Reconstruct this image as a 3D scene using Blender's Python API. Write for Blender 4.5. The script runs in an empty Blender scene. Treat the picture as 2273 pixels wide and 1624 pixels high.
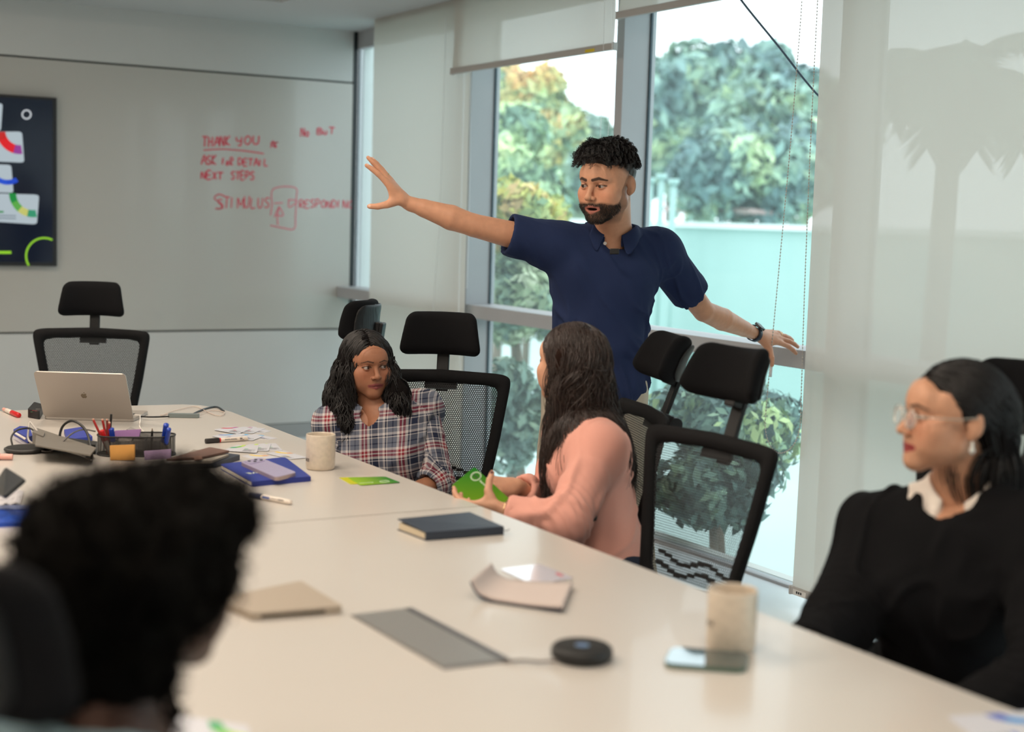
import bpy, bmesh, math, random
import numpy as np
from mathutils import Vector, Matrix, noise as mnoise
random.seed(7); RNG = np.random.default_rng(7)
SC = bpy.context.scene
COL = SC.collection
# ---------------------------------------------------------------- camera
W_, H_ = 2273, 1624
FPX = 3225.0
YAW, PITCH, ROLL, CZ = math.radians(30.19), math.radians(5.76), math.radians(1.73), 1.5
Fw = np.array([math.sin(YAW)*math.cos(PITCH), math.cos(YAW)*math.cos(PITCH), -math.sin(PITCH)])
_r = np.array([math.cos(YAW), -math.sin(YAW), 0.0]); _u = np.cross(_r, Fw)
Rt = _r*math.cos(ROLL) + _u*math.sin(ROLL)
Up = -_r*math.sin(ROLL) + _u*math.cos(ROLL)
CAM = np.array([0, 0, CZ])
HF = np.array([math.sin(YAW), math.cos(YAW), 0.0])      # horizontal heading away from the viewer
HR = np.array([math.cos(YAW), -math.sin(YAW), 0.0])     # horizontal heading to the right
UZ = np.array([0, 0, 1.0])
def ray(px, py): return Fw + Rt*(px-W_/2)/FPX - Up*(py-H_/2)/FPX
def P(px, py, d): return CAM + ray(px, py)*d
def onpl(px, py, ax, v):
    q = ray(px, py); return CAM + q*((v-CAM[ax])/q[ax])
def T(px, py, z=0.735): return onpl(px, py, 2, z)
cam = bpy.data.cameras.new('camera'); camo = bpy.data.objects.new('camera', cam); COL.objects.link(camo)
cam.sensor_width = 36; cam.lens = FPX*36/W_; cam.clip_start = .05; cam.clip_end = 300
m = Matrix(((Rt[0], Up[0], -Fw[0], 0), (Rt[1], Up[1], -Fw[1], 0), (Rt[2], Up[2], -Fw[2], CZ), (0, 0, 0, 1)))
camo.matrix_world = m; SC.camera = camo
cam.dof.use_dof = True; cam.dof.focus_distance = 5.15; cam.dof.aperture_fstop = 1.9
SC.view_settings.view_transform = 'Standard'; SC.view_settings.look = 'None'
SC.view_settings.gamma = 1; SC.view_settings.use_curve_mapping = False
SC.view_settings.exposure = 0.0
SC.cycles.max_bounces = 8; SC.cycles.diffuse_bounces = 4; SC.cycles.glossy_bounces = 3
SC.cycles.transparent_max_bounces = 14; SC.cycles.caustics_reflective = False; SC.cycles.caustics_refractive = False
SC.cycles.sample_clamp_indirect = 6
# ---------------------------------------------------------------- world: overcast sky
wd = bpy.data.worlds.new('sky'); SC.world = wd; wd.use_nodes = True
bgn = wd.node_tree.nodes['Background']; bgn.inputs[0].default_value = (0.90, 0.96, 1.0, 1); bgn.inputs[1].default_value = 2.9
def area(name, loc, size, energy, color, rot=(0, 0, 0)):
    l = bpy.data.lights.new(name, 'AREA'); l.shape = 'RECTANGLE'; l.size, l.size_y = size
    l.energy = energy; l.color = color
    o = bpy.data.objects.new(name, l); o.location = loc; o.rotation_euler = rot; COL.objects.link(o); return o
for _x, _y in ((-.3, 1.2), (1.2, 1.2), (-.3, 3.6), (1.2, 3.6), (-.3, 6.0), (1.2, 6.0)):
    area('ceiling_light_lamp', (_x, _y, 2.915), (.58, .58), (32 if _x < 0 else 21)*(.8 if _y < 2 else 1), (1, .84, .68))
for _y0, _y1 in ((5.79, 7.22), (4.26, 5.73), (7.29, 9.05), (1.3, 4.2)):
    _p = area('window_portal', (4.06, (_y0+_y1)/2, 1.3), (2.6, _y1-_y0), 1, (1, 1, 1), (0, math.radians(90), 0)); _p.data.cycles.is_portal = True

# ---------------------------------------------------------------- helpers
def tag(o, label=None, cat=None, group=None, kind=None):
    if label: o['label'] = label
    if cat: o['category'] = cat
    if group: o['group'] = group
    if kind: o['kind'] = kind
    return o
def empty(name, loc=(0, 0, 0), rotz=0, label=None, cat=None, group=None, kind=None):
    o = bpy.data.objects.new(name, None); COL.objects.link(o); o.location = tuple(loc); o.rotation_euler = (0, 0, rotz)
    o.empty_display_size = .05
    return tag(o, label, cat, group, kind)
def link(name, me, mat=None, parent=None, smooth=False):
    o = bpy.data.objects.new(name, me); COL.objects.link(o)
    if mat is not None:
        for mm in (mat if isinstance(mat, (list, tuple)) else [mat]):
            if len(me.materials) < (len(mat) if isinstance(mat, (list, tuple)) else 1): me.materials.append(mm)
    if smooth: me.shade_smooth()
    if parent is not None: o.parent = parent
    return o
def mesh(name, verts, faces, mat=None, parent=None, smooth=False):
    me = bpy.data.meshes.new(name); me.from_pydata([tuple(map(float, v)) for v in verts], [], [tuple(map(int, f)) for f in faces]); me.update()
    return link(name, me, mat, parent, smooth)
def fastmesh(name, V, F, mat=None, parent=None, col=None, uv=None, smooth=True):
    """V (n,3) F (m,k) numpy"""
    V = np.asarray(V, np.float32); F = np.asarray(F, np.int32); k = F.shape[1]
    me = bpy.data.meshes.new(name); me.vertices.add(len(V)); me.vertices.foreach_set('co', V.ravel())
    me.loops.add(F.size); me.loops.foreach_set('vertex_index', F.ravel())
    me.polygons.add(len(F)); me.polygons.foreach_set('loop_start', np.arange(0, F.size, k, dtype=np.int32))
    me.update(calc_edges=True); me.validate()
    if col is not None:
        a = me.color_attributes.new('Col', 'FLOAT_COLOR', 'POINT')
        c = np.ones((len(V), 4), np.float32); c[:, :3] = col; a.data.foreach_set('color', c.ravel())
    if uv is not None:
        u = me.uv_layers.new(name='UVMap'); u.data.foreach_set('uv', (np.asarray(uv, np.float32) if len(uv) == F.size else np.asarray(uv, np.float32)[F.ravel()]).ravel())
    return link(name, me, mat, parent, smooth)
def bmobj(name, bm, mat=None, parent=None, smooth=False, bevel=0, seg=2):
    if bevel: bmesh.ops.bevel(bm, geom=list(bm.edges), offset=bevel, segments=seg, affect='EDGES', profile=.5, clamp_overlap=True)
    bmesh.ops.recalc_face_normals(bm, faces=bm.faces)
    me = bpy.data.meshes.new(name); bm.to_mesh(me); bm.free()
    return link(name, me, mat, parent, smooth)
def bbox(bm, lo, hi, M=None):
    lo, hi = np.minimum(lo, hi), np.maximum(lo, hi)
    vs = [bm.verts.new((x, y, z)) for x in (lo[0], hi[0]) for y in (lo[1], hi[1]) for z in (lo[2], hi[2])]
    for f in ((0, 1, 3, 2), (4, 6, 7, 5), (0, 4, 5, 1), (2, 3, 7, 6), (0, 2, 6, 4), (1, 5, 7, 3)): bm.faces.new([vs[i] for i in f])
    if M is not None:
        for v in vs: v.co = M @ v.co
    return vs
def box(name, lo, hi, mat, parent=None, bevel=0, M=None, seg=2):
    bm = bmesh.new(); bbox(bm, lo, hi, M); return bmobj(name, bm, mat, parent, bevel=bevel, seg=seg)
def frame_from(d, ref=(0, 0, 1)):
    d = np.asarray(d, float); d = d/np.linalg.norm(d); ref = np.asarray(ref, float)
    if abs(d@ref) > .95: ref = np.array([1.0, 0, 0])
    a = np.cross(d, ref); a /= np.linalg.norm(a); return a, np.cross(d, a), d
def tube_arrays(pts, rad, n=8, caps=True, ref=(0, 0, 1)):
    pts = np.asarray(pts, float); m_ = len(pts)
    rad = np.full(m_, rad) if np.isscalar(rad) else np.asarray(rad, float)
    tan = np.gradient(pts, axis=0); V = []; a0 = None
    for i in range(m_):
        t = tan[i]/(np.linalg.norm(tan[i])+1e-9)
        if a0 is None: a, b, _ = frame_from(t, ref)
        else:
            a = a0 - t*(a0@t); a /= np.linalg.norm(a)+1e-9; b = np.cross(t, a)
        a0 = a
        for k in range(n):
            an = 2*math.pi*k/n; V.append(pts[i]+(a*math.cos(an)+b*math.sin(an))*rad[i])
    Fc = [(i*n+k, i*n+(k+1) % n, (i+1)*n+(k+1) % n, (i+1)*n+k) for i in range(m_-1) for k in range(n)]
    if caps: Fc += [tuple(range(n-1, -1, -1)), tuple(range((m_-1)*n, m_*n))]
    return V, Fc
def tube(name, pts, rad, mat, parent=None, n=8, ref=(0, 0, 1)):
    V, Fc = tube_arrays(pts, rad, n, True, ref); return mesh(name, V, Fc, mat, parent, smooth=True)
def smoothpts(pts, k=8):
    """Catmull-Rom through points"""
    p = np.asarray(pts, float); p = np.vstack([2*p[0]-p[1], p, 2*p[-1]-p[-2]]); out = []
    for i in range(1, len(p)-2):
        for t in np.linspace(0, 1, k, endpoint=False):
            out.append(.5*((2*p[i])+(-p[i-1]+p[i+1])*t+(2*p[i-1]-5*p[i]+4*p[i+1]-p[i+2])*t*t+(-p[i-1]+3*p[i]-3*p[i+1]+p[i+2])*t**3))
    out.append(p[-2]); return np.array(out)
def lathe(name, prof, mat, parent=None, n=32, loc=(0, 0, 0)):
    V = []; Fc = []
    for r, z in prof:
        for k in range(n): V.append((loc[0]+r*math.cos(2*math.pi*k/n), loc[1]+r*math.sin(2*math.pi*k/n), loc[2]+z))
    for i in range(len(prof)-1):
        for k in range(n): Fc.append((i*n+k, i*n+(k+1) % n, (i+1)*n+(k+1) % n, (i+1)*n+k))
    Fc += [tuple(range(n-1, -1, -1)), tuple(range((len(prof)-1)*n, len(prof)*n))]
    return mesh(name, V, Fc, mat, parent, smooth=True)
def rrect(w, h, r, k=5):
    out = []
    for cx, cy, a0 in ((w/2-r, h/2-r, 0), (-w/2+r, h/2-r, 90), (-w/2+r, -h/2+r, 180), (w/2-r, -h/2+r, 270)):
        for i in range(k+1):
            a = math.radians(a0+90*i/k); out.append((cx+r*math.cos(a), cy+r*math.sin(a)))
    return out
def plate(name, outline, z0, z1, mat, parent=None, M=None, bevel=0, smooth=False):
    """extrude a 2-D outline"""
    n = len(outline); V = [(x, y, z0) for x, y in outline]+[(x, y, z1) for x, y in outline]
    Fc = [tuple(range(n-1, -1, -1)), tuple(range(n, 2*n))]+[(i, (i+1) % n, n+(i+1) % n, n+i) for i in range(n)]
    bm = bmesh.new(); vs = [bm.verts.new(v) for v in V]
    for f in Fc: bm.faces.new([vs[i] for i in f])
    if bevel: bmesh.ops.bevel(bm, geom=[e for e in bm.edges if abs(e.verts[0].co.z-e.verts[1].co.z) < 1e-6], offset=bevel, segments=2, affect='EDGES', clamp_overlap=True)
    if M is not None: bmesh.ops.transform(bm, matrix=M, verts=bm.verts)
    return bmobj(name, bm, mat, parent, smooth)
def MX(o, x=(1, 0, 0), y=None, z=(0, 0, 1)):
    """matrix from origin and x,z hints"""
    x = np.asarray(x, float); x /= np.linalg.norm(x)
    z = np.asarray(z, float); z = z - x*(x@z); z /= np.linalg.norm(z); y = np.cross(z, x)
    return Matrix(((x[0], y[0], z[0], o[0]), (x[1], y[1], z[1], o[1]), (x[2], y[2], z[2], o[2]), (0, 0, 0, 1)))
def flatM(a, b, z=.735, off=0):
    """frame lying on the table: origin at a, x toward b"""
    a = np.array(a, float); b = np.array(b, float); a[2] = b[2] = z+off; return MX(a, b-a)
# ---------------------------------------------------------------- materials
MATS = {}
def lin(c): return tuple((x/12.92 if x <= .04045 else ((x+.055)/1.055)**2.4) for x in (v/255 for v in c))
def mat(name, col=(.8, .8, .8), rough=.5, metal=0, spec=.5, emit=None, es=1, bump=0, bscale=200, var=0, vscale=8, sheen=0, coat=0, attr=False, sss=0, alpha=None):
    if name in MATS: return MATS[name]
    M_ = bpy.data.materials.new(name); M_.use_nodes = True; nt = M_.node_tree; b = nt.nodes['Principled BSDF']; L = nt.links.new
    b.inputs['Base Color'].default_value = (*col, 1); b.inputs['Roughness'].default_value = rough; b.inputs['Metallic'].default_value = metal
    b.inputs['Specular IOR Level'].default_value = spec
    if sheen: b.inputs['Sheen Weight'].default_value = sheen; b.inputs['Sheen Roughness'].default_value = .5
    if coat: b.inputs['Coat Weight'].default_value = coat; b.inputs['Coat Roughness'].default_value = .05
    if sss: b.inputs['Subsurface Weight'].default_value = sss; b.inputs['Subsurface Radius'].default_value = (.012, .004, .002); b.inputs['Subsurface Scale'].default_value = 1
    if emit is not None: b.inputs['Emission Color'].default_value = (*emit, 1); b.inputs['Emission Strength'].default_value = es
    tc = nt.nodes.new('ShaderNodeTexCoord')
    src = None
    if attr:
        at = nt.nodes.new('ShaderNodeVertexColor'); at.layer_name = 'Col'; src = at.outputs[0]
        L(src, b.inputs['Base Color'])
    if var:
        n = nt.nodes.new('ShaderNodeTexNoise'); n.inputs['Scale'].default_value = vscale; n.inputs['Detail'].default_value = 5; L(tc.outputs['Object'], n.inputs['Vector'])
        mx = nt.nodes.new('ShaderNodeMix'); mx.data_type = 'RGBA'; mx.blend_type = 'MULTIPLY'; mx.inputs[0].default_value = 1
        mr = nt.nodes.new('ShaderNodeMapRange'); mr.inputs[1].default_value = .3; mr.inputs[2].default_value = .7; mr.inputs[3].default_value = 1-var; mr.inputs[4].default_value = 1+var*.5
        L(n.outputs['Fac'], mr.inputs[0]); L(mr.outputs[0], mx.inputs[7])
        if src: L(src, mx.inputs[6])
        else: mx.inputs[6].default_value = (*col, 1)
        L(mx.outputs[2], b.inputs['Base Color'])
    if bump:
        n = nt.nodes.new('ShaderNodeTexNoise'); n.inputs['Scale'].default_value = bscale; n.inputs['Detail'].default_value = 3; L(tc.outputs['Object'], n.inputs['Vector'])
        bp = nt.nodes.new('ShaderNodeBump'); bp.inputs['Strength'].default_value = bump; bp.inputs['Distance'].default_value = .002
        L(n.outputs['Fac'], bp.inputs['Height']); L(bp.outputs[0], b.inputs['Normal'])
    MATS[name] = M_; return M_
def nodes_of(M_): return M_.node_tree, M_.node_tree.nodes['Principled BSDF'], M_.node_tree.links.new
def mathn(nt, op, a, b=None, c=None):
    n = nt.nodes.new('ShaderNodeMath'); n.operation = op
    for i, v in enumerate((a, b, c)):
        if v is None: continue
        if isinstance(v, (int, float)): n.inputs[i].default_value = v
        else: nt.links.new(v, n.inputs[i])
    return n.outputs[0]
# ---------------------------------------------------------------- fields -> smooth surfaces
def vnoise(p, seed=0):
    """value noise, p (n,3) -> (n,) in -1..1"""
    p = np.asarray(p, np.float64); i = np.floor(p).astype(np.int64); f = p-i; f = f*f*(3-2*f); out = 0
    for dx in (0, 1):
        for dy in (0, 1):
            for dz in (0, 1):
                h = ((i[:, 0]+dx)*374761393+(i[:, 1]+dy)*668265263+(i[:, 2]+dz)*2147483647+seed*974711) & 0xffffffff
                h = ((h ^ (h >> 13))*1274126177) & 0xffffffff; h = (h ^ (h >> 16)) & 0xffff
                w = (f[:, 0] if dx else 1-f[:, 0])*(f[:, 1] if dy else 1-f[:, 1])*(f[:, 2] if dz else 1-f[:, 2])
                out = out+w*(h/32767.5-1)
    return out
def fbm(p, o=3, seed=0):
    s = 0; a = 1.0; t = 0
    for k in range(o): s = s+a*vnoise(np.asarray(p)*(2**k), seed+k*17); t += a; a *= .5
    return s/t
class Field:
    def __init__(s, lo, hi, h, M=None):
        s.lo = np.array(lo, float); s.h = h; n = np.ceil((np.array(hi, float)-s.lo)/h).astype(int)+1
        s.ax = [s.lo[i]+np.arange(n[i])*h for i in range(3)]; s.V = np.full(n, .5, np.float32)
        s.M = M; s.Mi = None if M is None else np.linalg.inv(M)      # 4x4 local->world
    def loc(s, p):
        p = np.asarray(p, float)
        return p if s.Mi is None else s.Mi[:3, :3] @ p + s.Mi[:3, 3]
    def rot(s, R): return R if s.Mi is None else s.Mi[:3, :3] @ R
    def sl(s, lo, hi):
        r = []
        for i in range(3):
            a = int(max(0, np.floor((lo[i]-s.lo[i])/s.h))); b = int(min(len(s.ax[i]), np.ceil((hi[i]-s.lo[i])/s.h)+1))
            if b <= a: return None
            r.append(slice(a, b))
        return tuple(r)
    def grid(s, sl): return s.ax[0][sl[0]][:, None, None], s.ax[1][sl[1]][None, :, None], s.ax[2][sl[2]][None, None, :]
    def comb(s, sl, d, op, k):
        a = s.V[sl]
        if op == 'sub': d = -d
        if op == 'add':
            if k > 0: hh = np.clip(.5+.5*(a-d)/k, 0, 1); r = a*(1-hh)+d*hh-k*hh*(1-hh)
            else: r = np.minimum(a, d)
        else:
            if k > 0: hh = np.clip(.5-.5*(a-d)/k, 0, 1); r = a*(1-hh)+d*hh+k*hh*(1-hh)
            else: r = np.maximum(a, d)
        s.V[sl] = r
    def ell(s, c, rad, R=None, k=.01, op='add'):
        """R world rotation (columns = axes)"""
        c = s.loc(c); R = s.rot(np.eye(3) if R is None else R); rad = np.array(rad, float)
        e = np.abs(R) @ rad+k+3*s.h; sl = s.sl(c-e, c+e)
        if sl is None: return s
        x, y, z = s.grid(sl); q = [R[0, i]*(x-c[0])+R[1, i]*(y-c[1])+R[2, i]*(z-c[2]) for i in range(3)]
        k0 = np.sqrt(sum((q[i]/rad[i])**2 for i in range(3))); k1 = np.sqrt(sum((q[i]/rad[i]**2)**2 for i in range(3)))+1e-9
        s.comb(sl, (k0*(k0-1)/k1).astype(np.float32), op, k); return s
    def cap(s, a, b, ra, rb=None, k=.01, op='add', flat=None, fe=False):
        """tapered capsule; flat=(axis vector, factor<1) squashes it along that axis"""
        rb = ra if rb is None else rb; a = s.loc(a); b = s.loc(b); e = max(ra, rb)+k+3*s.h
        sl = s.sl(np.minimum(a, b)-e, np.maximum(a, b)+e)
        if sl is None: return s
        x, y, z = s.grid(sl); ab = b-a; L2 = ab@ab+1e-12
        px, py, pz = x-a[0], y-a[1], z-a[2]; t0 = (px*ab[0]+py*ab[1]+pz*ab[2])/L2; t = np.clip(t0, 0, 9 if fe else 1)
        qx, qy, qz = px-t*ab[0], py-t*ab[1], pz-t*ab[2]
        if flat is not None:
            f = s.rot(np.asarray(flat[0], float)); f = f/np.linalg.norm(f); dd = qx*f[0]+qy*f[1]+qz*f[2]; g = 1/flat[1]-1
            qx, qy, qz = qx+dd*g*f[0], qy+dd*g*f[1], qz+dd*g*f[2]
        d = np.sqrt(qx*qx+qy*qy+qz*qz)-(ra+t*(rb-ra))
        if fe: d = np.maximum(d, (t0-1)*math.sqrt(L2))
        s.comb(sl, d.astype(np.float32), op, k); return s
    def chain(s, pts, rs, k=.01, op='add', flat=None):
        for i in range(len(pts)-1): s.cap(pts[i], pts[i+1], rs[i], rs[i+1], k, op, flat)
        return s
    def box(s, c, half, R=None, r=.01, k=.005, op='add'):
        c = s.loc(c); R = s.rot(np.eye(3) if R is None else R); half = np.array(half, float)
        e = np.abs(R) @ half+k+3*s.h; sl = s.sl(c-e, c+e)
        if sl is None: return s
        x, y, z = s.grid(sl); q = [np.abs(R[0, i]*(x-c[0])+R[1, i]*(y-c[1])+R[2, i]*(z-c[2]))-half[i]+r for i in range(3)]
        d = np.sqrt(sum(np.maximum(v, 0)**2 for v in q))+np.minimum(np.maximum(np.maximum(q[0], q[1]), q[2]), 0)-r
        s.comb(sl, d.astype(np.float32), op, k); return s
    def cut(s, p, n, k=0):
        """remove the side the normal points to"""
        p = s.loc(p); n = np.asarray(n, float); n = n/np.linalg.norm(n)
        if s.Mi is not None: n = s.Mi[:3, :3] @ n
        x, y, z = s.ax[0][:, None, None], s.ax[1][None, :, None], s.ax[2][None, None, :]
        d = ((x-p[0])*n[0]+(y-p[1])*n[1]+(z-p[2])*n[2]).astype(np.float32)
        s.V = np.maximum(s.V, d) if k == 0 else (lambda hh: s.V*(1-hh)+d*hh+k*hh*(1-hh))(np.clip(.5-.5*(s.V-d)/k, 0, 1)); return s
    def fn(s, f):
        x, y, z = s.ax[0][:, None, None], s.ax[1][None, :, None], s.ax[2][None, None, :]; s.V = f(x, y, z, s.V).astype(np.float32); return s
    def mesh(s, smooth=1, world=True):
        V = s.V.copy()
        V[0] = V[-1] = .5; V[:, 0] = V[:, -1] = .5; V[:, :, 0] = V[:, :, -1] = .5
        S = V < 0; c = [S[a:S.shape[0]-1+a, b:S.shape[1]-1+b, d:S.shape[2]-1+d] for a in (0, 1) for b in (0, 1) for d in (0, 1)]
        any_ = c[0].copy(); all_ = c[0].copy()
        for q in c[1:]: any_ |= q; all_ &= q
        mix = any_ & ~all_; idx = np.argwhere(mix); pos = np.zeros((len(idx), 3)); cnt = np.zeros(len(idx))
        for ax in range(3):
            o = [i for i in range(3) if i != ax]
            for u in (0, 1):
                for v in (0, 1):
                    a = [0, 0, 0]; a[o[0]] = u; a[o[1]] = v; b = list(a); b[ax] = 1
                    va = V[idx[:, 0]+a[0], idx[:, 1]+a[1], idx[:, 2]+a[2]]; vb = V[idx[:, 0]+b[0], idx[:, 1]+b[1], idx[:, 2]+b[2]]
                    cr = (va < 0) != (vb < 0); t = np.where(cr, va/np.where(va == vb, 1, va-vb), 0); q = np.tile(np.array(a, float), (len(idx), 1)); q[:, ax] += t
                    pos += q*cr[:, None]; cnt += cr
        pos = idx+pos/cnt[:, None]; vid = np.full(mix.shape, -1, np.int64); vid[mix] = np.arange(len(idx)); F = []
        for ax in range(3):
            o = [i for i in range(3) if i != ax]; sa = [slice(None)]*3; sb = [slice(None)]*3; sa[ax] = slice(0, -1); sb[ax] = slice(1, None)
            A = S[tuple(sa)]; B = S[tuple(sb)]; e = np.argwhere(A != B); e = e[(e[:, o[0]] > 0) & (e[:, o[1]] > 0)]
            e = e[(e[:, o[0]] < S.shape[o[0]]-1) & (e[:, o[1]] < S.shape[o[1]]-1)]
            fl = A[e[:, 0], e[:, 1], e[:, 2]]; q = []
            for u, v in ((1, 1), (0, 1), (0, 0), (1, 0)):
                g = e.copy(); g[:, o[0]] -= u; g[:, o[1]] -= v; q.append(vid[g[:, 0], g[:, 1], g[:, 2]])
            q = np.stack(q, 1)
            if ax == 1: fl = ~fl
            q[~fl] = q[~fl][:, ::-1]; F.append(q)
        F = np.vstack(F); P_ = s.lo+pos*s.h
        for _ in range(smooth): P_ = lap(P_, F, .5)
        if s.M is not None and world: P_ = P_ @ s.M[:3, :3].T+s.M[:3, 3]
        return P_, F
def lap(P_, F, w):
    n = len(P_); a = F.ravel(); b = np.roll(F, -1, 1).ravel(); cnt = np.bincount(a, minlength=n)+np.bincount(b, minlength=n)
    Q = np.stack([np.bincount(a, P_[b, i], n)+np.bincount(b, P_[a, i], n) for i in range(3)], 1)/np.maximum(cnt, 1)[:, None]
    return P_*(1-w)+Q*w
def vnormals(P_, F):
    n = np.cross(P_[F[:, 2]]-P_[F[:, 0]], P_[F[:, 3]]-P_[F[:, 1]]); N = np.stack([np.bincount(F.ravel(), np.repeat(n[:, i], 4), len(P_)) for i in range(3)], 1)
    return N/(np.linalg.norm(N, axis=1, keepdims=True)+1e-12)
def nrm(v): v = np.asarray(v, float); return v/np.linalg.norm(v)
def imgdir(r, u, f):
    """direction given as right / up / away from the viewer (level with the floor)"""
    return nrm(HR*r+UZ*u+HF*f)
def axes(fwd, up=(0, 0, 1), roll=0):
    """columns: person's right, forward, up"""
    f = nrm(fwd); up = np.asarray(up, float)
    if abs(f @ nrm(up)) > .98: up = np.array((0, 1.0, .1))
    r = nrm(np.cross(f, up)); u = np.cross(r, f)
    if roll: r, u = r*math.cos(roll)+u*math.sin(roll), u*math.cos(roll)-r*math.sin(roll)
    return np.stack([r, f, u], 1)

# ================================================================ the room
XG, XF, YW, ZC = 4.042, 3.887, 9.07, 2.71
wallp = mat('wall_paint', lin((212, 210, 205)), .55, var=.03, vscale=1.5)
ceilm = mat('ceiling_paint', lin((184, 186, 187)), .8)
floorm = mat('floor_tile', lin((222, 228, 232)), .25, var=.06, vscale=3)
gapm = mat('dark_joint', lin((22, 30, 34)), .5)
alum = mat('window_aluminium', lin((168, 169, 172)), .5, metal=.0, var=.03, vscale=5)
glassb = None
def struct(name, bm, m, parent=None, **k):
    o = bmobj(name, bm, m, parent, **k)
    if parent is None: o['kind'] = 'structure'
    return o
def sbox(name, lo, hi, m, parent=None, bevel=0):
    bm = bmesh.new(); bbox(bm, lo, hi); return struct(name, bm, m, parent, bevel=bevel)
# floor with tiles as parts
fl = sbox('floor', (-2.3, -2.6, -.06), (XG+.1, YW+.1, -.012), gapm)
tm = bpy.data.meshes.new('tile'); bm = bmesh.new(); bbox(bm, (0, 0, -.012), (1.195, 1.195, 0)); bmesh.ops.recalc_face_normals(bm, faces=bm.faces); bm.to_mesh(tm); bm.free(); tm.materials.append(floorm)
for i in range(6):
    for j in range(10):
        o = bpy.data.objects.new('tile', tm); COL.objects.link(o); o.location = (XG+.07-1.2*(i+1), -2.6+1.2*j+.28, 0); o.parent = fl
        if j == 9: o.scale = (1, .5, 1)
        if j == 0 and False: pass
# walls
wf = sbox('wall_far', (-2.3, YW+.036, 0), (XG-.02, YW+.12, 3.0), gapm)
z1, z2 = .733, 2.367
boardm = mat('whiteboard_glass', lin((178, 176, 171)), .22, spec=.5, var=.02, vscale=1.2, coat=.25)
lowm = mat('wall_panel_paint', lin((190, 191, 190)), .5, var=.02, vscale=2)
sbox('panel', (-2.3, YW, z2+.012), (XG-.06, YW+.035, ZC+.02), lowm, wf); sbox('panel', (-2.3, YW, .1), (XG-.06, YW+.035, z1-.012), lowm, wf)
sbox('baseboard_far', (-2.3, YW+.005, 0), (XG-.06, YW+.035, .095), mat('skirting', lin((150, 152, 152)), .4))
sbox('trim_1', (XG-.055, YW-.004, 0), (XG-.025, YW+.035, ZC), mat('black_trim', lin((14, 24, 28)), .4))
sbox('wall_left', (-2.4, -2.6, 0), (-2.3, YW+.1, 3.0), wallp); sbox('wall_back', (-2.3, -2.7, 0), (XG+.1, -2.6, 3.0), wallp)
# ceiling: low margin round a raised coffer
cx, cy = 3.11, 8.14
for lo, hi in (((cx, -2.6, ZC), (XG+.1, YW+.1, ZC+.05)), ((-2.3, cy, ZC), (cx, YW+.1, ZC+.05)), ((cx-.001, -2.6, ZC), (cx+.05, cy, ZC+.24)), ((-2.3, cy, ZC), (cx, cy+.05, ZC+.24))): pass
bm = bmesh.new()
for lo, hi in (((cx, -2.6, ZC), (XG+.1, YW+.1, ZC+.05)), ((-2.3, cy, ZC), (cx, YW+.1, ZC+.05)), ((cx, -2.6, ZC+.05), (cx+.04, cy, ZC+.26)), ((-2.3, cy, ZC+.05), (cx, cy+.04, ZC+.26)), ((-2.3, -2.6, ZC+.24), (cx, cy, ZC+.30))): bbox(bm, lo, hi)
struct('ceiling', bm, ceilm)
# window wall
bm = bmesh.new(); bbox(bm, (XG+.04, -2.6, 2.62), (XG+.1, YW+.1, 3.0)); bbox(bm, (XG+.04, -2.6, -.06), (XG+.1, YW+.1, .012)); struct('wall_window', bm, wallp)
gm = bpy.data.materials.new('window_glass'); gm.use_nodes = True; nt = gm.node_tree; nt.nodes.clear(); L = nt.links.new
out = nt.nodes.new('ShaderNodeOutputMaterial'); tr = nt.nodes.new('ShaderNodeBsdfTransparent'); tr.inputs[0].default_value = (.92, .97, .975, 1)
gl = nt.nodes.new('ShaderNodeBsdfGlossy'); gl.inputs['Roughness'].default_value = .02; df = nt.nodes.new('ShaderNodeBsdfDiffuse'); df.inputs[0].default_value = (.8, .9, .9, 1)
tl = nt.nodes.new('ShaderNodeBsdfTranslucent'); tl.inputs[0].default_value = (.8, .93, .93, 1)
lw = nt.nodes.new('ShaderNodeLayerWeight'); lw.inputs[0].default_value = .5; fr = mathn(nt, 'MULTIPLY_ADD', mathn(nt, 'POWER', lw.outputs['Facing'], 4), .55, .02); m1 = nt.nodes.new('ShaderNodeMixShader'); L(fr, m1.inputs[0]); L(tr.outputs[0], m1.inputs[1]); L(gl.outputs[0], m1.inputs[2])
m2 = nt.nodes.new('ShaderNodeMixShader'); m2.inputs[0].default_value = .035; L(m1.outputs[0], m2.inputs[1]); L(tl.outputs[0], m2.inputs[2]); L(m2.outputs[0], out.inputs[0])
MULL = [7.224, 5.732, 4.20, 2.69, 1.18, -.33, -1.84]
gapd = mat('window_gasket', lin((40, 62, 72)), .5)
ys = [YW+.03]+MULL+[-2.6]
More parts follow.
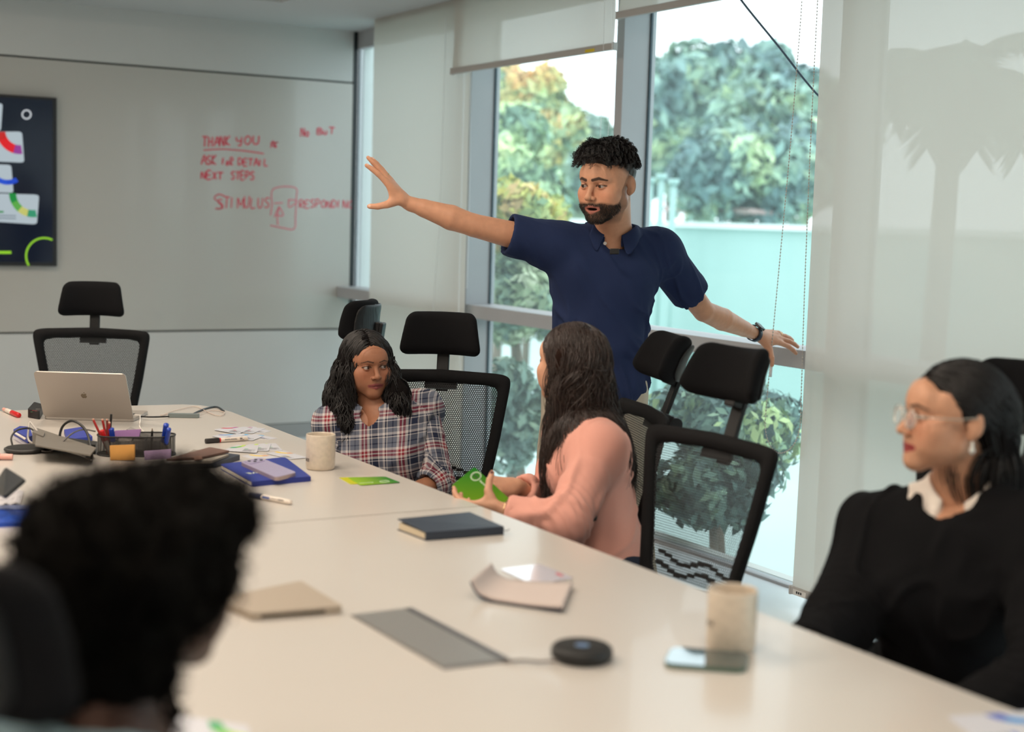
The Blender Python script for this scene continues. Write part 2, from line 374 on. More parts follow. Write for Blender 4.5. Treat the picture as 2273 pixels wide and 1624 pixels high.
for i in range(len(ys)-1):
    y1, y0 = ys[i], ys[i+1]; w = empty('window_%d' % (i+1), (XG, (y0+y1)/2, 0), kind='structure'); p0 = np.array(w.location)
    def wb(name, lo, hi, m, bevel=0):
        bm = bmesh.new(); bbox(bm, np.array(lo)-p0, np.array(hi)-p0); return bmobj(name, bm, m, w, bevel=bevel)
    f0 = y0+.062 if i < len(ys)-2 else y0
    if i < len(ys)-2: wb('window_frame', (XF, y0, 0), (XG+.03, y0+.062, ZC), alum, .003)      # mullion at the near end of the bay
    wb('window_frame', (XF+.004, f0, .942), (XG+.03, y1, 1.016), alum, .003); wb('window_frame', (XG-.03, f0, 2.60), (XG+.03, y1, ZC), alum)
    wb('window_sill', (XG-.02, f0, 0), (XG+.03, y1, .012), alum)
    for zz in ((.012, .942), (1.016, 2.60)):
        wb('glass_pane', (XG-.003, f0+.006, zz[0]+.004), (XG+.003, y1-.006, zz[1]-.004), gm)
        wb('gasket', (XG-.008, f0, zz[0]), (XG+.004, f0+.008, zz[1]), gapd); wb('gasket', (XG-.008, y1-.008, zz[0]), (XG+.004, y1, zz[1]), gapd)
# whiteboard
wbd = box('whiteboard', (-2.3, YW-.002, z1), (XG-.06, YW+.035, z2), boardm); tag(wbd, 'large wall-wide glossy whiteboard with red handwriting', 'whiteboard')
ST = {'A': [[(0, 0), (.4, 1), (.8, 0)], [(.15, .4), (.65, .4)]], 'B': [[(0, 0), (0, 1), (.5, .95), (.55, .7), (0, .52), (.6, .4), (.6, .1), (0, 0)]], 'D': [[(0, 0), (0, 1), (.5, .8), (.6, .45), (.4, .1), (0, 0)]],
 'E': [[(.6, 1), (0, 1), (0, 0), (.6, 0)], [(0, .5), (.5, .5)]], 'F': [[(.55, 1), (0, 1), (0, 0)], [(0, .5), (.45, .5)]], 'G': [[(.6, .85), (.3, 1), (0, .6), (.1, .1), (.5, 0), (.62, .4), (.35, .4)]], 'H': [[(0, 0), (0, 1)], [(.55, 0), (.55, 1)], [(0, .5), (.55, .5)]],
 'I': [[(.1, 0), (.1, 1)]], 'K': [[(0, 0), (0, 1)], [(.55, 1), (0, .45), (.6, 0)]], 'L': [[(0, 1), (0, 0), (.55, 0)]], 'M': [[(0, 0), (.05, 1), (.4, .3), (.75, 1), (.8, 0)]], 'N': [[(0, 0), (0, 1), (.55, 0), (.55, 1)]],
 'O': [[(.3, 1), (.03, .7), (.05, .2), (.35, 0), (.6, .3), (.58, .75), (.3, 1)]], 'P': [[(0, 0), (0, 1), (.5, .9), (.5, .55), (0, .45)]], 'R': [[(0, 0), (0, 1), (.5, .9), (.5, .6), (0, .45), (.6, 0)]], 'S': [[(.6, .9), (.3, 1), (.02, .75), (.5, .4), (.5, .1), (.2, 0), (0, .12)]],
 'T': [[(-.1, 1), (.7, .97)], [(.3, 1), (.28, 0)]], 'U': [[(0, 1), (.03, .2), (.3, 0), (.55, .2), (.58, 1)]], 'X': [[(0, 1), (.55, 0)], [(.55, 1), (0, 0)]], 'Y': [[(0, 1), (.05, .55), (.5, .5)], [(.55, 1), (.5, 0), (.2, 0)]], 'o': [[(.25, .6), (.03, .4), (.05, .1), (.3, 0), (.45, .25), (.42, .5), (.25, .6)]], 'u': [[(0, .6), (.03, .1), (.3, 0), (.42, .1), (.45, .6)]], 'f': [[(.4, 1), (.12, .9), (.1, 0)], [(-.05, .5), (.35, .5)]], 'r': [[(0, .6), (0, 0)], [(0, .4), (.35, .6)]]}
red = mat('red_marker_ink', lin((205, 62, 84)), .5); redf = mat('faded_red_ink', lin((206, 104, 120)), .5)
def B_(px, py): q = onpl(px, py, 1, YW-.004); return q
def stroke_obj(pl_list, r, m):
    r = r*1.2
    V = []; F = []
    for pts in pl_list:
        p = smoothpts(pts, 4); v, f = tube_arrays(p, r, 5); n = len(V); v = [np.array((q[0], YW-.003+(q[1]-(YW-.004))*.3, q[2])) for q in v]; V += v; F += [tuple(i+n for i in t) for t in f]
    return mesh('handwriting', V, F, m, wbd)
def word(s_, a, b, h, r, m, jit=.06):
    """a,b pixel baseline ends; h pixel height"""
    rg = random.Random(hash_(s_)); n = len(s_); L_ = []
    for i, ch in enumerate(s_):
        if ch == ' ': continue
        t0 = i/n; dx = (b[0]-a[0])/n; ox = a[0]+(b[0]-a[0])*t0; oy = a[1]+(b[1]-a[1])*t0+rg.uniform(-1, 1)*h*jit
        sc = h*rg.uniform(.88, 1.08)
        for st in ST[ch]: L_.append([B_(ox+x*dx*1.18+y*h*.05+rg.uniform(-1, 1)*.5, oy-y*sc+rg.uniform(-1, 1)*.5) for x, y in st])
    stroke_obj(L_, r, m)
def hash_(s_): return sum((i+1)*ord(c) for i, c in enumerate(s_))
word('THANK', (450, 325), (514, 323), 22, .0042, red); word('YOU', (524, 322), (580, 320), 20, .0042, red)
stroke_obj([[B_(452, 333), B_(495, 331), B_(545, 335), B_(586, 341)]], .0036, red)
stroke_obj([[B_(601, 328), B_(606, 313), B_(614, 327), B_(601, 318), B_(618, 316), B_(610, 318), B_(609, 328)]], .0036, red)
word('ASK', (447, 364), (483, 366), 19, .0042, red); word('foR', (493, 366), (520, 367), 16, .004, red); word('DETAIL', (529, 367), (598, 368), 16, .004, red)
word('NEXT', (447, 397), (497, 398), 17, .0042, red); word('STEPS', (513, 398), (567, 398), 17, .004, red)
word('No', (668, 303), (690, 304), 20, .004, red); word('BuT', (704, 299), (745, 298), 15, .004, red)
word('STIMULUS', (482, 462), (602, 460), 24, .0034, red); stroke_obj([[B_(500, 436), B_(486, 431), B_(476, 440), B_(492, 452), B_(494, 462), B_(478, 463)]], .0034, red)
stroke_obj([[B_(609, 451), B_(628, 450)]], .0034, redf); stroke_obj([[B_(641, 442), B_(642, 460), B_(660, 446), B_(641, 443)]], .0034, redf); stroke_obj([[B_(617, 499), B_(616, 480), B_(620, 458), B_(609, 482)], [B_(620, 458), B_(629, 478), B_(612, 477)]], .0034, redf)
stroke_obj([[B_(601, 478), B_(604, 455), B_(607, 419), B_(655, 416), B_(658, 440), B_(656, 480), B_(653, 508), B_(625, 505), B_(600, 500)]], .0034, redf)
word('RESPONDING', (665, 461), (786, 461), 17, .0034, red)
# television
tv = empty('television', ((0.245+2.035)/2, YW, 1.134), 0, 'large black wall television showing tilted white cards with coloured arcs', 'television')
tp = np.array(tv.location)
blk = mat('black_bezel', (.01, .01, .012), .35); scr = mat('screen', (.004, .006, .012), .12, emit=lin((10, 16, 30)), es=.8)
def tvb(name, x0, x1, z0, z1, y0, y1, m, bev=0): return box(name, np.array((x0, YW-y1, z0))-tp, np.array((x1, YW-y0, z1))-tp, m, tv, bev)
tvb('frame', .245, 2.035, 1.134, 2.142, .003, .055, blk, .004); sc_ = tvb('screen', .262, 2.010, 1.156, 2.125, .05, .0562, scr)
def S_(px, py): q = onpl(px, py, 1, YW-.057); return q
def emis(name, rgb, s=.75): return mat(name, (0, 0, 0), .3, emit=lin(rgb), es=s)
cardm = emis('lit_card_white', (190, 204, 212), .8)
def flat(name, pts, m, off, parent=None):
    V = [np.array((q[0], YW-.0565-off, q[2]))-tp for q in pts]; n = len(V); V += [v+np.array((0, .0008, 0)) for v in V]
    return mesh(name, V, [tuple(range(n)), tuple(range(2*n-1, n-1, -1))]+[(i, (i+1) % n, n+(i+1) % n, n+i) for i in range(n)], m, parent or sc_)
def rnd(c, r=.06):
    """round the corners of a quad given in pixels"""
    c = [np.array(p, float) for p in c]; o = []
    for i in range(4):
        p, a, b = c[i], c[i-1], c[(i+1) % 4]; u = (a-p)*r/1; v = (b-p)*r/1
        for t in (0, .25, .5, .75, 1): o.append(p+u*(1-t)**2+v*t**2)
    return o
def grad_arc(c, ux, uy, a0, a1, r0, r1, cols, off):
    """annular band on a card in pixel space"""
    n = 14; 
    for k in range(len(cols)):
        pts = []
        for i in range(n//2+1): t = a0+(a1-a0)*(k+i/(n//2))/len(cols); pts.append(np.array(c)+np.array(ux)*math.cos(t)*r1+np.array(uy)*math.sin(t)*r1)
        for i in range(n//2, -1, -1): t = a0+(a1-a0)*(k+i/(n//2))/len(cols); pts.append(np.array(c)+np.array(ux)*math.cos(t)*r0+np.array(uy)*math.sin(t)*r0)
        flat('arc', [S_(*p) for p in pts], emis('lit_%d_%d_%d' % cols[k], cols[k], .9), off)
gr = emis('lit_card_grey', (165, 180, 190), .7)
for quad in (((-60, 225), (6, 230), (2, 290), (-60, 288)), ((-62, 292), (49, 292), (54, 361), (-60, 356)), ((-60, 362), (25, 366), (30, 428), (-60, 425)), ((-40, 428), (87, 432), (82, 498), (-40, 490))):
    flat('card', [S_(*p) for p in rnd(quad, .09)], cardm, 0)
grad_arc((42, 292), (1, .05), (0, 1), math.pi*.98, math.pi*.45, 30, 50, [(200, 30, 30), (225, 20, 30), (225, 20, 40), (150, 60, 150)], .001)
grad_arc((15, 366), (1, .05), (0, 1), math.pi*.9, math.pi*.3, 33, 44, [(60, 90, 200), (30, 80, 210), (20, 70, 200)], .001)
grad_arc((70, 432), (1, .08), (0, 1), math.pi*1.0, math.pi*.42, 34, 50, [(20, 140, 60), (90, 170, 70), (200, 200, 110), (50, 150, 110)], .001)
grad_arc((59, 254), (1, 0), (0, 1), 0, 2*math.pi, 8, 11, [(215, 220, 225)]*4, .0)
grad_arc((98, 568), (1, 0), (0, 1), math.pi*1.65, math.pi*.82, 38, 42, [(150, 215, 40)]*4, 0)
flat('bar', [S_(*p) for p in ((-20, 557), (25, 557), (25, 563), (-20, 563))], emis('lit_150_215_40', (150, 215, 40)), 0)
flat('bar', [S_(*p) for p in ((-20, 468), (8, 468), (8, 472), (-20, 472))], emis('lit_20_150_60', (20, 150, 60)), 0.001)
ink = emis('lit_ink', (120, 132, 145), .8)
for y_, x0_, x1_ in ((476, -20, 39), (482, -20, 36)):
    for k in range(int((x1_-x0_)//4)):
        flat('line', [S_(*p) for p in ((x0_+k*4, y_+k*.1), (x0_+k*4+3, y_+k*.1), (x0_+k*4+3, y_+k*.1+3), (x0_+k*4, y_+k*.1+3))], ink, .001)
# ---------------------------------------------------------------- roller blinds
bf = bpy.data.materials.new('blind_fabric'); bf.use_nodes = True; nt = bf.node_tree; nt.nodes.clear(); L = nt.links.new
out = nt.nodes.new('ShaderNodeOutputMaterial'); tr = nt.nodes.new('ShaderNodeBsdfTransparent'); tl = nt.nodes.new('ShaderNodeBsdfTranslucent'); df = nt.nodes.new('ShaderNodeBsdfDiffuse')
tl.inputs[0].default_value = (*lin((206, 203, 196)), 1); df.inputs[0].default_value = (*lin((212, 208, 200)), 1)
a_ = nt.nodes.new('ShaderNodeMixShader'); a_.inputs[0].default_value = .62; L(tl.outputs[0], a_.inputs[1]); L(df.outputs[0], a_.inputs[2])
b_ = nt.nodes.new('ShaderNodeMixShader'); b_.inputs[0].default_value = .06; L(a_.outputs[0], b_.inputs[1]); L(tr.outputs[0], b_.inputs[2]); L(b_.outputs[0], out.inputs[0])
railm = mat('blind_rail', lin((168, 164, 160)), .4); chm = mat('bead_chain', lin((190, 184, 176)), .35); chw = mat('white_cord', lin((225, 230, 232)), .4)
XB = 3.80
def blind(label, y0, y1, zb, X, sag=0, ztop=ZC, rail=True):
    b = empty('roller_blind', (X, (y0+y1)/2, ztop), 0, label, 'blind'); q = np.array(b.location)
    V = []; n, k = 14, 10
    for i in range(n+1):
        for j in range(k+1):
            y = y0+(y1-y0)*i/n; z = zb+(ztop-zb)*j/k; V.append((X+.006*math.sin(i*1.3+j*.4)*(1-j/k), y, z))
    F = [(i*(k+1)+j, (i+1)*(k+1)+j, (i+1)*(k+1)+j+1, i*(k+1)+j+1) for i in range(n) for j in range(k)]
    fastmesh('fabric', np.array(V)-q, np.array(F), bf, b)
    box('bottom_rail', np.array((X-.011, y0-.008, zb-.028))-q, np.array((X+.011, y1+.008, zb+.004))-q, railm, b, .004)
    for yy in (y0-.012, y1+.002): box('end_cap', np.array((X-.013, yy, zb-.031))-q, np.array((X+.013, yy+.012, zb+.006))-q, railm, b, .004)
    tube('roller', [np.array((X+.035, y0, ztop-.03))-q, np.array((X+.035, y1, ztop-.03))-q], .022, railm, b, 10)
    return b
def chain_(b, pts, m, sp=.0125, r=.0042):
    q = np.array(b.location); p = smoothpts(pts, 12); d = np.r_[0, np.cumsum(np.linalg.norm(np.diff(p, axis=0), axis=1))]; s_ = np.arange(0, d[-1], sp)
    c = np.stack([np.interp(s_, d, p[:, i]) for i in range(3)], 1)-q; o8 = np.array([(1, 0, 0), (-1, 0, 0), (0, 1, 0), (0, -1, 0), (0, 0, 1), (0, 0, -1)])*r
    V = (c[:, None]+o8[None]).reshape(-1, 3); f6 = np.array([(0, 2, 4), (2, 1, 4), (1, 3, 4), (3, 0, 4), (2, 0, 5), (1, 2, 5), (3, 1, 5), (0, 3, 5)]); F = (np.arange(len(c))[:, None, None]*6+f6[None]).reshape(-1, 3)
    o = fastmesh('chain', V, F, m, b); o['kind'] = 'stuff'; tube('cord', p-q, .0009, m, b, 5)
yb = lambda px, X=XB: float(onpl(px, 300, 0, X)[1])
b1 = blind('long white blind covering the far window beside the whiteboard', yb(1040, XB+.03), yb(826, XB+.03), .10, XB+.03)
b2 = blind('half-lowered blind with yellow sticker on rail above the middle window', 5.655, 7.245, 2.316, XB-.02)
b3 = blind('highest-rolled blind above the window behind the standing man', 4.22, 5.62, 2.452, XB-.02)
b4 = blind('long white blind fully lowered, palm shadow on it, beside seated woman in glasses', 1.22, 4.278, .095, XB)
box('sticker', np.array((XB-.0325, 5.80, 2.292))-np.array(b2.location), np.array((XB-.0312, 5.88, 2.306))-np.array(b2.location), mat('yellow_sticker', lin((205, 180, 30)), .5), b2)
q4 = np.array(b4.location); box('label', np.array((XB-.0125, 4.19, .070))-q4, np.array((XB-.0112, 4.265, .092))-q4, mat('rail_label', lin((205, 200, 195)), .4), b4)
for i in range(3): box('lettering', np.array((XB-.0135, 4.215+i*.012, .077))-q4, np.array((XB-.0124, 4.222+i*.012, .086))-q4, blk, b4)
chain_(b3, [onpl(1782, -40, 0, XB-.06), onpl(1776, 60, 0, XB-.06), onpl(1752, 350, 0, XB-.06), onpl(1725, 640, 0, XB-.06), onpl(1703, 880, 0, XB-.06), onpl(1700, 960, 0, XB-.06), onpl(1722, 1003, 0, XB-.06), onpl(1755, 995, 0, XB-.06), onpl(1775, 950, 0, XB-.06), onpl(1779, 860, 0, XB-.06), onpl(1786, 640, 0, XB-.06), onpl(1800, 300, 0, XB-.06), onpl(1817, -40, 0, XB-.06)], chm)
tube('chain_joint', [onpl(1712, 812, 0, XB-.062)-np.array(b3.location), onpl(1710, 836, 0, XB-.062)-np.array(b3.location)], .006, chw, b3, 8)
chain_(b2, [onpl(1343, -40, 0, XB-.05), onpl(1338, 160, 0, XB-.05), onpl(1333, 300, 0, XB-.05), onpl(1328, 460, 0, XB-.05)], chw, .0125, .0028); chain_(b2, [onpl(1362, -40, 0, XB-.05), onpl(1357, 160, 0, XB-.05), onpl(1350, 300, 0, XB-.05), onpl(1345, 460, 0, XB-.05)], chw, .0125, .0028)
chain_(b1, [onpl(990, 42, 0, XB-.02), onpl(984, 250, 0, XB-.02), onpl(975, 500, 0, XB-.02), onpl(962, 690, 0, XB-.02), onpl(975, 810, 0, XB-.02)], chw); chain_(b1, [onpl(1030, 155, 0, XB-.02), onpl(1025, 400, 0, XB-.02), onpl(1018, 700, 0, XB-.02), onpl(1022, 830, 0, XB-.02)], chw)
chain_(b1, [onpl(1045, 155, 0, XB-.02), onpl(1042, 400, 0, XB-.02), onpl(1036, 640, 0, XB-.02)], chw)
# ---------------------------------------------------------------- lights fitted in the coffer (above the frame)
def ceiling_panel(x, y):
    l = empty('ceiling_light', (x, y, ZC+.24), 0, 'square warm ceiling panel light in the raised ceiling', 'light', 'ceiling panel lights')
    box('frame', (-.31, -.31, -.02), (.31, .31, 0), mat('light_frame', (.8, .8, .8), .4), l); box('diffuser', (-.29, -.29, -.024), (.29, .29, -.0195), mat('light_diffuser', (.8, .8, .8), .4, emit=(1, .86, .70), es=6), l)
for x, y in ((-.3, 1.2), (1.2, 1.2), (-.3, 3.6), (1.2, 3.6), (-.3, 6.0), (1.2, 6.0)): ceiling_panel(x, y)

# ================================================================ table
tabm = mat('table_laminate', lin((196, 190, 183)), .30, spec=.5, var=.015, vscale=3, coat=.12)
edgm = mat('table_edge', lin((205, 198, 186)), .45)
ZT = .735
tb = empty('conference_table', (1.15, 3.3, 0), 0, 'long cream-white conference table with rounded far corners', 'table'); tq = np.array(tb.location)
far = [(1.05, 5.574), (.62, 5.565), (.50, 5.50), (.455, 5.38), (.45, 3.349), (1.863, 3.349), (1.852, 4.6), (1.848, 5.30), (1.838, 5.42), (1.80, 5.52), (1.74, 5.565), (1.545, 5.584)]
near = [(.45, 3.345), (.45, .98), (.50, .9), (1.80, .9), (1.866, .98), (1.868, 2.4), (1.863, 3.345)]
for o_ in (far, near[::-1]):
    if sum((o_[i][0]*o_[(i+1) % len(o_)][1]-o_[(i+1) % len(o_)][0]*o_[i][1]) for i in range(len(o_))) < 0: o_ = o_[::-1]
    plate('tabletop', [(x-tq[0], y-tq[1]) for x, y in o_], ZT-.028, ZT, [tabm], tb, bevel=.0015)
for y in (1.5, 3.345, 5.0): box('leg', np.array((.72, y-.03, 0))-tq, np.array((1.50, y+.03, ZT-.029))-tq, edgm, tb, .004)
box('modesty_rail', np.array((1.08, 1.5, .60))-tq, np.array((1.14, 5.0, .70))-tq, edgm, tb, .003)
# ================================================================ chairs
cbl = mat('chair_plastic', (.010, .010, .011), .45, spec=.35); cfab = mat('chair_fabric', (.006, .006, .007), .95, bump=.5, bscale=900, spec=.15)
cfr = mat('chair_mesh_frame', (.008, .008, .009), .85, spec=.2, bump=.6, bscale=700)
cm = bpy.data.materials.new('chair_mesh'); cm.use_nodes = True; nt = cm.node_tree; b = nt.nodes['Principled BSDF']; L = nt.links.new; b.inputs['Base Color'].default_value = (.016, .017, .019, 1); b.inputs['Roughness'].default_value = .7
uvn = nt.nodes.new('ShaderNodeUVMap'); sp = nt.nodes.new('ShaderNodeSeparateXYZ'); L(uvn.outputs[0], sp.inputs[0])
pt = .0078; v_ = mathn(nt, 'DIVIDE', sp.outputs[1], pt*.866); row = mathn(nt, 'FLOOR', v_); u_ = mathn(nt, 'ADD', mathn(nt, 'DIVIDE', sp.outputs[0], pt), mathn(nt, 'MULTIPLY', mathn(nt, 'MODULO', row, 2), .5))
du = mathn(nt, 'SUBTRACT', mathn(nt, 'FRACT', u_), .5); dv = mathn(nt, 'MULTIPLY', mathn(nt, 'SUBTRACT', mathn(nt, 'FRACT', v_), .5), .866)
dd = mathn(nt, 'SQRT', mathn(nt, 'ADD', mathn(nt, 'MULTIPLY', du, du), mathn(nt, 'MULTIPLY', dv, dv)))
hole = mathn(nt, 'LESS_THAN', dd, .345); trn = nt.nodes.new('ShaderNodeBsdfTransparent'); mx = nt.nodes.new('ShaderNodeMixShader'); L(hole, mx.inputs[0]); L(b.outputs[0], mx.inputs[1]); L(trn.outputs[0], mx.inputs[2]); L(mx.outputs[0], nt.nodes['Material Output'].inputs[0])
def back_x(y, z): return -.030*np.cos((z-.02)*6.2)+.22*y*y-.02+.0*z
def back_w(z): return .172+(.256-.172)*np.clip((z-.03)/.43, 0, 1)**.8
def backframe():
    zc, hh = .245, .215; n = 72; V = []; 
    def ring(ins):
        o = []
        for i in range(n):
            a = 2*math.pi*i/n; c, s = math.cos(a), math.sin(a); e = .19; z = zc+math.copysign(abs(s)**.12, s)*(hh-ins[1]); y = math.copysign(abs(c)**.12, c); w = back_w(z)-ins[0]
            z += (.014*(1-y*y) if z > zc else -.01*(1-y*y)); o.append((y*w, z))
        return o
    ro, ri = ring((0, 0)), ring((.038, .042)); md = ring((.018, .018)); V = []
    for (r_, t) in ((ro, -.012), (ro, .004), (md, .010), (ri, .004), (ri, -.010), (md, -.016)):
        for y, z in r_: V.append((float(back_x(y, z))+t, y, z))
    F = [(k*n+i, k*n+(i+1) % n, ((k+1) % 6)*n+(i+1) % n, ((k+1) % 6)*n+i) for k in range(6) for i in range(n)]
    me = mesh('back_frame', V, F, cfr, None, True).data; bpy.data.objects.remove(bpy.data.objects['back_frame'])
    # panel
    V = []; U = []; nu, nv = 20, 20
    for j in range(nv+1):
        z = zc-hh+.040+(2*hh-.080)*j/nv
        for i in range(nu+1):
            y = (-1+2*i/nu)*(back_w(z)-.034); zz = z+(.010*(1-(y/.2)**2) if z > zc else 0); V.append((float(back_x(y, zz))-.003, y, zz)); U.append((y, zz))
    F = [(j*(nu+1)+i, j*(nu+1)+i+1, (j+1)*(nu+1)+i+1, (j+1)*(nu+1)+i) for j in range(nv) for i in range(nu)]
    o = fastmesh('mesh_panel', np.array(V), np.array(F), cm, None, None, np.array(U)); pm = o.data; bpy.data.objects.remove(o); return me, pm
def keep(o): me = o.data; bpy.data.objects.remove(o); return me
def headrest_mesh():
    f = Field((-.09, -.17, -.11), (.12, .17, .11), .0045)
    def fn(x, y, z, v, sh=0, hx=.027, hy=.134, hz=.076, r=.026):
        yy = y/(1+.10*(-z/.076)); xx = x-3.2*y*y+.9*z*z*2+sh; q = [np.abs(xx)-hx+r, np.abs(yy)-hy+.03, np.abs(z-.004*np.cos(y*12))-hz+.03]; r2 = .03
        d = np.sqrt(np.maximum(q[0], 0)**2*(r2/r)**2+np.maximum(q[1], 0)**2+np.maximum(q[2], 0)**2)-r2; return np.maximum(d, q[0]-r)
    V, F = f.fn(fn).mesh(2); a = keep(fastmesh('headrest', V, F, cfab))
    f = Field((-.09, -.17, -.11), (.12, .17, .11), .0045); V, F = f.fn(lambda x, y, z, v: fn(x, y, z, v, .031, .009, .118, .062, .009)).mesh(1); b_ = keep(fastmesh('headrest_shell', V, F, cbl)); return a, b_
def bmesh_of(name, fnc, m, smooth=False, bevel=0):
    bm = bmesh.new(); fnc(bm); return keep(bmobj(name, bm, m, None, smooth, bevel))
def cyl(bm, a, b, r, n=16, r2=None):
    a = Vector(a); b = Vector(b); d = b-a; M_ = Matrix.Translation((a+b)/2) @ d.to_track_quat('Z', 'Y').to_matrix().to_4x4()
    bmesh.ops.create_cone(bm, cap_ends=True, segments=n, radius1=r, radius2=r if r2 is None else r2, depth=d.length, matrix=M_)
bfm, bpm = backframe(); hrm, hsm = headrest_mesh()
f = Field((-.30, -.29, -.07), (.30, .29, .07), .009); f.box((0, 0, 0), (.25, .245, .032), r=.03, k=0); f.ell((.24, 0, -.02), (.06, .24, .035), k=.02); V, F = f.mesh(2); V[:, 2] += .5*V[:, 1]**2-.25*np.maximum(V[:, 0]-.15, 0); seatm = keep(fastmesh('seat', V, F, cfab))
def stemf(bm):
    bbox(bm, (-.060, -.022, .40), (-.044, .022, .60)); bbox(bm, (-.066, -.060, .432), (-.030, .060, .470)); bbox(bm, (-.030, -.058, .408), (-.016, .058, .468)); bbox(bm, (-.045, -.02, .555), (-.010, .02, .60))
stem = bmesh_of('headrest_stem', stemf, cbl, bevel=.004)
knob = bmesh_of('adjuster_knob', lambda bm: (cyl(bm, (-.075, .050, .45), (-.075, .072, .45), .020, 20), cyl(bm, (-.075, .02, .45), (-.075, .052, .45), .009, 12)), cbl)
spine = bmesh_of('back_bracket', lambda bm: (bbox(bm, (-.085, -.035, -.06), (-.055, .035, .055)), bbox(bm, (-.075, -.16, .035), (-.045, .16, .060)), bbox(bm, (-.085, -.03, -.07), (.16, .03, -.03))), cbl, bevel=.008)
lumb = bmesh_of('lumbar_support', lambda bm: [bbox(bm, (-.062+.25*(i*.026)**2, i*.026-.0125, zz+.01*math.sin(i*.9)), (-.052+.25*(i*.026)**2, i*.026+.0125, zz+.012+.01*math.sin(i*.9))) for i in range(-5, 6) for zz in (.085, .115)], cbl, bevel=.003)
def armf(sy):
    return bmesh_of('armrest', lambda bm: (bbox(bm, (-.03, sy*.285-.018, .46), (.03, sy*.285+.018, .655)), bbox(bm, (-.03, min(sy*.15, sy*.30), .43), (.03, max(sy*.15, sy*.30), .455))), cbl, bevel=.006)
arms = [armf(-1), armf(1)]; pads = [bmesh_of('arm_pad', lambda bm, sy=sy: bbox(bm, (-.12, sy*.285-.042, .655), (.13, sy*.285+.042, .685)), cbl, bevel=.010) for sy in (-1, 1)]
column = bmesh_of('gas_column', lambda bm: (cyl(bm, (0, 0, .09), (0, 0, .28), .026), cyl(bm, (0, 0, .26), (0, 0, .43), .016), bbox(bm, (-.10, -.07, .41), (.10, .07, .445))), cbl)
def basef(bm):
    cyl(bm, (0, 0, .07), (0, 0, .12), .045)
    for k in range(5):
        a = 2*math.pi*k/5; vs = bbox(bm, (.03, -.022, .075), (.30, .022, .105), Matrix.Rotation(a, 4, 'Z'))
base = bmesh_of('star_base', basef, cbl, bevel=.004); caster = bmesh_of('caster', lambda bm: (cyl(bm, (0, -.024, .028), (0, -.006, .028), .028), cyl(bm, (0, .006, .028), (0, .024, .028), .028), cyl(bm, (0, 0, .03), (0, 0, .085), .008)), cbl)
def chair(label, x, y, yaw, rec=12, hz=0, hrot=0, hf=0, arm=()):
    c = empty('mesh_office_chair', (x, y, 0), yaw, label, 'chair', 'black mesh office chairs round the table')
    def add(me, par, loc=(0, 0, 0), rot=(0, 0, 0)):
        o = bpy.data.objects.new(me.name.split('.')[0], me); COL.objects.link(o); o.parent = par; o.location = loc; o.rotation_euler = rot; return o
    add(seatm, c, (0.02, 0, .475)); R_ = (0, -math.radians(rec), 0); pv = (-.20, 0, .50)
    bfo = add(bfm, c, pv, R_); add(bpm, bfo); add(lumb, bfo); add(spine, c, pv, R_); add(stem, c, pv, R_); add(knob, c, pv, R_)
    h = add(hrm, c, tuple(Vector(pv)+Matrix.Rotation(-math.radians(rec), 3, 'Y') @ Vector((-.01+hf, 0, .600+hz))), (0, -math.radians(rec-6+hrot), 0)); add(hsm, h)
    for k in arm: a = add(arms[k], c); add(pads[k], a)
    add(column, c); bs = add(base, c)
    for k in range(5): a = 2*math.pi*k/5; add(caster, bs, (.285*math.cos(a), .285*math.sin(a), 0), (0, 0, a))
    return c
def chair_at(label, px, py, d, face, rec=12, **k):
    """place the middle of the back's top edge at a pixel and depth; face = heading vector"""
    p = P(px, py, d); f_ = nrm([face[0], face[1], 0]); off = .20+(.46*math.sin(math.radians(rec)))+.03; o = p-f_*-off if False else p+f_*off
    return chair(label, o[0], o[1], math.atan2(f_[1], f_[0]), rec, **k)
C1 = chair_at('mesh chair with headrest at the far table end, behind the open laptop', 208, 755, 6.45, imgdir(.10, 0, -1), 8)
C2 = chair_at('mesh chair in the far corner, its headrest just above the plaid shirt woman', 826, 806, 5.65, imgdir(-.93, 0, .22), 8, hz=.0, hf=.02)
C3 = chair_at('mesh chair facing the table between the plaid shirt woman and the standing man', 980, 845, 5.15, imgdir(-.10, 0, -1), 10)
C4 = chair_at('mesh chair that the woman in the pink shirt leans back on', 1462, 876, 4.45, imgdir(-.97, 0, -.20), 20, hz=.03, hrot=8, arm=(1,))
C5 = chair_at('empty mesh chair leaning back between the pink shirt and the woman in glasses', 1606, 978, 3.90, imgdir(-.82, 0, -.57), 19, hz=.04, hrot=6)
C6 = chair_at('mesh chair behind the woman in glasses', 2275, 985, 3.35, imgdir(-.75, 0, -.60), 12, hz=.05)
C7 = chair_at('blurred mesh chair of the person nearest the camera', -95, 1640, 1.42, imgdir(.80, 0, .60), 8)

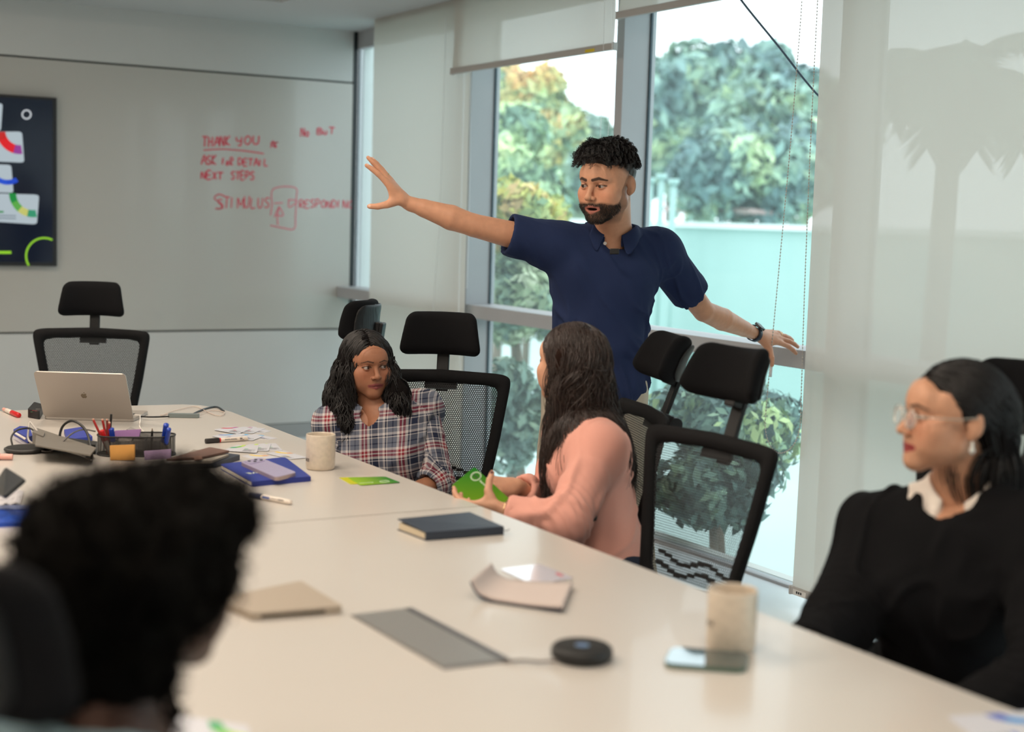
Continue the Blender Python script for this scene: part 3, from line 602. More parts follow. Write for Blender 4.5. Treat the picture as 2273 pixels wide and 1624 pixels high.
# ================================================================ outside
gnd = mat('green_court', lin((190, 208, 202)), .9, var=.05, vscale=.6)
o = sbox('ground', (XG+.12, -30, -.75), (60, 60, -.62), gnd)
tw = mat('green_render', lin((162, 194, 188)), .85, var=.05, vscale=.8)
pier = box('exterior_pier', (XG+.045, YW+.05, -.62), (4.95, YW+.35, 3.4), mat('white_render', lin((228, 232, 232)), .8)); pier['kind'] = 'structure'
w = empty('boundary_wall', (10, 8, -.62), 0, 'pale green boundary wall with white coping beyond the window', 'wall')
q = np.array((10, 8, -.62)); box('body', np.array((10, -25, -.62))-q, np.array((10.25, 16.2, 1.47))-q, tw, w); box('coping', np.array((9.93, -25, 1.47))-q, np.array((10.32, 16.25, 1.53))-q, mat('white_coping', lin((225, 235, 232)), .7), w)
for i, px in enumerate((1440, 1465, 1492)):
    p_ = onpl(px, 480, 0, 9.5); d = empty('vent_pipe', (p_[0], p_[1], -.62), 0, ('pale green capped pipe nearest the window mullion', 'middle one of the three pale green capped pipes', 'pale green capped pipe farthest from the mullion')[i], 'pipe', 'capped pipes by the boundary wall')
    h = (2.0, 2.04, 1.98)[i]+.62; tube('pipe', [(0, 0, 0), (0, 0, h)], .035, tw, d, 12); tube('cap', [(0, 0, h-.05), (0, 0, h+.01)], .06, tw, d, 12)
r_ = box('shed_roof', (-.6, -.9, 0), (0.2, .9, .05), mat('reddish_roof', lin((186, 158, 154)), .8), None); p_ = onpl(1630, 470, 0, 13); r_.location = p_-np.array((0, 0, .05)); r_.rotation_euler = (0, math.radians(4), .1); tag(r_, 'flat faded red roof edge seen just over the boundary wall', 'roof')
LEAF = {}
def leafmat(k):
    if k in LEAF: return LEAF[k]
    M_ = mat('foliage_'+k, (.1, .2, .1), .6, attr=True); nt, b, L = nodes_of(M_); LEAF[k] = M_; return M_
def tree(name, label, cat, c, rad, n, leaf, pal, trunk=True, seed=0, group=None, lobes=9, core=.72, wild=.25, ground=-.62):
    rg = np.random.default_rng(seed); c = np.array(c, float); rad = np.array(rad, float); root = empty(name, (c[0], c[1], ground), 0, label, cat, group)
    u = rg.normal(size=(lobes, 3)); u /= np.linalg.norm(u, axis=1, keepdims=True); lc = u*rad*rg.uniform(.35, .75, (lobes, 1)); lr = rad.mean()*rg.uniform(.28, .5, lobes)
    k = rg.integers(0, lobes, n); v = rg.normal(size=(n, 3)); v /= np.linalg.norm(v, axis=1, keepdims=True); p = lc[k]+v*(lr[k]*rg.uniform(.75, 1.12, n))[:, None]
    nn = v+rg.normal(size=(n, 3))*.5; nn /= np.linalg.norm(nn, axis=1, keepdims=True); a = np.cross(nn, rg.normal(size=(n, 3))); a /= np.linalg.norm(a, axis=1, keepdims=True); b = np.cross(nn, a)
    s = leaf*rg.uniform(.6, 1.3, n)[:, None]; V = np.stack([p-a*s, p+b*s*.45+nn*s*.1, p+a*s, p-b*s*.45+nn*s*.1], 1).reshape(-1, 3)+c-np.array(root.location)
    pal = np.array([lin(x) for x in pal]); t = (fbm(p*np.array(1.2)/rad.mean()*2.2, 2, seed)*.9+.5+.15*rg.normal(size=n)).clip(0, .999)*(len(pal)-1); i0 = t.astype(int); col = pal[i0]*(1-(t-i0))[:, None]+pal[np.minimum(i0+1, len(pal)-1)]*(t-i0)[:, None]; col = col*rg.uniform(.7, 1.25, (n, 1))
    V = V.reshape(n, 4, 3); o = fastmesh('foliage', V.reshape(-1, 3), np.arange(4*n).reshape(n, 4), leafmat('a'), root, np.repeat(col, 4, 0), smooth=False); o['kind'] = 'stuff'
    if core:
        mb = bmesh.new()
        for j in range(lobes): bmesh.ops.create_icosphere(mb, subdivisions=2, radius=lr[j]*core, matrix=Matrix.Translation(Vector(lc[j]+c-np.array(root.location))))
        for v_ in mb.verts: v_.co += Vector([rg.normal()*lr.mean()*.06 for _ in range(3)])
        bmobj('crown_core', mb, mat('inner_'+str(seed), tuple(pal[0]*.75), .9), root)  # opaque lumps, darker than the leaves, added to make the crown look dense
    if trunk:
        h = c[2]-ground; tube('trunk', [(0, 0, 0), (.05*h/3, .02, h*.4), (-.02, .04, h*.9)], [.06*rad.mean()+.02, .045*rad.mean()+.015, .02*rad.mean()+.01], mat('bark', lin((120, 105, 90)), .9), root, 8)
    return root
DG = [(98, 128, 130), (124, 156, 150), (152, 182, 160), (194, 214, 168)]; LG = [(120, 154, 132), (160, 190, 150), (192, 214, 160), (218, 230, 166)]; YG = [(120, 150, 110), (180, 196, 120), (222, 214, 110), (228, 190, 130)]  # leaf tones paled, dark greens also blued: distance haze painted into the colour
def rp_(px, d): return px*d/FPX
tree('dense_tree', 'tallest dark green tree beyond the wall, crown rising above the rest', 'tree', P(1650, 235, 22), (rp_(185, 22), rp_(185, 22), rp_(200, 22)), 9000, .16, DG, seed=11, lobes=16)
tree('dense_tree', 'dark green tree beyond the wall next to the window mullion', 'tree', P(1490, 285, 23), (rp_(110, 23), rp_(110, 23), rp_(175, 23)), 6000, .16, DG, seed=12, lobes=12)
tree('dense_tree', 'dark green tree beyond the wall at the edge of the long blind', 'tree', P(1800, 340, 21), (rp_(120, 21), rp_(120, 21), rp_(200, 21)), 6000, .15, DG, seed=13, lobes=12)
tree('bushy_tree', 'low dark tree just over the boundary wall', 'tree', P(1680, 400, 20), (rp_(260, 20), rp_(180, 20), rp_(90, 20)), 7000, .11, DG, seed=14, lobes=14)
tree('tall_tree', 'tall hazy blue-green tree behind the middle window', 'tree', P(1280, 420, 25), (rp_(130, 25), rp_(130, 25), rp_(210, 25)), 5000, .15, [(104, 132, 128), (140, 168, 150), (170, 195, 165)], seed=15, lobes=12)
tree('flowering_tree', 'yellow-orange blossoming tree in the middle window', 'tree', P(1180, 270, 18), (rp_(110, 18), rp_(110, 18), rp_(120, 18)), 5000, .12, [(130, 160, 130), (190, 205, 150), (226, 200, 130), (232, 180, 130)], seed=16, lobes=12)
tree('light_tree', 'pale green tree in the middle window, nearest to the far blind', 'tree', P(1110, 390, 15), (rp_(150, 15), rp_(130, 15), rp_(190, 15)), 7000, .10, LG, seed=17, lobes=14)
tree('yellow_shrub', 'yellow-green shrub close outside the middle window', 'shrub', P(1150, 500, 10.5), (rp_(110, 10.5), .4, rp_(110, 10.5)), 4500, .055, YG, seed=18, lobes=11)
tree('leafy_shrub', 'grey-green leafy shrub outside the middle window', 'shrub', P(1160, 640, 10.2), (rp_(110, 10.2), .4, rp_(150, 10.2)), 5000, .05, [(96, 124, 112), (130, 156, 134), (166, 186, 144), (204, 214, 182)], seed=19, lobes=14, core=.6)
tree('leafy_shrub', 'loose grey-green shrub low outside the middle window with bright gaps', 'shrub', P(1165, 900, 9), (rp_(120, 9), .35, rp_(150, 9)), 2600, .045, [(88, 112, 106), (120, 146, 132), (160, 180, 152)], seed=20, lobes=13, core=.42)
tree('leafy_shrub', 'dark leafy shrub outside the window below the hand rail', 'shrub', P(1610, 950, 7.2), (rp_(210, 7.2), .3, rp_(120, 7.2)), 4200, .04, [(66, 98, 96), (98, 130, 120), (134, 164, 136), (184, 204, 136)], seed=21, lobes=15, core=.5)
tree('leafy_shrub', 'dark leafy shrub outside, lower than the hand rail, behind the empty chair', 'shrub', P(1600, 1075, 7.0), (rp_(190, 6.6), .25, rp_(80, 6.6)), 2600, .04, [(66, 98, 96), (98, 130, 120), (134, 164, 136)], seed=22, lobes=11, core=.45)
# palm outside the fully lowered blind
def palm(c, seed=3):
    rg = np.random.default_rng(seed); c = np.array(c); root = empty('palm_tree', (c[0], c[1], -.62), 0, 'palm tree outside, seen as a soft silhouette through the lowered blind', 'tree'); q = np.array(root.location)
    tube('trunk', [(0, 0, 0), (.05, .1, 1.2), tuple(c-q)], [.10, .08, .07], mat('bark', lin((120, 105, 90)), .9), root, 10); pm = mat('palm_green', lin((58, 84, 64)), .6)
    for k in range(13):
        az = 2*math.pi*k/13+rg.uniform(-.2, .2); el = rg.uniform(.1, 1.2); d = np.array((math.cos(az)*math.cos(el), math.sin(az)*math.cos(el), math.sin(el))); ln = rg.uniform(.75, 1.0); pts = []; p = c-q
        for i in range(9): pts.append(p.copy()); p = p+d*ln/8; d = nrm(d+np.array((0, 0, -.24)))
        pts = np.array(pts); V, F = tube_arrays(pts, np.linspace(.02, .006, 9), 5); V = [np.array(v) for v in V]; tg = np.gradient(pts, axis=0)
        for i in range(1, 9):
            for m_ in range(3):
                t = (m_)/3; b0 = pts[i]*(1-t)+pts[i-1]*t; tn = nrm(tg[i]); sd = nrm(np.cross(tn, UZ+.01)); L_ = .36*(1-abs(i/8-.4))
                for s in (-1, 1): n0 = len(V); tip = b0+sd*s*L_*.9+tn*L_*.55-UZ*.12; w_ = tn*.03; V += [b0-w_, b0+w_, b0*.4+tip*.6+w_*1.2, tip]; F.append((n0, n0+1, n0+2, n0+3))
        mesh('frond', V, F, pm, root)
palm((6.9, 6.53, 2.46))
cb = tube('overhead_cable', smoothpts([P(1600, -70, 5.6), P(1645, 0, 5.6), P(1730, 105, 5.65), P(1810, 205, 5.7), P(1900, 290, 5.8)], 6), .0042, mat('cable_sheath', lin((70, 92, 110)), .5)); tag(cb, 'thin grey cable slanting down outside the window above the trees', 'cable')

# ================================================================ things on the table
ZT = .735
def rndw(c, r=.08, k=5):
    c = [np.array(p, float) for p in c]; o = []
    for i in range(4):
        p, a, b = c[i], c[i-1], c[(i+1) % 4]; u = (a-p); v = (b-p); m_ = min(np.linalg.norm(u), np.linalg.norm(v))*r; u = nrm(u)*m_; v = nrm(v)*m_
        for t in np.linspace(0, 1, k): o.append(p+u*(1-t)**2+v*t**2)
    return o
def slab(name, pts, th, m, parent=None, up=UZ, root=None):
    """solid slab from a world outline"""
    q = np.array(root.location) if root is not None else (np.array(parent.location) if parent is not None else np.zeros(3))
    V = [p-q for p in pts]+[p-q+np.asarray(up)*th for p in pts]; n = len(pts); a = sum(np.cross(V[i], V[(i+1) % n]) for i in range(n)) @ np.asarray(up)
    F = [tuple(range(n-1, -1, -1)), tuple(range(n, 2*n))]+[(i, (i+1) % n, n+(i+1) % n, n+i) for i in range(n)]
    bm = bmesh.new(); vs = [bm.verts.new(v) for v in V]; [bm.faces.new([vs[i] for i in f]) for f in F]; return bmobj(name, bm, m, parent)
def TP(px, z=ZT): return [T(x, y, z) for x, y in px]
def cen(pts): return np.mean(pts, axis=0)
def text(body, M_, size, m, parent, name='lettering', ext=.0003):
    c = bpy.data.curves.new(name, 'FONT'); c.body = body; c.size = size; c.extrude = ext; c.align_x = 'CENTER'; c.align_y = 'CENTER'; c.resolution_u = 2; c.materials.append(m)
    t_ = bpy.data.objects.new(name, c); COL.objects.link(t_); bpy.context.view_layer.update(); me = bpy.data.meshes.new_from_object(t_.evaluated_get(bpy.context.evaluated_depsgraph_get())); bpy.data.objects.remove(t_)
    if not me.materials: me.materials.append(m)
    o = bpy.data.objects.new(name, me); COL.objects.link(o); o.parent = parent; o.matrix_local = M_; return o
silver = mat('silver_aluminium', lin((172, 164, 156)), .42, .35, var=.02); dgrey = mat('dark_grey_plastic', lin((52, 50, 50)), .5); blk2 = mat('matt_black', (.010, .010, .010), .5); card_w = mat('card_white', lin((205, 206, 214)), .38, coat=.15)
wplast = mat('white_plastic', lin((225, 218, 210)), .4); redp = mat('red_plastic', lin((200, 22, 28)), .35); bluep = mat('blue_plastic', lin((24, 62, 170)), .35); inkk = mat('printed_ink', lin((60, 60, 66)), .6)
# ---- open laptop
A, B = T(97, 930), T(296, 936); X_ = nrm(B-A); wd = np.linalg.norm(B-A); Yb = np.cross(UZ, X_)   # away from the viewer
lp = empty('laptop', (A+B)/2, 0, 'open silver laptop with apple emblem on lid, on the far end of the table', 'laptop'); M0 = MX((0, 0, 0), X_)
plate('base', rrect(wd, .212, .012), 0.001, .0125, silver, lp, M0 @ Matrix.Translation((0, .108, 0)), bevel=.002)
box('keyboard', (-wd*.42, .03, .0124), (wd*.42, .125, .0132), blk2, lp, 0, M0)
tl = math.radians(33); Ml = M0 @ Matrix.Translation((0, .004, .010)) @ Matrix.Rotation(math.radians(90)+tl, 4, 'X')
lid = plate('lid', [(x, y+.104) for x, y in rrect(wd, .208, .012)], -.003, .0025, silver, lp, Ml, bevel=.0015)
plate('screen', [(x, y+.106) for x, y in rrect(wd-.012, .190, .006)], -.0036, -.0031, blk2, lid, Ml)
ap = [(.0, .62), (.22, .80), (.52, .84), (.80, .66), (.62, .42), (.60, .12), (.82, -.12), (.62, -.56), (.36, -.84), (.10, -.76), (-.14, -.76), (-.40, -.84), (-.68, -.52), (-.86, -.02), (-.82, .42), (-.52, .78), (-.20, .80)]
em = mat('polished_emblem', lin((128, 116, 100)), .25, .5); Me = Ml @ Matrix.Translation((.0, .104, .0022)) @ Matrix.Scale(.0125, 4) @ Matrix.Rotation(math.pi, 4, 'Y') @ Matrix.Rotation(0, 4, 'X')
Me = Ml @ Matrix.Translation((-.0, .104, 0.0024)) @ Matrix.Diagonal((.0125, .0125, 1, 1))
plate('emblem', smoothpts(ap+[ap[0]], 3)[:-1, :2].tolist() if False else ap, 0, .0005, em, lid, Me); plate('emblem_leaf', [(.02, .95), (.05, 1.2), (.32, 1.42), (.30, 1.15)], 0, .0005, em, lid, Me)
# ---- markers and pens lying down
def pen(name, label, a, b, r, segs, z=ZT, cat='pen', group=None, off=0):
    """segs: list of (t0,t1,radius factor,material,part name)"""
    a = T(*a, z); b = T(*b, z); a[2] = b[2] = z+r+.0004+off; root = empty(name, a, 0, label, cat, group); d = b-a
    for t0, t1, k, m_, nm in segs:
        V, F = tube_arrays([d*t0, d*(t0+.01), d*(t1-.01), d*t1], [r*k*.93, r*k, r*k, r*k*.93], 14); mesh(nm, V, F, m_, root, True)
    return root, d
whb = mat('marker_body_white', lin((224, 212, 200)), .35); clr = mat('pink_clear_plastic', lin((226, 168, 156)), .3); blkc = mat('black_cap', lin((38, 34, 32)), .35); nvc = mat('navy_cap', lin((40, 46, 78)), .35)
pen('whiteboard_marker', 'red-capped whiteboard marker beside the open laptop', (8, 913), (42, 927), .0085, [(0, .22, .8, clr, 'plug'), (.20, .55, 1, whb, 'barrel'), (.55, 1, 1.1, redp, 'cap')], cat='marker')
r_, d_ = pen('whiteboard_marker', 'black-capped white marker lying beside the blue-arc cards', (456, 984), (549, 978), .0075, [(0, .32, 1.12, blkc, 'cap'), (.32, .36, 1.02, redp, 'red_band'), (.33, .97, 1, whb, 'barrel'), (.96, 1, .8, whb, 'plug')], cat='marker')
def prints(root, d, r, items, m_):
    a = nrm(d); tow = nrm(CAM-np.array(root.location)); tow = nrm(tow-a*(a@tow)); nn = tow
    for t0, t1, v, h in items:
        M_ = MX(d*((t0+t1)/2)+nn*(r-.0001)+np.cross(nn, a)*v, a, z=nn); L_ = np.linalg.norm(d)*(t1-t0); box('print', (-L_/2, -h/2, 0), (L_/2, h/2, .0004), m_, root, 0, M_)
prints(r_, d_, .0075, [(.44, .56, .002, .0012), (.58, .72, .002, .0012), (.44, .74, -.0005, .0008), (.80, .86, .002, .003), (.80, .90, -.003, .0015)], inkk)
r_, d_ = pen('whiteboard_marker', 'dark blue capped white marker lying in front of the blue notebook', (556, 1103), (646, 1121), .0070, [(0, .30, 1.12, nvc, 'cap'), (.30, .95, 1, whb, 'barrel'), (.94, 1, .85, whb, 'plug')], cat='marker')
prints(r_, d_, .0070, [(.34, .52, .0, .006), ], mat('blue_print', lin((70, 90, 150)), .5)); prints(r_, d_, .0070, [(.56, .70, .001, .0012), (.72, .86, .001, .003)], inkk)
pen('glue_pen', 'clear pink-ended white marker with yellow sticker at the frame edge', (-40, 1020), (28, 1021), .0095, [(0, .55, 1, whb, 'barrel'), (.55, .60, 1.02, redp, 'red_band'), (.60, 1, .95, clr, 'cap')], cat='marker')
# ---- small black gadget
g = TP([(61, 926), (88, 931), (97, 915), (76, 909)]); o = empty('remote_receiver', cen(g), 0, 'small black electronic box with tiny green and red print, beside the laptop', 'gadget'); slab('case', rndw(g, .2), .030, blk2, o)
for i, (c_, px) in enumerate(((lin((180, 50, 40)), (74, 911)), (lin((170, 60, 50)), (80, 912)), (lin((60, 130, 80)), (70, 914)), (lin((170, 160, 150)), (82, 908)), (lin((160, 150, 140)), (87, 908)))):
    p_ = T(px[0], px[1], ZT+.0305); slab('mark', [p_+np.array(v) for v in ((-.004, -.002, 0), (.004, -.002, 0), (.004, .002, 0), (-.004, .002, 0))], .0006, mat('mark_%d' % i, c_, .5), o)
# ---- hub adapter and cables
hb = empty('usb_hub', T(408, 926), 0, 'slim grey adapter hub with dark cable to the right of the laptop', 'adapter'); Mh = MX((0, 0, 0), T(440, 927)-T(375, 926)); plate('body', rrect(.112, .030, .004), .001, .014, mat('hub_grey', lin((128, 138, 138)), .4, .3), hb, Mh, bevel=.001)
q = np.array(hb.location); zc_ = ZT+.004; tube('cable', smoothpts([T(375, 924, ZT+.008), T(350, 925, ZT+.01), T(330, 925, ZT+.012), T(313, 924, ZT+.010)], 6)-q, .0028, blk2, hb); box('plug', (-.012, -.005, 0), (.012, .005, .008), wplast, hb, .001, MX(T(306, 925, ZT+.006)-q, X_))
c_ = tube('power_cable', smoothpts([T(426, 920, zc_), T(442, 912, zc_), T(462, 905, zc_), T(482, 903, zc_), T(497, 912, zc_)], 6), .0035, mat('dark_cable', lin((48, 58, 64)), .5)); tag(c_, 'thick dark cable curving behind the adapter hub', 'cable')
c_ = tube('charging_cable', smoothpts([T(356, 921, zc_), T(380, 918, zc_), T(425, 919, zc_+.006), T(470, 911, zc_), T(497, 914, zc_), T(492, 922, zc_), T(475, 920, zc_), T(455, 911, zc_), T(440, 903, zc_), T(420, 903, zc_), T(380, 913, zc_), T(358, 922, zc_)], 6), .0016, mat('pinkish_white_cable', lin((206, 188, 176)), .45)); tag(c_, 'thin pale looped charging cable around the adapter hub', 'cable')
c_ = tube('white_cable', smoothpts([T(311, 922, ZT+.014), T(311, 934, ZT+.02), T(310, 946, ZT+.004), T(316, 955, ZT+.003), T(330, 968, ZT+.003), T(345, 978, ZT+.003)], 6), .0022, wplast); tag(c_, 'short white cable hanging from the laptop edge', 'cable')
# ---- far conference puck, grey stand, blue cases, cables
def puck(label, px, w, h, m, light=None):
    c = T(*px); o = empty('speakerphone', c, 0, label, 'speaker'); lathe('body', [(w*.44, .0), (w*.49, .006), (w*.5, h*.55), (w*.49, h*.85), (w*.455, h)], m, o, 40); lathe('grille', [(w*.45, h), (w*.44, h+.0012), (.001, h+.0012)], mat('grille_cloth', (.014, .014, .014), .9, bump=.5, bscale=1500), o, 40)
    if light: lathe('light', [(.013, h+.0012), (.012, h+.0018), (.0005, h+.0018)], mat('blue_touch_light', lin((84, 112, 148)), .3), o, 20)
    return o
puck('flat dark round speakerphone near the frame edge, in front of the grey stand', (56, 1002), .128, .014, mat('charcoal', lin((44, 42, 42)), .5))
pk_ = puck('small black round speakerphone with blue light in front of the table hatch', (1291, 1462), .110, .024, blk2, True)
c_ = tube('speaker_cable', smoothpts([T(1118, 1468, ZT+.003), T(1160, 1465, ZT+.006), T(1200, 1468, ZT+.006), T(1236, 1466, ZT+.010)], 6), .0026, mat('grey_cable', lin((112, 104, 100)), .5)); tag(c_, 'short grey cable from the table hatch to the speakerphone', 'cable')
st = empty('laptop_stand', T(140, 990), 0, 'grey angled metal stand with black underside between speakerphone and pencil organiser', 'stand'); q = np.array(st.location); stm = mat('stand_grey', lin((112, 106, 98)), .45)
p4 = [T(78, 990, ZT+.050), T(200, 1012, ZT+.034), T(214, 996, ZT+.028), T(82, 952, ZT+.028)]; slab('top_plate', p4, .004, stm, st); p5 = [T(96, 1002), T(212, 1008), T(216, 1000), T(98, 985)]; slab('body', p5, .030, blk2, st); slab('side_plate', [T(72, 990), T(96, 1000), T(100, 990), T(78, 980)], .046, stm, st)
bb = TP([(142, 962), (180, 956), (206, 978), (150, 984)]); o = empty('notebook', cen(bb), 0, 'bright blue notebook behind the grey stand', 'notebook'); slab('cover', rndw(bb, .08), .014, mat('royal_blue_cover', lin((38, 56, 150)), .5), o)
bb = TP([(30, 966), (62, 984), (72, 980), (66, 960), (44, 958)]); o = empty('stapler', cen(bb), 0, 'small blue and white stapler under the looped cable', 'stapler'); slab('body', bb, .020, mat('royal_blue_cover', lin((38, 56, 150)), .5), o); slab('white_strip', [T(33, 963, ZT+.0205), T(55, 976, ZT+.0205), T(58, 974, ZT+.0205), T(36, 961, ZT+.0205)], .003, wplast, o)
bcb = mat('black_cable', lin((34, 32, 30)), .5); wcb = mat('clear_white_cable', lin((176, 170, 164)), .4); gcb = mat('grey_cable2', lin((92, 86, 82)), .45)
def cab(label, pts, r, m):
    c_ = tube('cable', smoothpts([P(x, y, d) for x, y, d in pts], 8), r, m); tag(c_, label, 'cable'); return c_
dd_ = lambda y: 3225*.765/(y-455)
cab('black cable looping up in a tall arch beside the pencil organiser', [(135, 985, 4.65), (133, 965, 4.65), (140, 945, 4.65), (157, 934, 4.63), (176, 940, 4.6), (192, 958, 4.57), (200, 985, 4.52), (204, 1012, 4.42), (203, 1022, 4.34)], .0042, bcb)
cab('pale cable hanging in a bight over the grey stand', [(84, 985, 4.66), (68, 981, 4.66), (62, 970, 4.68), (64, 948, 4.7), (66, 936, 4.72), (74, 945, 4.7), (92, 968, 4.62), (118, 990, 4.5), (150, 1001, 4.42), (190, 1013, 4.38)], .0034, wcb)
cab('grey cable crossing the stand down towards the organiser', [(84, 958, 4.72), (110, 972, 4.62), (135, 985, 4.52), (160, 1001, 4.45), (185, 1012, 4.40), (203, 1021, 4.33)], .0030, gcb)
cab('dark cable rising from the far speakerphone and over the blue stapler', [(28, 990, 4.60), (25, 972, 4.62), (33, 958, 4.66), (50, 951, 4.68), (72, 953, 4.68), (96, 985, 4.52)], .0030, bcb)
cab('thin grey cable coming from the speakerphone side and over to the arch', [(92, 1001, 4.50), (112, 1001, 4.50), (135, 984, 4.50), (160, 962, 4.55), (185, 953, 4.62), (212, 957, 4.62)], .0026, gcb)
# ---- organiser
oc = T(303, 1008); org = empty('desk_organiser', oc, 0, 'black wire-mesh oval desk organiser holding pencils and markers', 'organiser'); hw, hd, hh = .118, .052, .062; OX = nrm(T(380, 1012)-T(225, 1012)); OY = np.cross(UZ, OX); Mo = MX((0, 0, 0), OX)
wm = bpy.data.materials.new('wire_mesh'); wm.use_nodes = True; nt = wm.node_tree; b = nt.nodes['Principled BSDF']; L = nt.links.new; b.inputs['Base Color'].default_value = (.02, .018, .017, 1); b.inputs['Roughness'].default_value = .5
uvn = nt.nodes.new('ShaderNodeUVMap'); sp = nt.nodes.new('ShaderNodeSeparateXYZ'); L(uvn.outputs[0], sp.inputs[0]); u_ = mathn(nt, 'FRACT', mathn(nt, 'MULTIPLY', mathn(nt, 'ADD', sp.outputs[0], sp.outputs[1]), 300)); v_ = mathn(nt, 'FRACT', mathn(nt, 'MULTIPLY', mathn(nt, 'SUBTRACT', sp.outputs[0], sp.outputs[1]), 300))
hole = mathn(nt, 'MULTIPLY', mathn(nt, 'GREATER_THAN', u_, .42), mathn(nt, 'GREATER_THAN', v_, .42)); trn = nt.nodes.new('ShaderNodeBsdfTransparent'); mx = nt.nodes.new('ShaderNodeMixShader'); L(hole, mx.inputs[0]); L(b.outputs[0], mx.inputs[1]); L(trn.outputs[0], mx.inputs[2]); L(mx.outputs[0], nt.nodes['Material Output'].inputs[0])
ol = rrect(hw*2, hd*2, hd*.98, 10); ol = ol+[ol[0]]; V = []; U = []; per = 0
for i, (x, y) in enumerate(ol):
    if i: per += math.hypot(x-ol[i-1][0], y-ol[i-1][1])
    for z in (.002, hh): V.append(tuple(Mo @ Vector((x, y, z)))); U.append((per, z))
fastmesh('mesh_wall', np.array(V), np.array([(2*i, 2*i+2, 2*i+3, 2*i+1) for i in range(len(ol)-1)]), wm, org, None, np.array(U)); plate('floor_tray', rrect(hw*2-.002, hd*2-.002, hd*.95, 8), 0, .002, blk2, org, Mo)
for z in (.003, hh): tube('rim', [tuple(Mo @ Vector((x, y, z))) for x, y in ol], .0024, blk2, org, 6)
for x in (-.058, -.01, .03, .075): V = [tuple(Mo @ Vector((x+(.02 if z > .01 and x > -.02 else 0)*0, y, z))) for y in (-hd*.97, hd*.97) for z in (.002, hh-.012)]; fastmesh('divider', np.array(V), np.array([(0, 2, 3, 1)]), wm, org, None, np.array([(0, 0), (0, .06), (.1, 0), (.1, .06)])); tube('divider_rim', [V[1], V[3]], .0018, blk2, org, 5)
V = [tuple(Mo @ Vector((x, 0, z))) for x in (-.058, .10) for z in (.002, hh-.02)]; fastmesh('divider', np.array(V), np.array([(0, 2, 3, 1)]), wm, org, None, np.array([(0, 0), (0, .06), (.16, 0), (.16, .06)]))
def stick(name, label, top, bx, by, r, segs, cat, group=None):
    """upright thing in the organiser; top = (px, py, depth)"""
    a = np.array(Mo @ Vector((bx, by, .004)))+oc; b = P(*top); root = empty(name, a, 0, label, cat, group); d = b-a
    for t0, t1, k, m_, nm in segs: V, F = tube_arrays([d*t0, d*(t0+.01), d*(t1-.01), d*t1], [r*k, r*k, r*k, r*k], 8); mesh(nm, V, F, m_, root, True)
    return root
redpc = mat('red_pencil', lin((170, 44, 40)), .4); wood = mat('pencil_wood', lin((196, 150, 130)), .7); do = 4.50
for (tp_, bx, by, lb, m_) in (((206, 929, do), -.085, .01, 'red pencil leaning farthest out of the organiser', redpc), ((227, 930, do), -.082, .015, 'upright red pencil in the middle of the organiser pencils', redpc), ((238, 930, do+.03), -.09, .02, 'dark red pencil leaning behind the front red one', mat('maroon_pencil', lin((120, 52, 46)), .4)), ((243, 937, do-.03), -.088, 0.0, 'short red pencil in front of the black one', redpc), ((247, 919, do+.02), -.086, .02, 'tall black pencil standing in the organiser', blk2)):
    stick('pencil', lb, tp_, bx, by, .0038, [(0, .965, 1, m_, 'shaft'), (.96, 1, .96, wood if m_ is not blk2 else blk2, 'end')], 'pencil', 'pencils in the desk organiser')
stick('marker', 'red-capped marker standing in the organiser beside the pencils', (226, 955, do-.02), -.078, -.012, .0075, [(0, .6, .95, whb, 'barrel'), (.58, 1, 1.05, redp, 'cap')], 'marker')
stick('marker', 'blue-capped marker standing next to the purple pad in the organiser', (247, 951, do-.02), -.064, -.012, .0080, [(0, .5, .95, whb, 'barrel'), (.5, 1, 1.05, bluep, 'cap')], 'marker')
stick('marker', 'taller blue-capped marker at the far end of the organiser', (369, 942, do), .078, .012, .0085, [(0, .4, .95, whb, 'barrel'), (.4, 1, 1.05, bluep, 'cap')], 'marker')
stick('marker', 'shorter blue-capped marker at the far end of the organiser', (375, 952, do-.03), .084, -.006, .0070, [(0, .4, .95, whb, 'barrel'), (.4, 1, 1.05, bluep, 'cap')], 'marker')
stick('ballpoint_pen', 'thin dark pen pointing up beside the blue markers', (338, 951, do), .045, .0, .0035, [(0, .9, 1, blk2, 'shaft'), (.89, 1, .45, mat('brass_tip', lin((150, 120, 90)), .4, .6), 'tip')], 'pen')
def pad(label, name, px4, d, th, m, cat='notepad'):
    pts = [P(x, y, d) for x, y in px4]; nn = nrm(np.cross(pts[1]-pts[0], pts[2]-pts[0])); nn = nn if nn @ (CAM-pts[0]) > 0 else -nn; root = empty(name, cen(pts), 0, label, cat); slab('sheets', pts, th, m, root, up=nn); return root
pur = mat('purple_paper', lin((160, 118, 172)), .7); pad('purple notepad standing in the organiser', 'notepad', [(258, 972), (310, 969), (314, 952), (256, 955)], 4.52, .008, pur)
pad('orange-yellow sticky pad in the front of the organiser', 'sticky_notes', [(247, 1020), (300, 1020), (300, 986), (246, 988)], 4.43, .012, mat('orange_paper', lin((196, 142, 72)), .8)); pad('lilac sticky pad low at the front of the organiser', 'sticky_notes', [(322, 1020), (380, 1016), (380, 996), (321, 1000)], 4.42, .008, mat('lilac_paper', lin((140, 118, 150)), .8))
bx_ = TP([(273, 966), (283, 972), (336, 978), (326, 966)]); o = empty('metal_box', cen(bx_), 0, 'small slanted grey metal dock behind the organiser', 'gadget'); q = np.array(o.location)
V = [T(273, 966)-q, T(330, 976)-q, T(340, 969)-q, T(284, 958)-q, T(281, 952, ZT+.034)-q, T(290, 947, ZT+.034)-q]; mesh('case', V, [(0, 3, 2, 1), (0, 1, 4), (1, 2, 5, 4), (2, 3, 5), (3, 0, 4, 5)], silver, o)
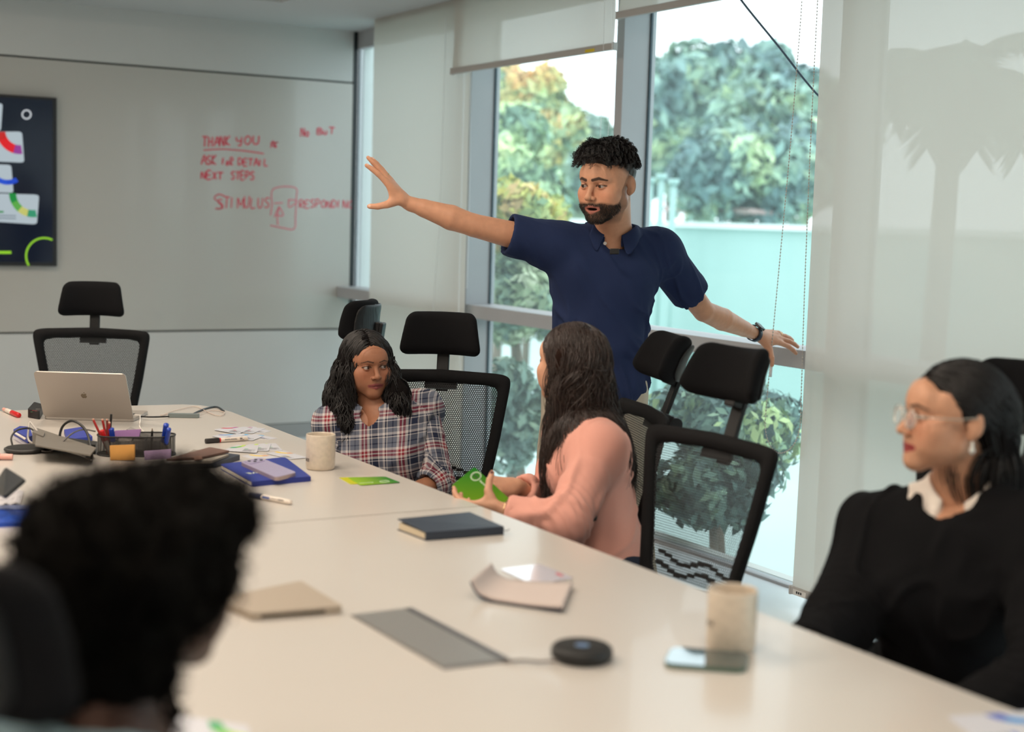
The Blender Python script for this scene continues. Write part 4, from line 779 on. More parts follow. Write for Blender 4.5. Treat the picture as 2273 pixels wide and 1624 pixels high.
# ---- folders
f4 = [(386, 1018), (470, 1022), (508, 1007), (465, 995), (384, 1000)]; o = empty('notebook', cen(TP(f4)), 0, 'dark blue-grey notebook at the bottom of the stack by the organiser', 'notebook'); slab('cover', rndw([T(370, 1040), T(478, 1038), T(535, 1020), T(450, 1010)], .08), .016, mat('slate_cover', lin((52, 58, 72)), .45), o)
o = empty('paper_stack', cen(TP(f4)), 0, 'grey loose papers between the dark notebook and brown folder', 'paper'); slab('sheets', [T(376, 1030, ZT+.017), T(470, 1027, ZT+.017), T(508, 1013, ZT+.017), T(430, 1002, ZT+.017)], .007, mat('grey_paper', lin((150, 142, 132)), .8), o)
o = empty('leather_folder', cen(TP(f4)), 0, 'thin brown leather folder on top of the paper stack', 'folder'); slab('cover', rndw([T(368, 1022, ZT+.025), T(446, 1018, ZT+.025), T(510, 1004, ZT+.027), T(466, 996, ZT+.026)], .06), .006, mat('brown_leather', lin((104, 76, 66)), .5, bump=.3), o); slab('strap', [T(432, 1022, ZT+.0315), T(450, 1019, ZT+.0315), T(446, 1012, ZT+.0315), T(430, 1014, ZT+.0315)], .003, mat('tan_leather', lin((120, 84, 68)), .5), o)
# ---- cards with a coloured arc
def card(label, c4, cols, group, z=0, flip=False, lines=True, base=None, arc=True, name='learning_card', back=None):
    pts = TP(c4, ZT+z); root = empty(name, cen(pts), 0, label, 'card', group); slab('stock', rndw(pts, .08), .0012, base or card_w, root); a, b, c, d = pts; zt = UZ*.0013
    M_ = lambda u, v: a+(b-a)*u+(d-a)*v+(a-b+c-d)*u*v
    if arc:
        n = len(cols)
        for k in range(n):
            o_ = []
            for t in np.linspace(k/n, (k+1)/n, 5): o_.append(M_(.02+.42*math.sin(t*1.57), .98-.55*math.cos(t*1.57)+.0)+zt)
            for t in np.linspace((k+1)/n, k/n, 5): o_.append(M_(.02+.26*math.sin(t*1.57), .98-.36*math.cos(t*1.57))+zt)
            slab('arc', o_, .0002, mat('print_%d_%d_%d' % cols[k], lin(cols[k]), .4), root)
    if lines:
        for j in range(4): v0 = .30-.07*j; slab('text_line', [M_(.55, v0)+zt, M_(.92-.1*(j % 2), v0)+zt, M_(.92-.1*(j % 2), v0+.025)+zt, M_(.55, v0+.025)+zt], .0001, inkk, root)
        slab('heading', [M_(.55, .38)+zt, M_(.68, .38)+zt, M_(.68, .44)+zt, M_(.55, .44)+zt], .0001, mat('print_%d_%d_%d' % cols[0], lin(cols[0]), .4), root)
    return root
RD, BL, GN, YL = [(190, 60, 80), (200, 70, 90), (180, 110, 160)], [(90, 110, 190), (80, 150, 215), (90, 170, 220)], [(60, 160, 110), (120, 190, 90), (190, 215, 90)], [(230, 200, 90), (235, 205, 110), (220, 170, 130)]
def stack(prefix, quads, cols, group):
    n = len(quads)
    for i, qd in enumerate(quads): card('%s, %s' % (prefix, (['topmost of three', 'middle of three', 'lowest of three'] if n == 3 else ['upper of two', 'lower of two'])[i]), qd, cols, group, (n-1-i)*.0014)
stack('white card with red arc farthest along the table', [((474, 954), (528, 963), (561, 950), (508, 947)), ((505, 956), (560, 962), (590, 951), (540, 947)), ((535, 957), (585, 961), (602, 957), (560, 946))], RD, 'red arc cards')
stack('white card with blue arc behind the black marker', [((470, 968), (515, 977), (545, 965), (500, 963)), ((505, 969), (560, 978), (585, 968), (530, 962)), ((540, 970), (596, 976), (616, 973), (566, 963))], BL, 'blue arc cards')
stack('white card with green arc in front of the black marker', [((495, 1000), (570, 1005), (575, 988), (525, 988)), ((530, 1000), (596, 1001), (602, 985), (553, 986)), ((560, 997), (628, 1000), (612, 984), (580, 985)),], GN, 'green arc cards')
stack('white card with yellow arc between mug and lilac phone', [((590, 1006), (645, 1019), (682, 1016), (630, 1000)), ((536, 1012), (600, 1030), (636, 1018), (570, 1007))], YL, 'yellow arc cards')
# green cover cards
gy = mat('yellow_card', lin((196, 196, 40)), .4, coat=.2)
gg = bpy.data.materials.new('green_gradient_card'); gg.use_nodes = True; nt = gg.node_tree; b = nt.nodes['Principled BSDF']; tc = nt.nodes.new('ShaderNodeTexCoord'); sp = nt.nodes.new('ShaderNodeSeparateXYZ'); nt.links.new(tc.outputs['Generated'], sp.inputs[0]); cr = nt.nodes.new('ShaderNodeValToRGB'); nt.links.new(sp.outputs[0], cr.inputs[0]); cr.color_ramp.elements[0].color = (*lin((150, 190, 40)), 1); cr.color_ramp.elements[1].color = (*lin((24, 120, 40)), 1); nt.links.new(cr.outputs[0], b.inputs['Base Color']); b.inputs['Roughness'].default_value = .35
card('plain yellow card under the green card on the table', ((752, 1060), (778, 1075), (850, 1071), (815, 1059)), GN, 'loose cover cards', 0, lines=False, arc=False, base=gy)
gc = card('green cover card with white ring print lying on the yellow card beside the mug', ((772, 1060), (800, 1077), (889, 1071), (855, 1058)), GN, 'loose cover cards', .0014, lines=False, arc=False, base=gg); q = np.array(gc.location); Mg = MX(T(846, 1069, ZT+.0028)-q, T(880, 1066)-T(800, 1071)); wt = mat('white_print', lin((210, 225, 200)), .5)
text('learning', Mg @ Matrix.Translation((-.045, .002, 0)), .013, wt, gc); V, F = tube_arrays([tuple(Mg @ Vector((.012+.014*math.cos(t), .003+.014*math.sin(t), 0))) for t in np.linspace(0, 2*math.pi, 21)], .0008, 4, False); mesh('ring_print', V, F, wt, gc)
# ---- blue notebook and purple phone
bn = empty('notebook', cen(TP([(490, 1035), (690, 1060)])), 0, 'royal blue softcover notebook with white lettering, under the purple phone', 'notebook'); nb = mat('blue_softcover', lin((30, 48, 138)), .45)
qn = [T(488, 1040), T(560, 1080), T(690, 1068), T(632, 1024)]; slab('back_cover', rndw(qn, .06), .0015, nb, bn); slab('pages', [p+UZ*.0016+(cen(qn)-p)*.02 for p in rndw(qn, .05)], .011, mat('page_edges', lin((215, 208, 196)), .8), bn); slab('front_cover', rndw([p+UZ*.0127 for p in qn], .06), .0018, nb, bn)
slab('spine', [T(560, 1080)+UZ*.001, T(690, 1068)+UZ*.001, T(690, 1068)+UZ*.001+nrm(qn[0]-qn[1])*.006, T(560, 1080)+UZ*.001+nrm(qn[0]-qn[1])*.006], .0128, nb, bn)
q = np.array(bn.location); text('HAVE', MX(T(574, 1048, ZT+.0147)-q, T(560, 1080)-T(690, 1068)), .030, wt, bn)
def phone(name, label, c4, z, th, mback, mside, parts, tiltz=None):
    pts = TP(c4, ZT+z)
    if tiltz is not None: pts = [np.array((p[0], p[1], p[2]+t)) for p, t in zip(pts, tiltz)]
    root = empty(name, cen(pts), 0, label, 'phone'); nn = nrm(np.cross(pts[1]-pts[0], pts[3]-pts[0])); nn = nn if nn[2] > 0 else -nn; slab('body', rndw(pts, .22), th, mside, root, up=nn); slab('back_glass' if parts else 'screen', rndw([p+nn*th+(cen(pts)-p)*.02 for p in pts], .2), .0006, mback, root, up=nn); return root, pts, nn
lav = mat('lilac_phone_back', lin((166, 156, 190)), .3, var=.08, vscale=120, coat=.3)
pr_, pp, nn = phone('smartphone', 'lilac marbled smartphone lying back up on the blue notebook', [(532, 1032), (613, 1068), (660, 1056), (578, 1022)], .0148, .010, lav, mat('pinkish_metal', lin((176, 156, 156)), .3, .4), True)
M_ = lambda u, v: pp[0]+(pp[1]-pp[0])*u+(pp[3]-pp[0])*v+nn*.0107
slab('camera_island', rndw([M_(.04, .12), M_(.22, .12), M_(.22, .88), M_(.04, .88)], .2), .0014, lav, pr_)
for u, v in ((.09, .3), (.09, .62), (.16, .46), (.16, .76)): slab('camera_lens', [M_(u+.028*math.cos(t), v+.065*math.sin(t))+nn*.0014 for t in np.linspace(0, 6.283, 12, endpoint=False)], .0012, mat('lens_black', (.01, .008, .02), .08), pr_)
phone('smartphone', 'dark green smartphone lying screen up in front of the right mug', [(1471, 1482), (1655, 1496), (1664, 1458), (1490, 1444)], 0, .0085, mat('green_black_screen', lin((46, 66, 68)), .06, coat=1), mat('green_metal', lin((88, 112, 100)), .3, .4), False)
# ---- mugs
def mug(label, px, w, h, marks, hdir):
    c = T(*px); o = empty('mug', c, 0, label, 'mug'); cm_ = mat('speckled_ceramic', lin((214, 200, 182)), .28, coat=.3, var=.10, vscale=90); r = w/2
    lathe('body', [(r*.88, 0), (r*.96, .003), (r, .012), (r, h-.002), (r*.985, h), (r*.955, h), (r*.95, h-.004), (r*.94, .012), (r*.8, .008), (.001, .008)], cm_, o, 48)
    hd_ = nrm(hdir); tube('handle', smoothpts([hd_*r*.97+UZ*h*.78, hd_*(r+.022)+UZ*h*.76, hd_*(r+.030)+UZ*h*.5, hd_*(r+.020)+UZ*h*.26, hd_*r*.97+UZ*h*.24], 6), .0055, cm_, o, 10)
    tow = nrm([CAM[0]-c[0], CAM[1]-c[1], 0]); rt = np.cross(UZ, tow)
    for ang, z, ch, sz in marks: a = math.radians(ang); n_ = tow*math.cos(a)+rt*math.sin(a); text(ch, MX(n_*(r+.0004)+UZ*z, np.cross(UZ, n_), z=n_), sz, mat('mug_print', lin((52, 44, 40)), .5), o)
    return o
mug('speckled cream mug beside the plaid shirt woman, in focus', (711, 1040), .088, .106, [(-70, .030, 'N', .013), (-61, .030, 'C', .013), (-52, .030, 'E', .013)], imgdir(.2, 0, 1)); mug('blurred cream mug behind the dark green phone', (1621, 1440), .090, .112, [(-66, .052, 'I', .013), (-58, .052, 'C', .013), (-48, .052, 'E', .013)], imgdir(.25, 0, 1))
# ---- navy notebook
nv = mat('navy_leather', lin((44, 52, 66)), .42, bump=.2, bscale=300); pg = mat('cream_pages', lin((222, 206, 178)), .8, bump=.3, bscale=600); c4 = [(882, 1176), (945, 1200), (1118, 1186), (1042, 1155)]; pts = TP(c4); o = empty('notebook', cen(pts), 0, 'thick navy hardcover notebook with ribbon near the table edge', 'notebook')
slab('back_cover', pts, .002, nv, o); slab('pages', [p+UZ*.002+(cen(pts)-p)*.035 for p in pts], .016, pg, o); tp_ = [p+UZ*(.018+(.008 if i in (0, 3) else 0)*(1 if i == 0 else .3)) for i, p in enumerate(pts)]; slab('front_cover', tp_, .0022, nv, o); slab('spine', [pts[1], pts[2], pts[2]+nrm(pts[3]-pts[2])*.004, pts[1]+nrm(pts[0]-pts[1])*.004], .0195, nv, o)
q = np.array(o.location); tube('ribbon', smoothpts([pts[2]+UZ*.012-q, T(1124, 1178, ZT+.012)-q, T(1131, 1174, ZT+.010)-q], 4), .0012, nv, o, 5); slab('embossing', [T(1010, 1146, ZT+.0215), T(1058, 1161, ZT+.0212), T(1052, 1164, ZT+.0212), T(1004, 1149, ZT+.0215)], .0003, mat('embossed_navy', lin((34, 42, 56)), .3), o)
# ---- closed laptop
c4 = [(480, 1345), (560, 1378), (761, 1362), (668, 1305)]; pts = TP(c4); o = empty('laptop', cen(pts), 0, 'closed champagne-silver laptop beside the nearest person', 'laptop'); cs = mat('champagne_metal', lin((176, 162, 146)), .45, .25); slab('base', rndw([p+UZ*.001 for p in pts], .05), .0085, cs, o); slab('lid', rndw([p+UZ*.0105 for p in pts], .05), .0055, cs, o); slab('hinge', [pts[1]+UZ*.004+(pts[2]-pts[1])*.10, pts[1]+UZ*.004+(pts[2]-pts[1])*.80, pts[1]+UZ*.004+(pts[2]-pts[1])*.80+nrm(pts[0]-pts[1])*.003, pts[1]+UZ*.004+(pts[2]-pts[1])*.10+nrm(pts[0]-pts[1])*.003], .007, dgrey, o)
# ---- curled open booklet
o = empty('booklet', T(1140, 1330), 0, 'grey-paged booklet with navy cover and one curled end, in front of the glossy card', 'booklet'); q = np.array(o.location); a, b, c, d = TP([(1045, 1330), (1250, 1362), (1272, 1305), (1090, 1290)])
def sheet(off, m, nm, u0=-.14, u1=1.0):
    V = []; nu, nv_ = 26, 6
    for i in range(nu+1):
        u = u0+(u1-u0)*i/nu; lift = .034*max(0, (.26-u)/.40)**1.6+.018*max(0, u-.55)**1.5; cu = u+.10*max(0, (.10-u)/.24)**1.2*1.4
        for j in range(nv_+1): v = j/nv_; p_ = a+(b-a)*cu+(d-a)*v+(a-b+c-d)*cu*v; V.append(p_+UZ*(off+lift)-q)
    F = [(i*(nv_+1)+j, (i+1)*(nv_+1)+j, (i+1)*(nv_+1)+j+1, i*(nv_+1)+j+1) for i in range(nu) for j in range(nv_)]; o_ = fastmesh(nm, np.array(V), np.array(F), m, o); md = o_.modifiers.new('t', 'SOLIDIFY'); md.thickness = .0012 if nm == 'page' else .003
sheet(.003, mat('navy_cover', lin((36, 48, 72)), .5), 'cover', -.14, .98); sheet(.0065, mat('grey_page', lin((192, 178, 172)), .75), 'page'); sheet(.0085, mat('grey_page', lin((192, 178, 172)), .75), 'page', -.12, .99)
cd = card('glossy white card with a red mark, between booklet and table edge', ((1110, 1263), (1183, 1298), (1274, 1283), (1198, 1252)), RD, None, .0016, lines=False, arc=False, base=mat('glossy_white_card', lin((214, 212, 224)), .12, coat=.6)); slab('red_mark', [T(1232, 1272, ZT+.0031), T(1245, 1279, ZT+.0031), T(1252, 1277, ZT+.0031), T(1238, 1270, ZT+.0031)], .0002, mat('dull_red_print', lin((190, 90, 96)), .4), cd)
card('lime green card peeking out from under the glossy white card', ((1150, 1278), (1190, 1303), (1215, 1299), (1190, 1272)), GN, None, 0, lines=False, arc=False, base=mat('lime_card', lin((176, 196, 44)), .4))
# ---- cable hatch let into the table
c4 = [(778, 1366), (985, 1486), (1138, 1468), (912, 1350)]; pts = TP(c4, ZT+.0002); o = empty('cable_hatch', cen(pts), 0, 'brushed grey rectangular cable hatch let into the table', 'hatch'); slab('frame', pts, .0022, mat('hatch_frame', lin((150, 148, 148)), .35, .6), o)
i4 = [p+(cen(pts)-p)*.04+UZ*.0022 for p in pts]; slab('lid', i4, .0016, mat('brushed_hatch', lin((158, 156, 153)), .32, .55), o); slab('brush_strip', [i4[3]+UZ*.0016, i4[2]+UZ*.0016, i4[2]+(i4[1]-i4[2])*.12+UZ*.0016, i4[3]+(i4[0]-i4[3])*.12+UZ*.0016], .0008, mat('hatch_strip', lin((96, 96, 100)), .4, .5), o)
# ---- sheets at the frame edges
card('grey handout with pale blue arc at the bottom corner of the picture, nearest the camera', ((2100, 1590), (2220, 1680), (2420, 1640), (2290, 1578)), BL, 'handouts nearest the camera', 0, name='handout'); card('grey handout with green print beside the nearest person', ((400, 1588), (330, 1690), (560, 1690), (552, 1612)), GN, 'handouts nearest the camera', 0, name='handout')
# ---- left edge: pouch, wrapper and a phone in a hand
o = empty('pouch', T(0, 1165), 0, 'bright blue zip pouch at the frame edge behind the nearest person', 'pouch'); pts = TP([(-60, 1172), (90, 1168), (88, 1132), (-60, 1134)]); slab('body', rndw(pts, .1), .012, mat('blue_pouch', lin((30, 80, 190)), .35), o); slab('zip_edge', [p+UZ*.0125 for p in (pts[3], pts[2], pts[2]+(pts[1]-pts[2])*.25, pts[3]+(pts[0]-pts[3])*.25)], .002, mat('pale_blue_zip', lin((110, 124, 176)), .5), o)
o = empty('plastic_wrapper', T(15, 1110), 0, 'crumpled pale plastic wrapper beside the blue pouch', 'wrapper'); q = np.array(o.location); A4 = TP([(-40, 1128), (44, 1122), (52, 1092), (-30, 1092)]); V = []
for i in range(9):
    for j in range(7): u, v = i/8, j/6; p_ = A4[0]+(A4[1]-A4[0])*u+(A4[3]-A4[0])*v+(A4[0]-A4[1]+A4[2]-A4[3])*u*v; V.append(p_-q+UZ*(.004+.012*abs(mnoise.noise(Vector((u*4, v*4, 2))))))
mesh('film', V, [(i*7+j, (i+1)*7+j, (i+1)*7+j+1, i*7+j+1) for i in range(8) for j in range(6)], mat('milky_film', lin((196, 192, 196)), .25), o)
def held_phone():
    pts = [P(-22, 1088, 3.62), P(8, 1102, 3.52), P(54, 1062, 3.56), P(12, 1036, 3.68)]; nn = nrm(np.cross(pts[1]-pts[0], pts[3]-pts[0])); nn = nn if nn @ (CAM-pts[0]) > 0 else -nn
    o = empty('smartphone', cen(pts), 0, 'black smartphone held up by a hand reaching in at the frame edge', 'phone'); slab('body', rndw(pts, .15), -.009, blk2, o, up=nn); slab('screen', rndw([p+(cen(pts)-p)*.05 for p in pts], .12), .0006, mat('lit_dark_screen', lin((40, 38, 40)), .08, coat=1), o, up=nn); return pts, nn
HPH = held_phone()

# ================================================================ people
def srgb(*c): return np.array(lin(c))
SKIN = mat('skin', (.5, .3, .2), .5, attr=True, spec=.35, var=.06, vscale=60, bump=.15, bscale=500, sss=.06)
def eye_mesh():
    if 'eyeball' in bpy.data.meshes: return bpy.data.meshes['eyeball']
    M_ = mat('eyeball_surface', (.8, .78, .75), .15); nt, b, L = nodes_of(M_)
    tc = nt.nodes.new('ShaderNodeTexCoord'); sp = nt.nodes.new('ShaderNodeSeparateXYZ'); L(tc.outputs['Object'], sp.inputs[0])
    r = mathn(nt, 'SQRT', mathn(nt, 'ADD', mathn(nt, 'MULTIPLY', sp.outputs[0], sp.outputs[0]), mathn(nt, 'MULTIPLY', sp.outputs[2], sp.outputs[2])))
    r = mathn(nt, 'ADD', r, mathn(nt, 'MULTIPLY', mathn(nt, 'LESS_THAN', sp.outputs[1], 0), 1))
    cr = nt.nodes.new('ShaderNodeValToRGB'); mr = mathn(nt, 'MULTIPLY', r, 1); L(mr, cr.inputs[0])
    e = cr.color_ramp.elements; e[0].position = 0; e[0].color = (.004, .003, .003, 1); e[1].position = .19; e[1].color = (.005, .004, .003, 1)
    for p_, c in ((.22, (.05, .022, .01, 1)), (.48, (.035, .016, .008, 1)), (.53, (.34, .30, .28, 1)), (.9, (.36, .31, .29, 1))):
        q = e.new(p_); q.color = c
    L(cr.outputs[0], b.inputs['Base Color'])
    bm = bmesh.new(); bmesh.ops.create_uvsphere(bm, u_segments=24, v_segments=16, radius=1)
    me = bpy.data.meshes.new('eyeball'); bm.to_mesh(me); bm.free(); me.materials.append(M_); me.shade_smooth(); return me
def smooth01(x, a, b): t = np.clip((x-a)/(b-a), 0, 1); return t*t*(3-2*t)
def seg_dist(p, a, b):
    a = np.array(a); b = np.array(b); ab = b-a; t = np.clip(((p-a)@ab)/(ab@ab), 0, 1); return np.linalg.norm(p-a-t[:, None]*ab, axis=1)
def head_part(c, R, s, skin, neck, fem=False, mouth=0, lip=None, beard=False, h=.002, detail=True, zlo=-.22, brow=1, stub=None, lid=1, smile=0):
    """c world centre (eye level), R axes, neck=(world point of neck base, radius)"""
    M = np.eye(4); M[:3, :3] = R; M[:3, 3] = c
    f = Field(np.array((-.105, -.125, zlo/s))*s, np.array((.105, .13, .14))*s, h, M)
    L = lambda *v: M[:3, :3] @ (np.array(v)*s)+c
    K = lambda k: k*s
    def E(v, r, k=.01, op='add', Rl=None): f.ell(L(*v), np.array(r)*s, R if Rl is None else R @ Rl, K(k), op)
    def C(a, b, ra, rb=None, k=.01, op='add'): f.cap(L(*a), L(*b), ra*s, (ra if rb is None else rb)*s, K(k), op)
    E((0, -.022, .036), (.072, .094, .080), 0)
    E((0, .020, -.018), (.0625 if not fem else .0635, .064, .084), .03)
    jw = .045 if fem else .053
    for sx in (-1, 1):
        C((sx*jw, .004, -.060), (sx*.014, .064, -.095), .018 if fem else .021, .017, .03)
        E((sx*.040, .048, -.048), (.024, .030, .032), .03)
        E((sx*.044, .054, -.024), (.022, .020, .018), .025)
        C((sx*.012, .083, .017), (sx*.046, .064, .019), .007 if fem else .0095, .007, .014)
        E((sx*.058, .022, .03), (.013, .03, .035), .02)
    E((0, .070, -.095), (.020 if fem else .024, .018, .017), .018)
    E((0, .064, -.060), (.034, .026, .028), .02)
    E((0, .073, .040), (.046, .020, .030), .03)
    for sx in (-1, 1): E((sx*.0315, .094, -.001), (.0165, .011, .0110), .010, 'sub')
    # nose
    C((0, .083, .008), (0, .103, -.030), .0068, .0088, .010); E((0, .1055, -.034), (.0105, .010, .0092), .006)
    for sx in (-1, 1):
        E((sx*.0125, .0955, -.0375), (.0072, .0085, .0070), .005)
        if detail: E((sx*.0062, .1015, -.0440), (.0036, .0050, .0035), .002, 'sub')
    C((0, .083, -.045), (0, .085, -.058), .006, .006, .006)
    # eyelids
    for sx in (-1, 1):
        E((sx*.0315, .0735, -.001), (.0142, .0142, .0135), .003)
        if detail:
            E((sx*.0315, .088, -.0015), (.0138, .014, .0041*lid), .0012, 'sub')
            C((sx*.017, .0835, .0055), (sx*.044, .0795, .0050), .0012, .0012, .002, 'sub')
    # mouth
    mo = mouth; w = .025+.003*smile; up = .003*smile
    C((-w, .0755, -.0675+up), (-.007, .0885, -.0635), .0032, .0047, .004); C((w, .0755, -.0675+up), (.007, .0885, -.0635), .0032, .0047, .004); C((-.007, .0885, -.0635), (.007, .0885, -.0635), .0045, .0045, .003)
    C((-w+.002, .0750, -.069+up-mo*.3), (0, .0865, -.0745-mo), .0036, .0062, .004); C((w-.002, .0750, -.069+up-mo*.3), (0, .0865, -.0745-mo), .0036, .0062, .004)
    if detail:
        if mo: E((0, .087, -.0685-mo*.5), (.019, .014, .0016+mo*.55), .0015, 'sub')
        else:
            for sx in (-1, 1): C((0, .094, -.0688), (sx*w, .081, -.0685+up), .0013, .0010, .002, 'sub')
    E((0, .077, -.0835-mo), (.016, .008, .004), .006, 'sub')
    # ears
    for sx in (-1, 1):
        Re = axes((-sx*.42, 1, 0), (0, -.15, 1))
        E((sx*.0785, -.018, -.004), (.0068, .0165, .0285), .005, 'add', Re)
        E((sx*.0735, -.014, -.026), (.006, .010, .012), .004, 'add', Re)
        if detail: E((sx*.086, -.012, .002), (.0055, .0095, .018), .003, 'sub', Re)
    # neck
    nb, nr = np.array(neck[0]), neck[1]
    f.cap(L(0, -.030, -.045), nb, nr, nr*1.05, .02*s)
    f.cap(L(0, -.02, -.085), nb+R[:, 1]*.02, nr*.85, nr*.9, .02)
    for p_, r_ in neck[2:]: f.cap(nb, p_, nr*.8, r_, .04)
    V, F = f.mesh(1)
    q = ((V-c) @ R)/s; N = vnormals(V, F) @ R
    col = np.tile(skin, (len(V), 1)); nz = fbm(q*60, 2, 3)
    red = np.exp(-((np.abs(q[:, 0])-.04)**2/.0006+(q[:, 2]+.03)**2/.0008+(q[:, 1]-.06)**2/.002)); col *= (1+np.outer(red, np.array([.10, -.06, -.08])))
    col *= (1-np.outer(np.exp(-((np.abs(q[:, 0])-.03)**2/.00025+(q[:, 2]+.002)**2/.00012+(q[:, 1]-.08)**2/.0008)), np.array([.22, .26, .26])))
    def blend(mask, c_):
        nonlocal col; col = col*(1-mask[:, None])+np.array(c_)*mask[:, None]
    if detail:
        Q2 = q[:, [0, 2]]; fr = q[:, 1] > .045
        for sx in (-1, 1):
            d = np.minimum(seg_dist(Q2, (sx*.0125, .0188), (sx*.032, .0238)), seg_dist(Q2, (sx*.032, .0238), (sx*.051, .0170)))
            th = (.0050 if not fem else .0034)*brow*(1-.6*smooth01(np.abs(q[:, 0]), .028, .052)); blend((1-smooth01(d+nz*.0008-th*.55, 0, .0022))*.92*fr, (.012, .009, .008))
            dl = ((q[:, 0]-sx*.0315)/.0145)**2+((q[:, 2]+.0010)/(.0052*lid))**2
            blend((1-smooth01(np.abs(dl-1.05), .15, .5))*(q[:, 2] > -.0025)*(q[:, 1] > .062)*.9, (.012, .009, .008))
            dc = np.abs(np.hypot((q[:, 0]-sx*.0315)/1.35, q[:, 2]+.003)-.0115); blend((1-smooth01(dc, .0003, .0018))*(q[:, 2] > .004)*(q[:, 2] < .012)*(q[:, 1] > .055)*.35, skin*.35)
        lc = srgb(150, 88, 78) if lip is None else np.array(lip)
        dl = np.minimum.reduce([seg_dist(Q2, (-w, -.0675+up), (-.007, -.0635))-.0028, seg_dist(Q2, (w, -.0675+up), (.007, -.0635))-.0028, seg_dist(Q2, (-.007, -.0635), (.007, -.0635))-.0036,
                                seg_dist(Q2, (-w+.002, -.069+up-mo*.3), (0, -.0745-mo))-.0044, seg_dist(Q2, (w-.002, -.069+up-mo*.3), (0, -.0745-mo))-.0044])
        lm = (1-smooth01(dl, .0004, .0020))*(q[:, 1] > .055)
        line = (1-smooth01(np.abs(q[:, 2]+.0686-up*(np.abs(q[:, 0])/w)**2), .0004, .0014))*(np.abs(q[:, 0]) < w)*(q[:, 1] > .055)*(0 if mo else .75)
        if mo:
            mm = (1-smooth01(((q[:, 0])/.020)**2+((q[:, 2]+.0685+mo*.5)/(.002+mo*.5))**2, .7, 1.1))*(q[:, 1] < .083)*(q[:, 1] > .06)
        if beard:
            ax_ = np.abs(q[:, 0]); y, z = q[:, 1], q[:, 2]
            upl = np.interp(y, (-.02, .005, .022, .045, .060, .075, .09), (.035, .020, -.030, -.056, -.058, -.052, -.0505))
            bm_ = smooth01(upl-z+nz*.004, -.004, .006)*smooth01(y, -.020, -.008)*smooth01(z, -.130, -.112)
            edge = (1-smooth01(ax_, .010, .016))*smooth01(z, -.0835-mo, -.0815-mo)*(1-smooth01(z, -.079-mo, -.077-mo))*0
            thin = .80-.38*smooth01(-y, -.060, -.005); blend(np.clip(bm_*(thin+nz*.15), 0, .94), (.014, .010, .008))
        blend(lm, lc); blend(line, lc*.2)
        if mo: blend(mm, (.03, .01, .01))
    if stub is not None: blend(stub(q, nz), (.014, .011, .010))
    return V, F, col
def arm_chain(f, S, E, Wr, r, k=.012):
    """r = (shoulder, mid upper, elbow, forearm bulge, wrist)"""
    S, E, Wr = map(np.array, (S, E, Wr)); m1 = S*.55+E*.45; m2 = E*.72+Wr*.28
    f.chain([S, m1, E], [r[0], r[1], r[2]], k); f.chain([E, m2, Wr], [r[2]*.96, r[3], r[4]], k*1.5)
def hand_part(f, w, Fd, N, side, s=1.0, curl=((.3, .4, .3),)*4, fan=.07, thumb=((.55, .75, .35), (.7, .6, .4), (.9, .35, .3)), rings=None):
    """adds a hand to the field; returns fingertip/joint positions.  Fd finger direction, N palm normal, side 'R'/'L'"""
    Fd = nrm(Fd); N = nrm(np.asarray(N, float)-Fd*(np.dot(N, Fd))); S = np.cross(Fd, N) if side == 'R' else np.cross(N, Fd)
    w = np.array(w, float); J = {}
    g = lambda a, b, c: w+(Fd*a+S*b+N*c)*s
    kn = [(.088, .030, .0), (.092, .0105, -.003), (.088, -.009, -.002), (.080, -.027, .003)]
    f.cap(g(-.012, 0, 0), g(.02, 0, 0), .0225*s, .024*s, .008, flat=(N, .72))
    for i, (a, b, c_) in enumerate(kn): f.cap(g(.012, b*.55, .002), g(a, b, c_), .0155*s, .0115*s, .012*s, flat=(N, .85))
    f.cap(g(.03, .005, .006), g(.07, .012, .004), .016*s, .014*s, .012*s)
    LEN = ((.041, .025, .021), (.046, .029, .022), (.042, .027, .021), (.033, .020, .019))
    for i, (a, b, c_) in enumerate(kn):
        p = g(a, b, c_); fa = fan*(1.5-i); d0 = Fd*math.cos(fa)+S*math.sin(fa); ang = 0; pts = [p]; r = .0098 if i < 3 else .0086
        for j in range(3):
            ang += curl[i][j]; d = d0*math.cos(ang)+N*math.sin(ang); p = p+d*LEN[i][j]*s; pts.append(p)
        rr = [r*1.08*s, r*.95*s, r*.88*s, r*.74*s]
        f.cap(pts[0], pts[1], rr[0], rr[1], .005*s); f.cap(pts[1], pts[2], rr[1]*1.02, rr[2], .0025*s); f.cap(pts[2], pts[3], rr[2], rr[3], .0025*s); J[i] = pts
    p = g(.022, .020, .006); pts = [p]; rr = (.0165*s, .0122*s, .0105*s, .0085*s)
    for (a, b, c_), ln in zip(thumb, (.044, .033, .027)):
        p = p+nrm(Fd*a+S*b+N*c_)*ln*s; pts.append(p)
    f.cap(pts[0], pts[1], rr[0], rr[1], .014*s); f.cap(pts[1], pts[2], rr[1], rr[2], .004*s); f.cap(pts[2], pts[3], rr[2], rr[3], .003*s); J['t'] = pts
    f.cap(pts[1]*.6+pts[0]*.4, g(.075, .026, 0), .009*s, .008*s, .012*s)
    J['S'] = S; J['N'] = N; J['F'] = Fd; return J
def bounds(pts, m): p = np.array(pts); return p.min(0)-m, p.max(0)+m
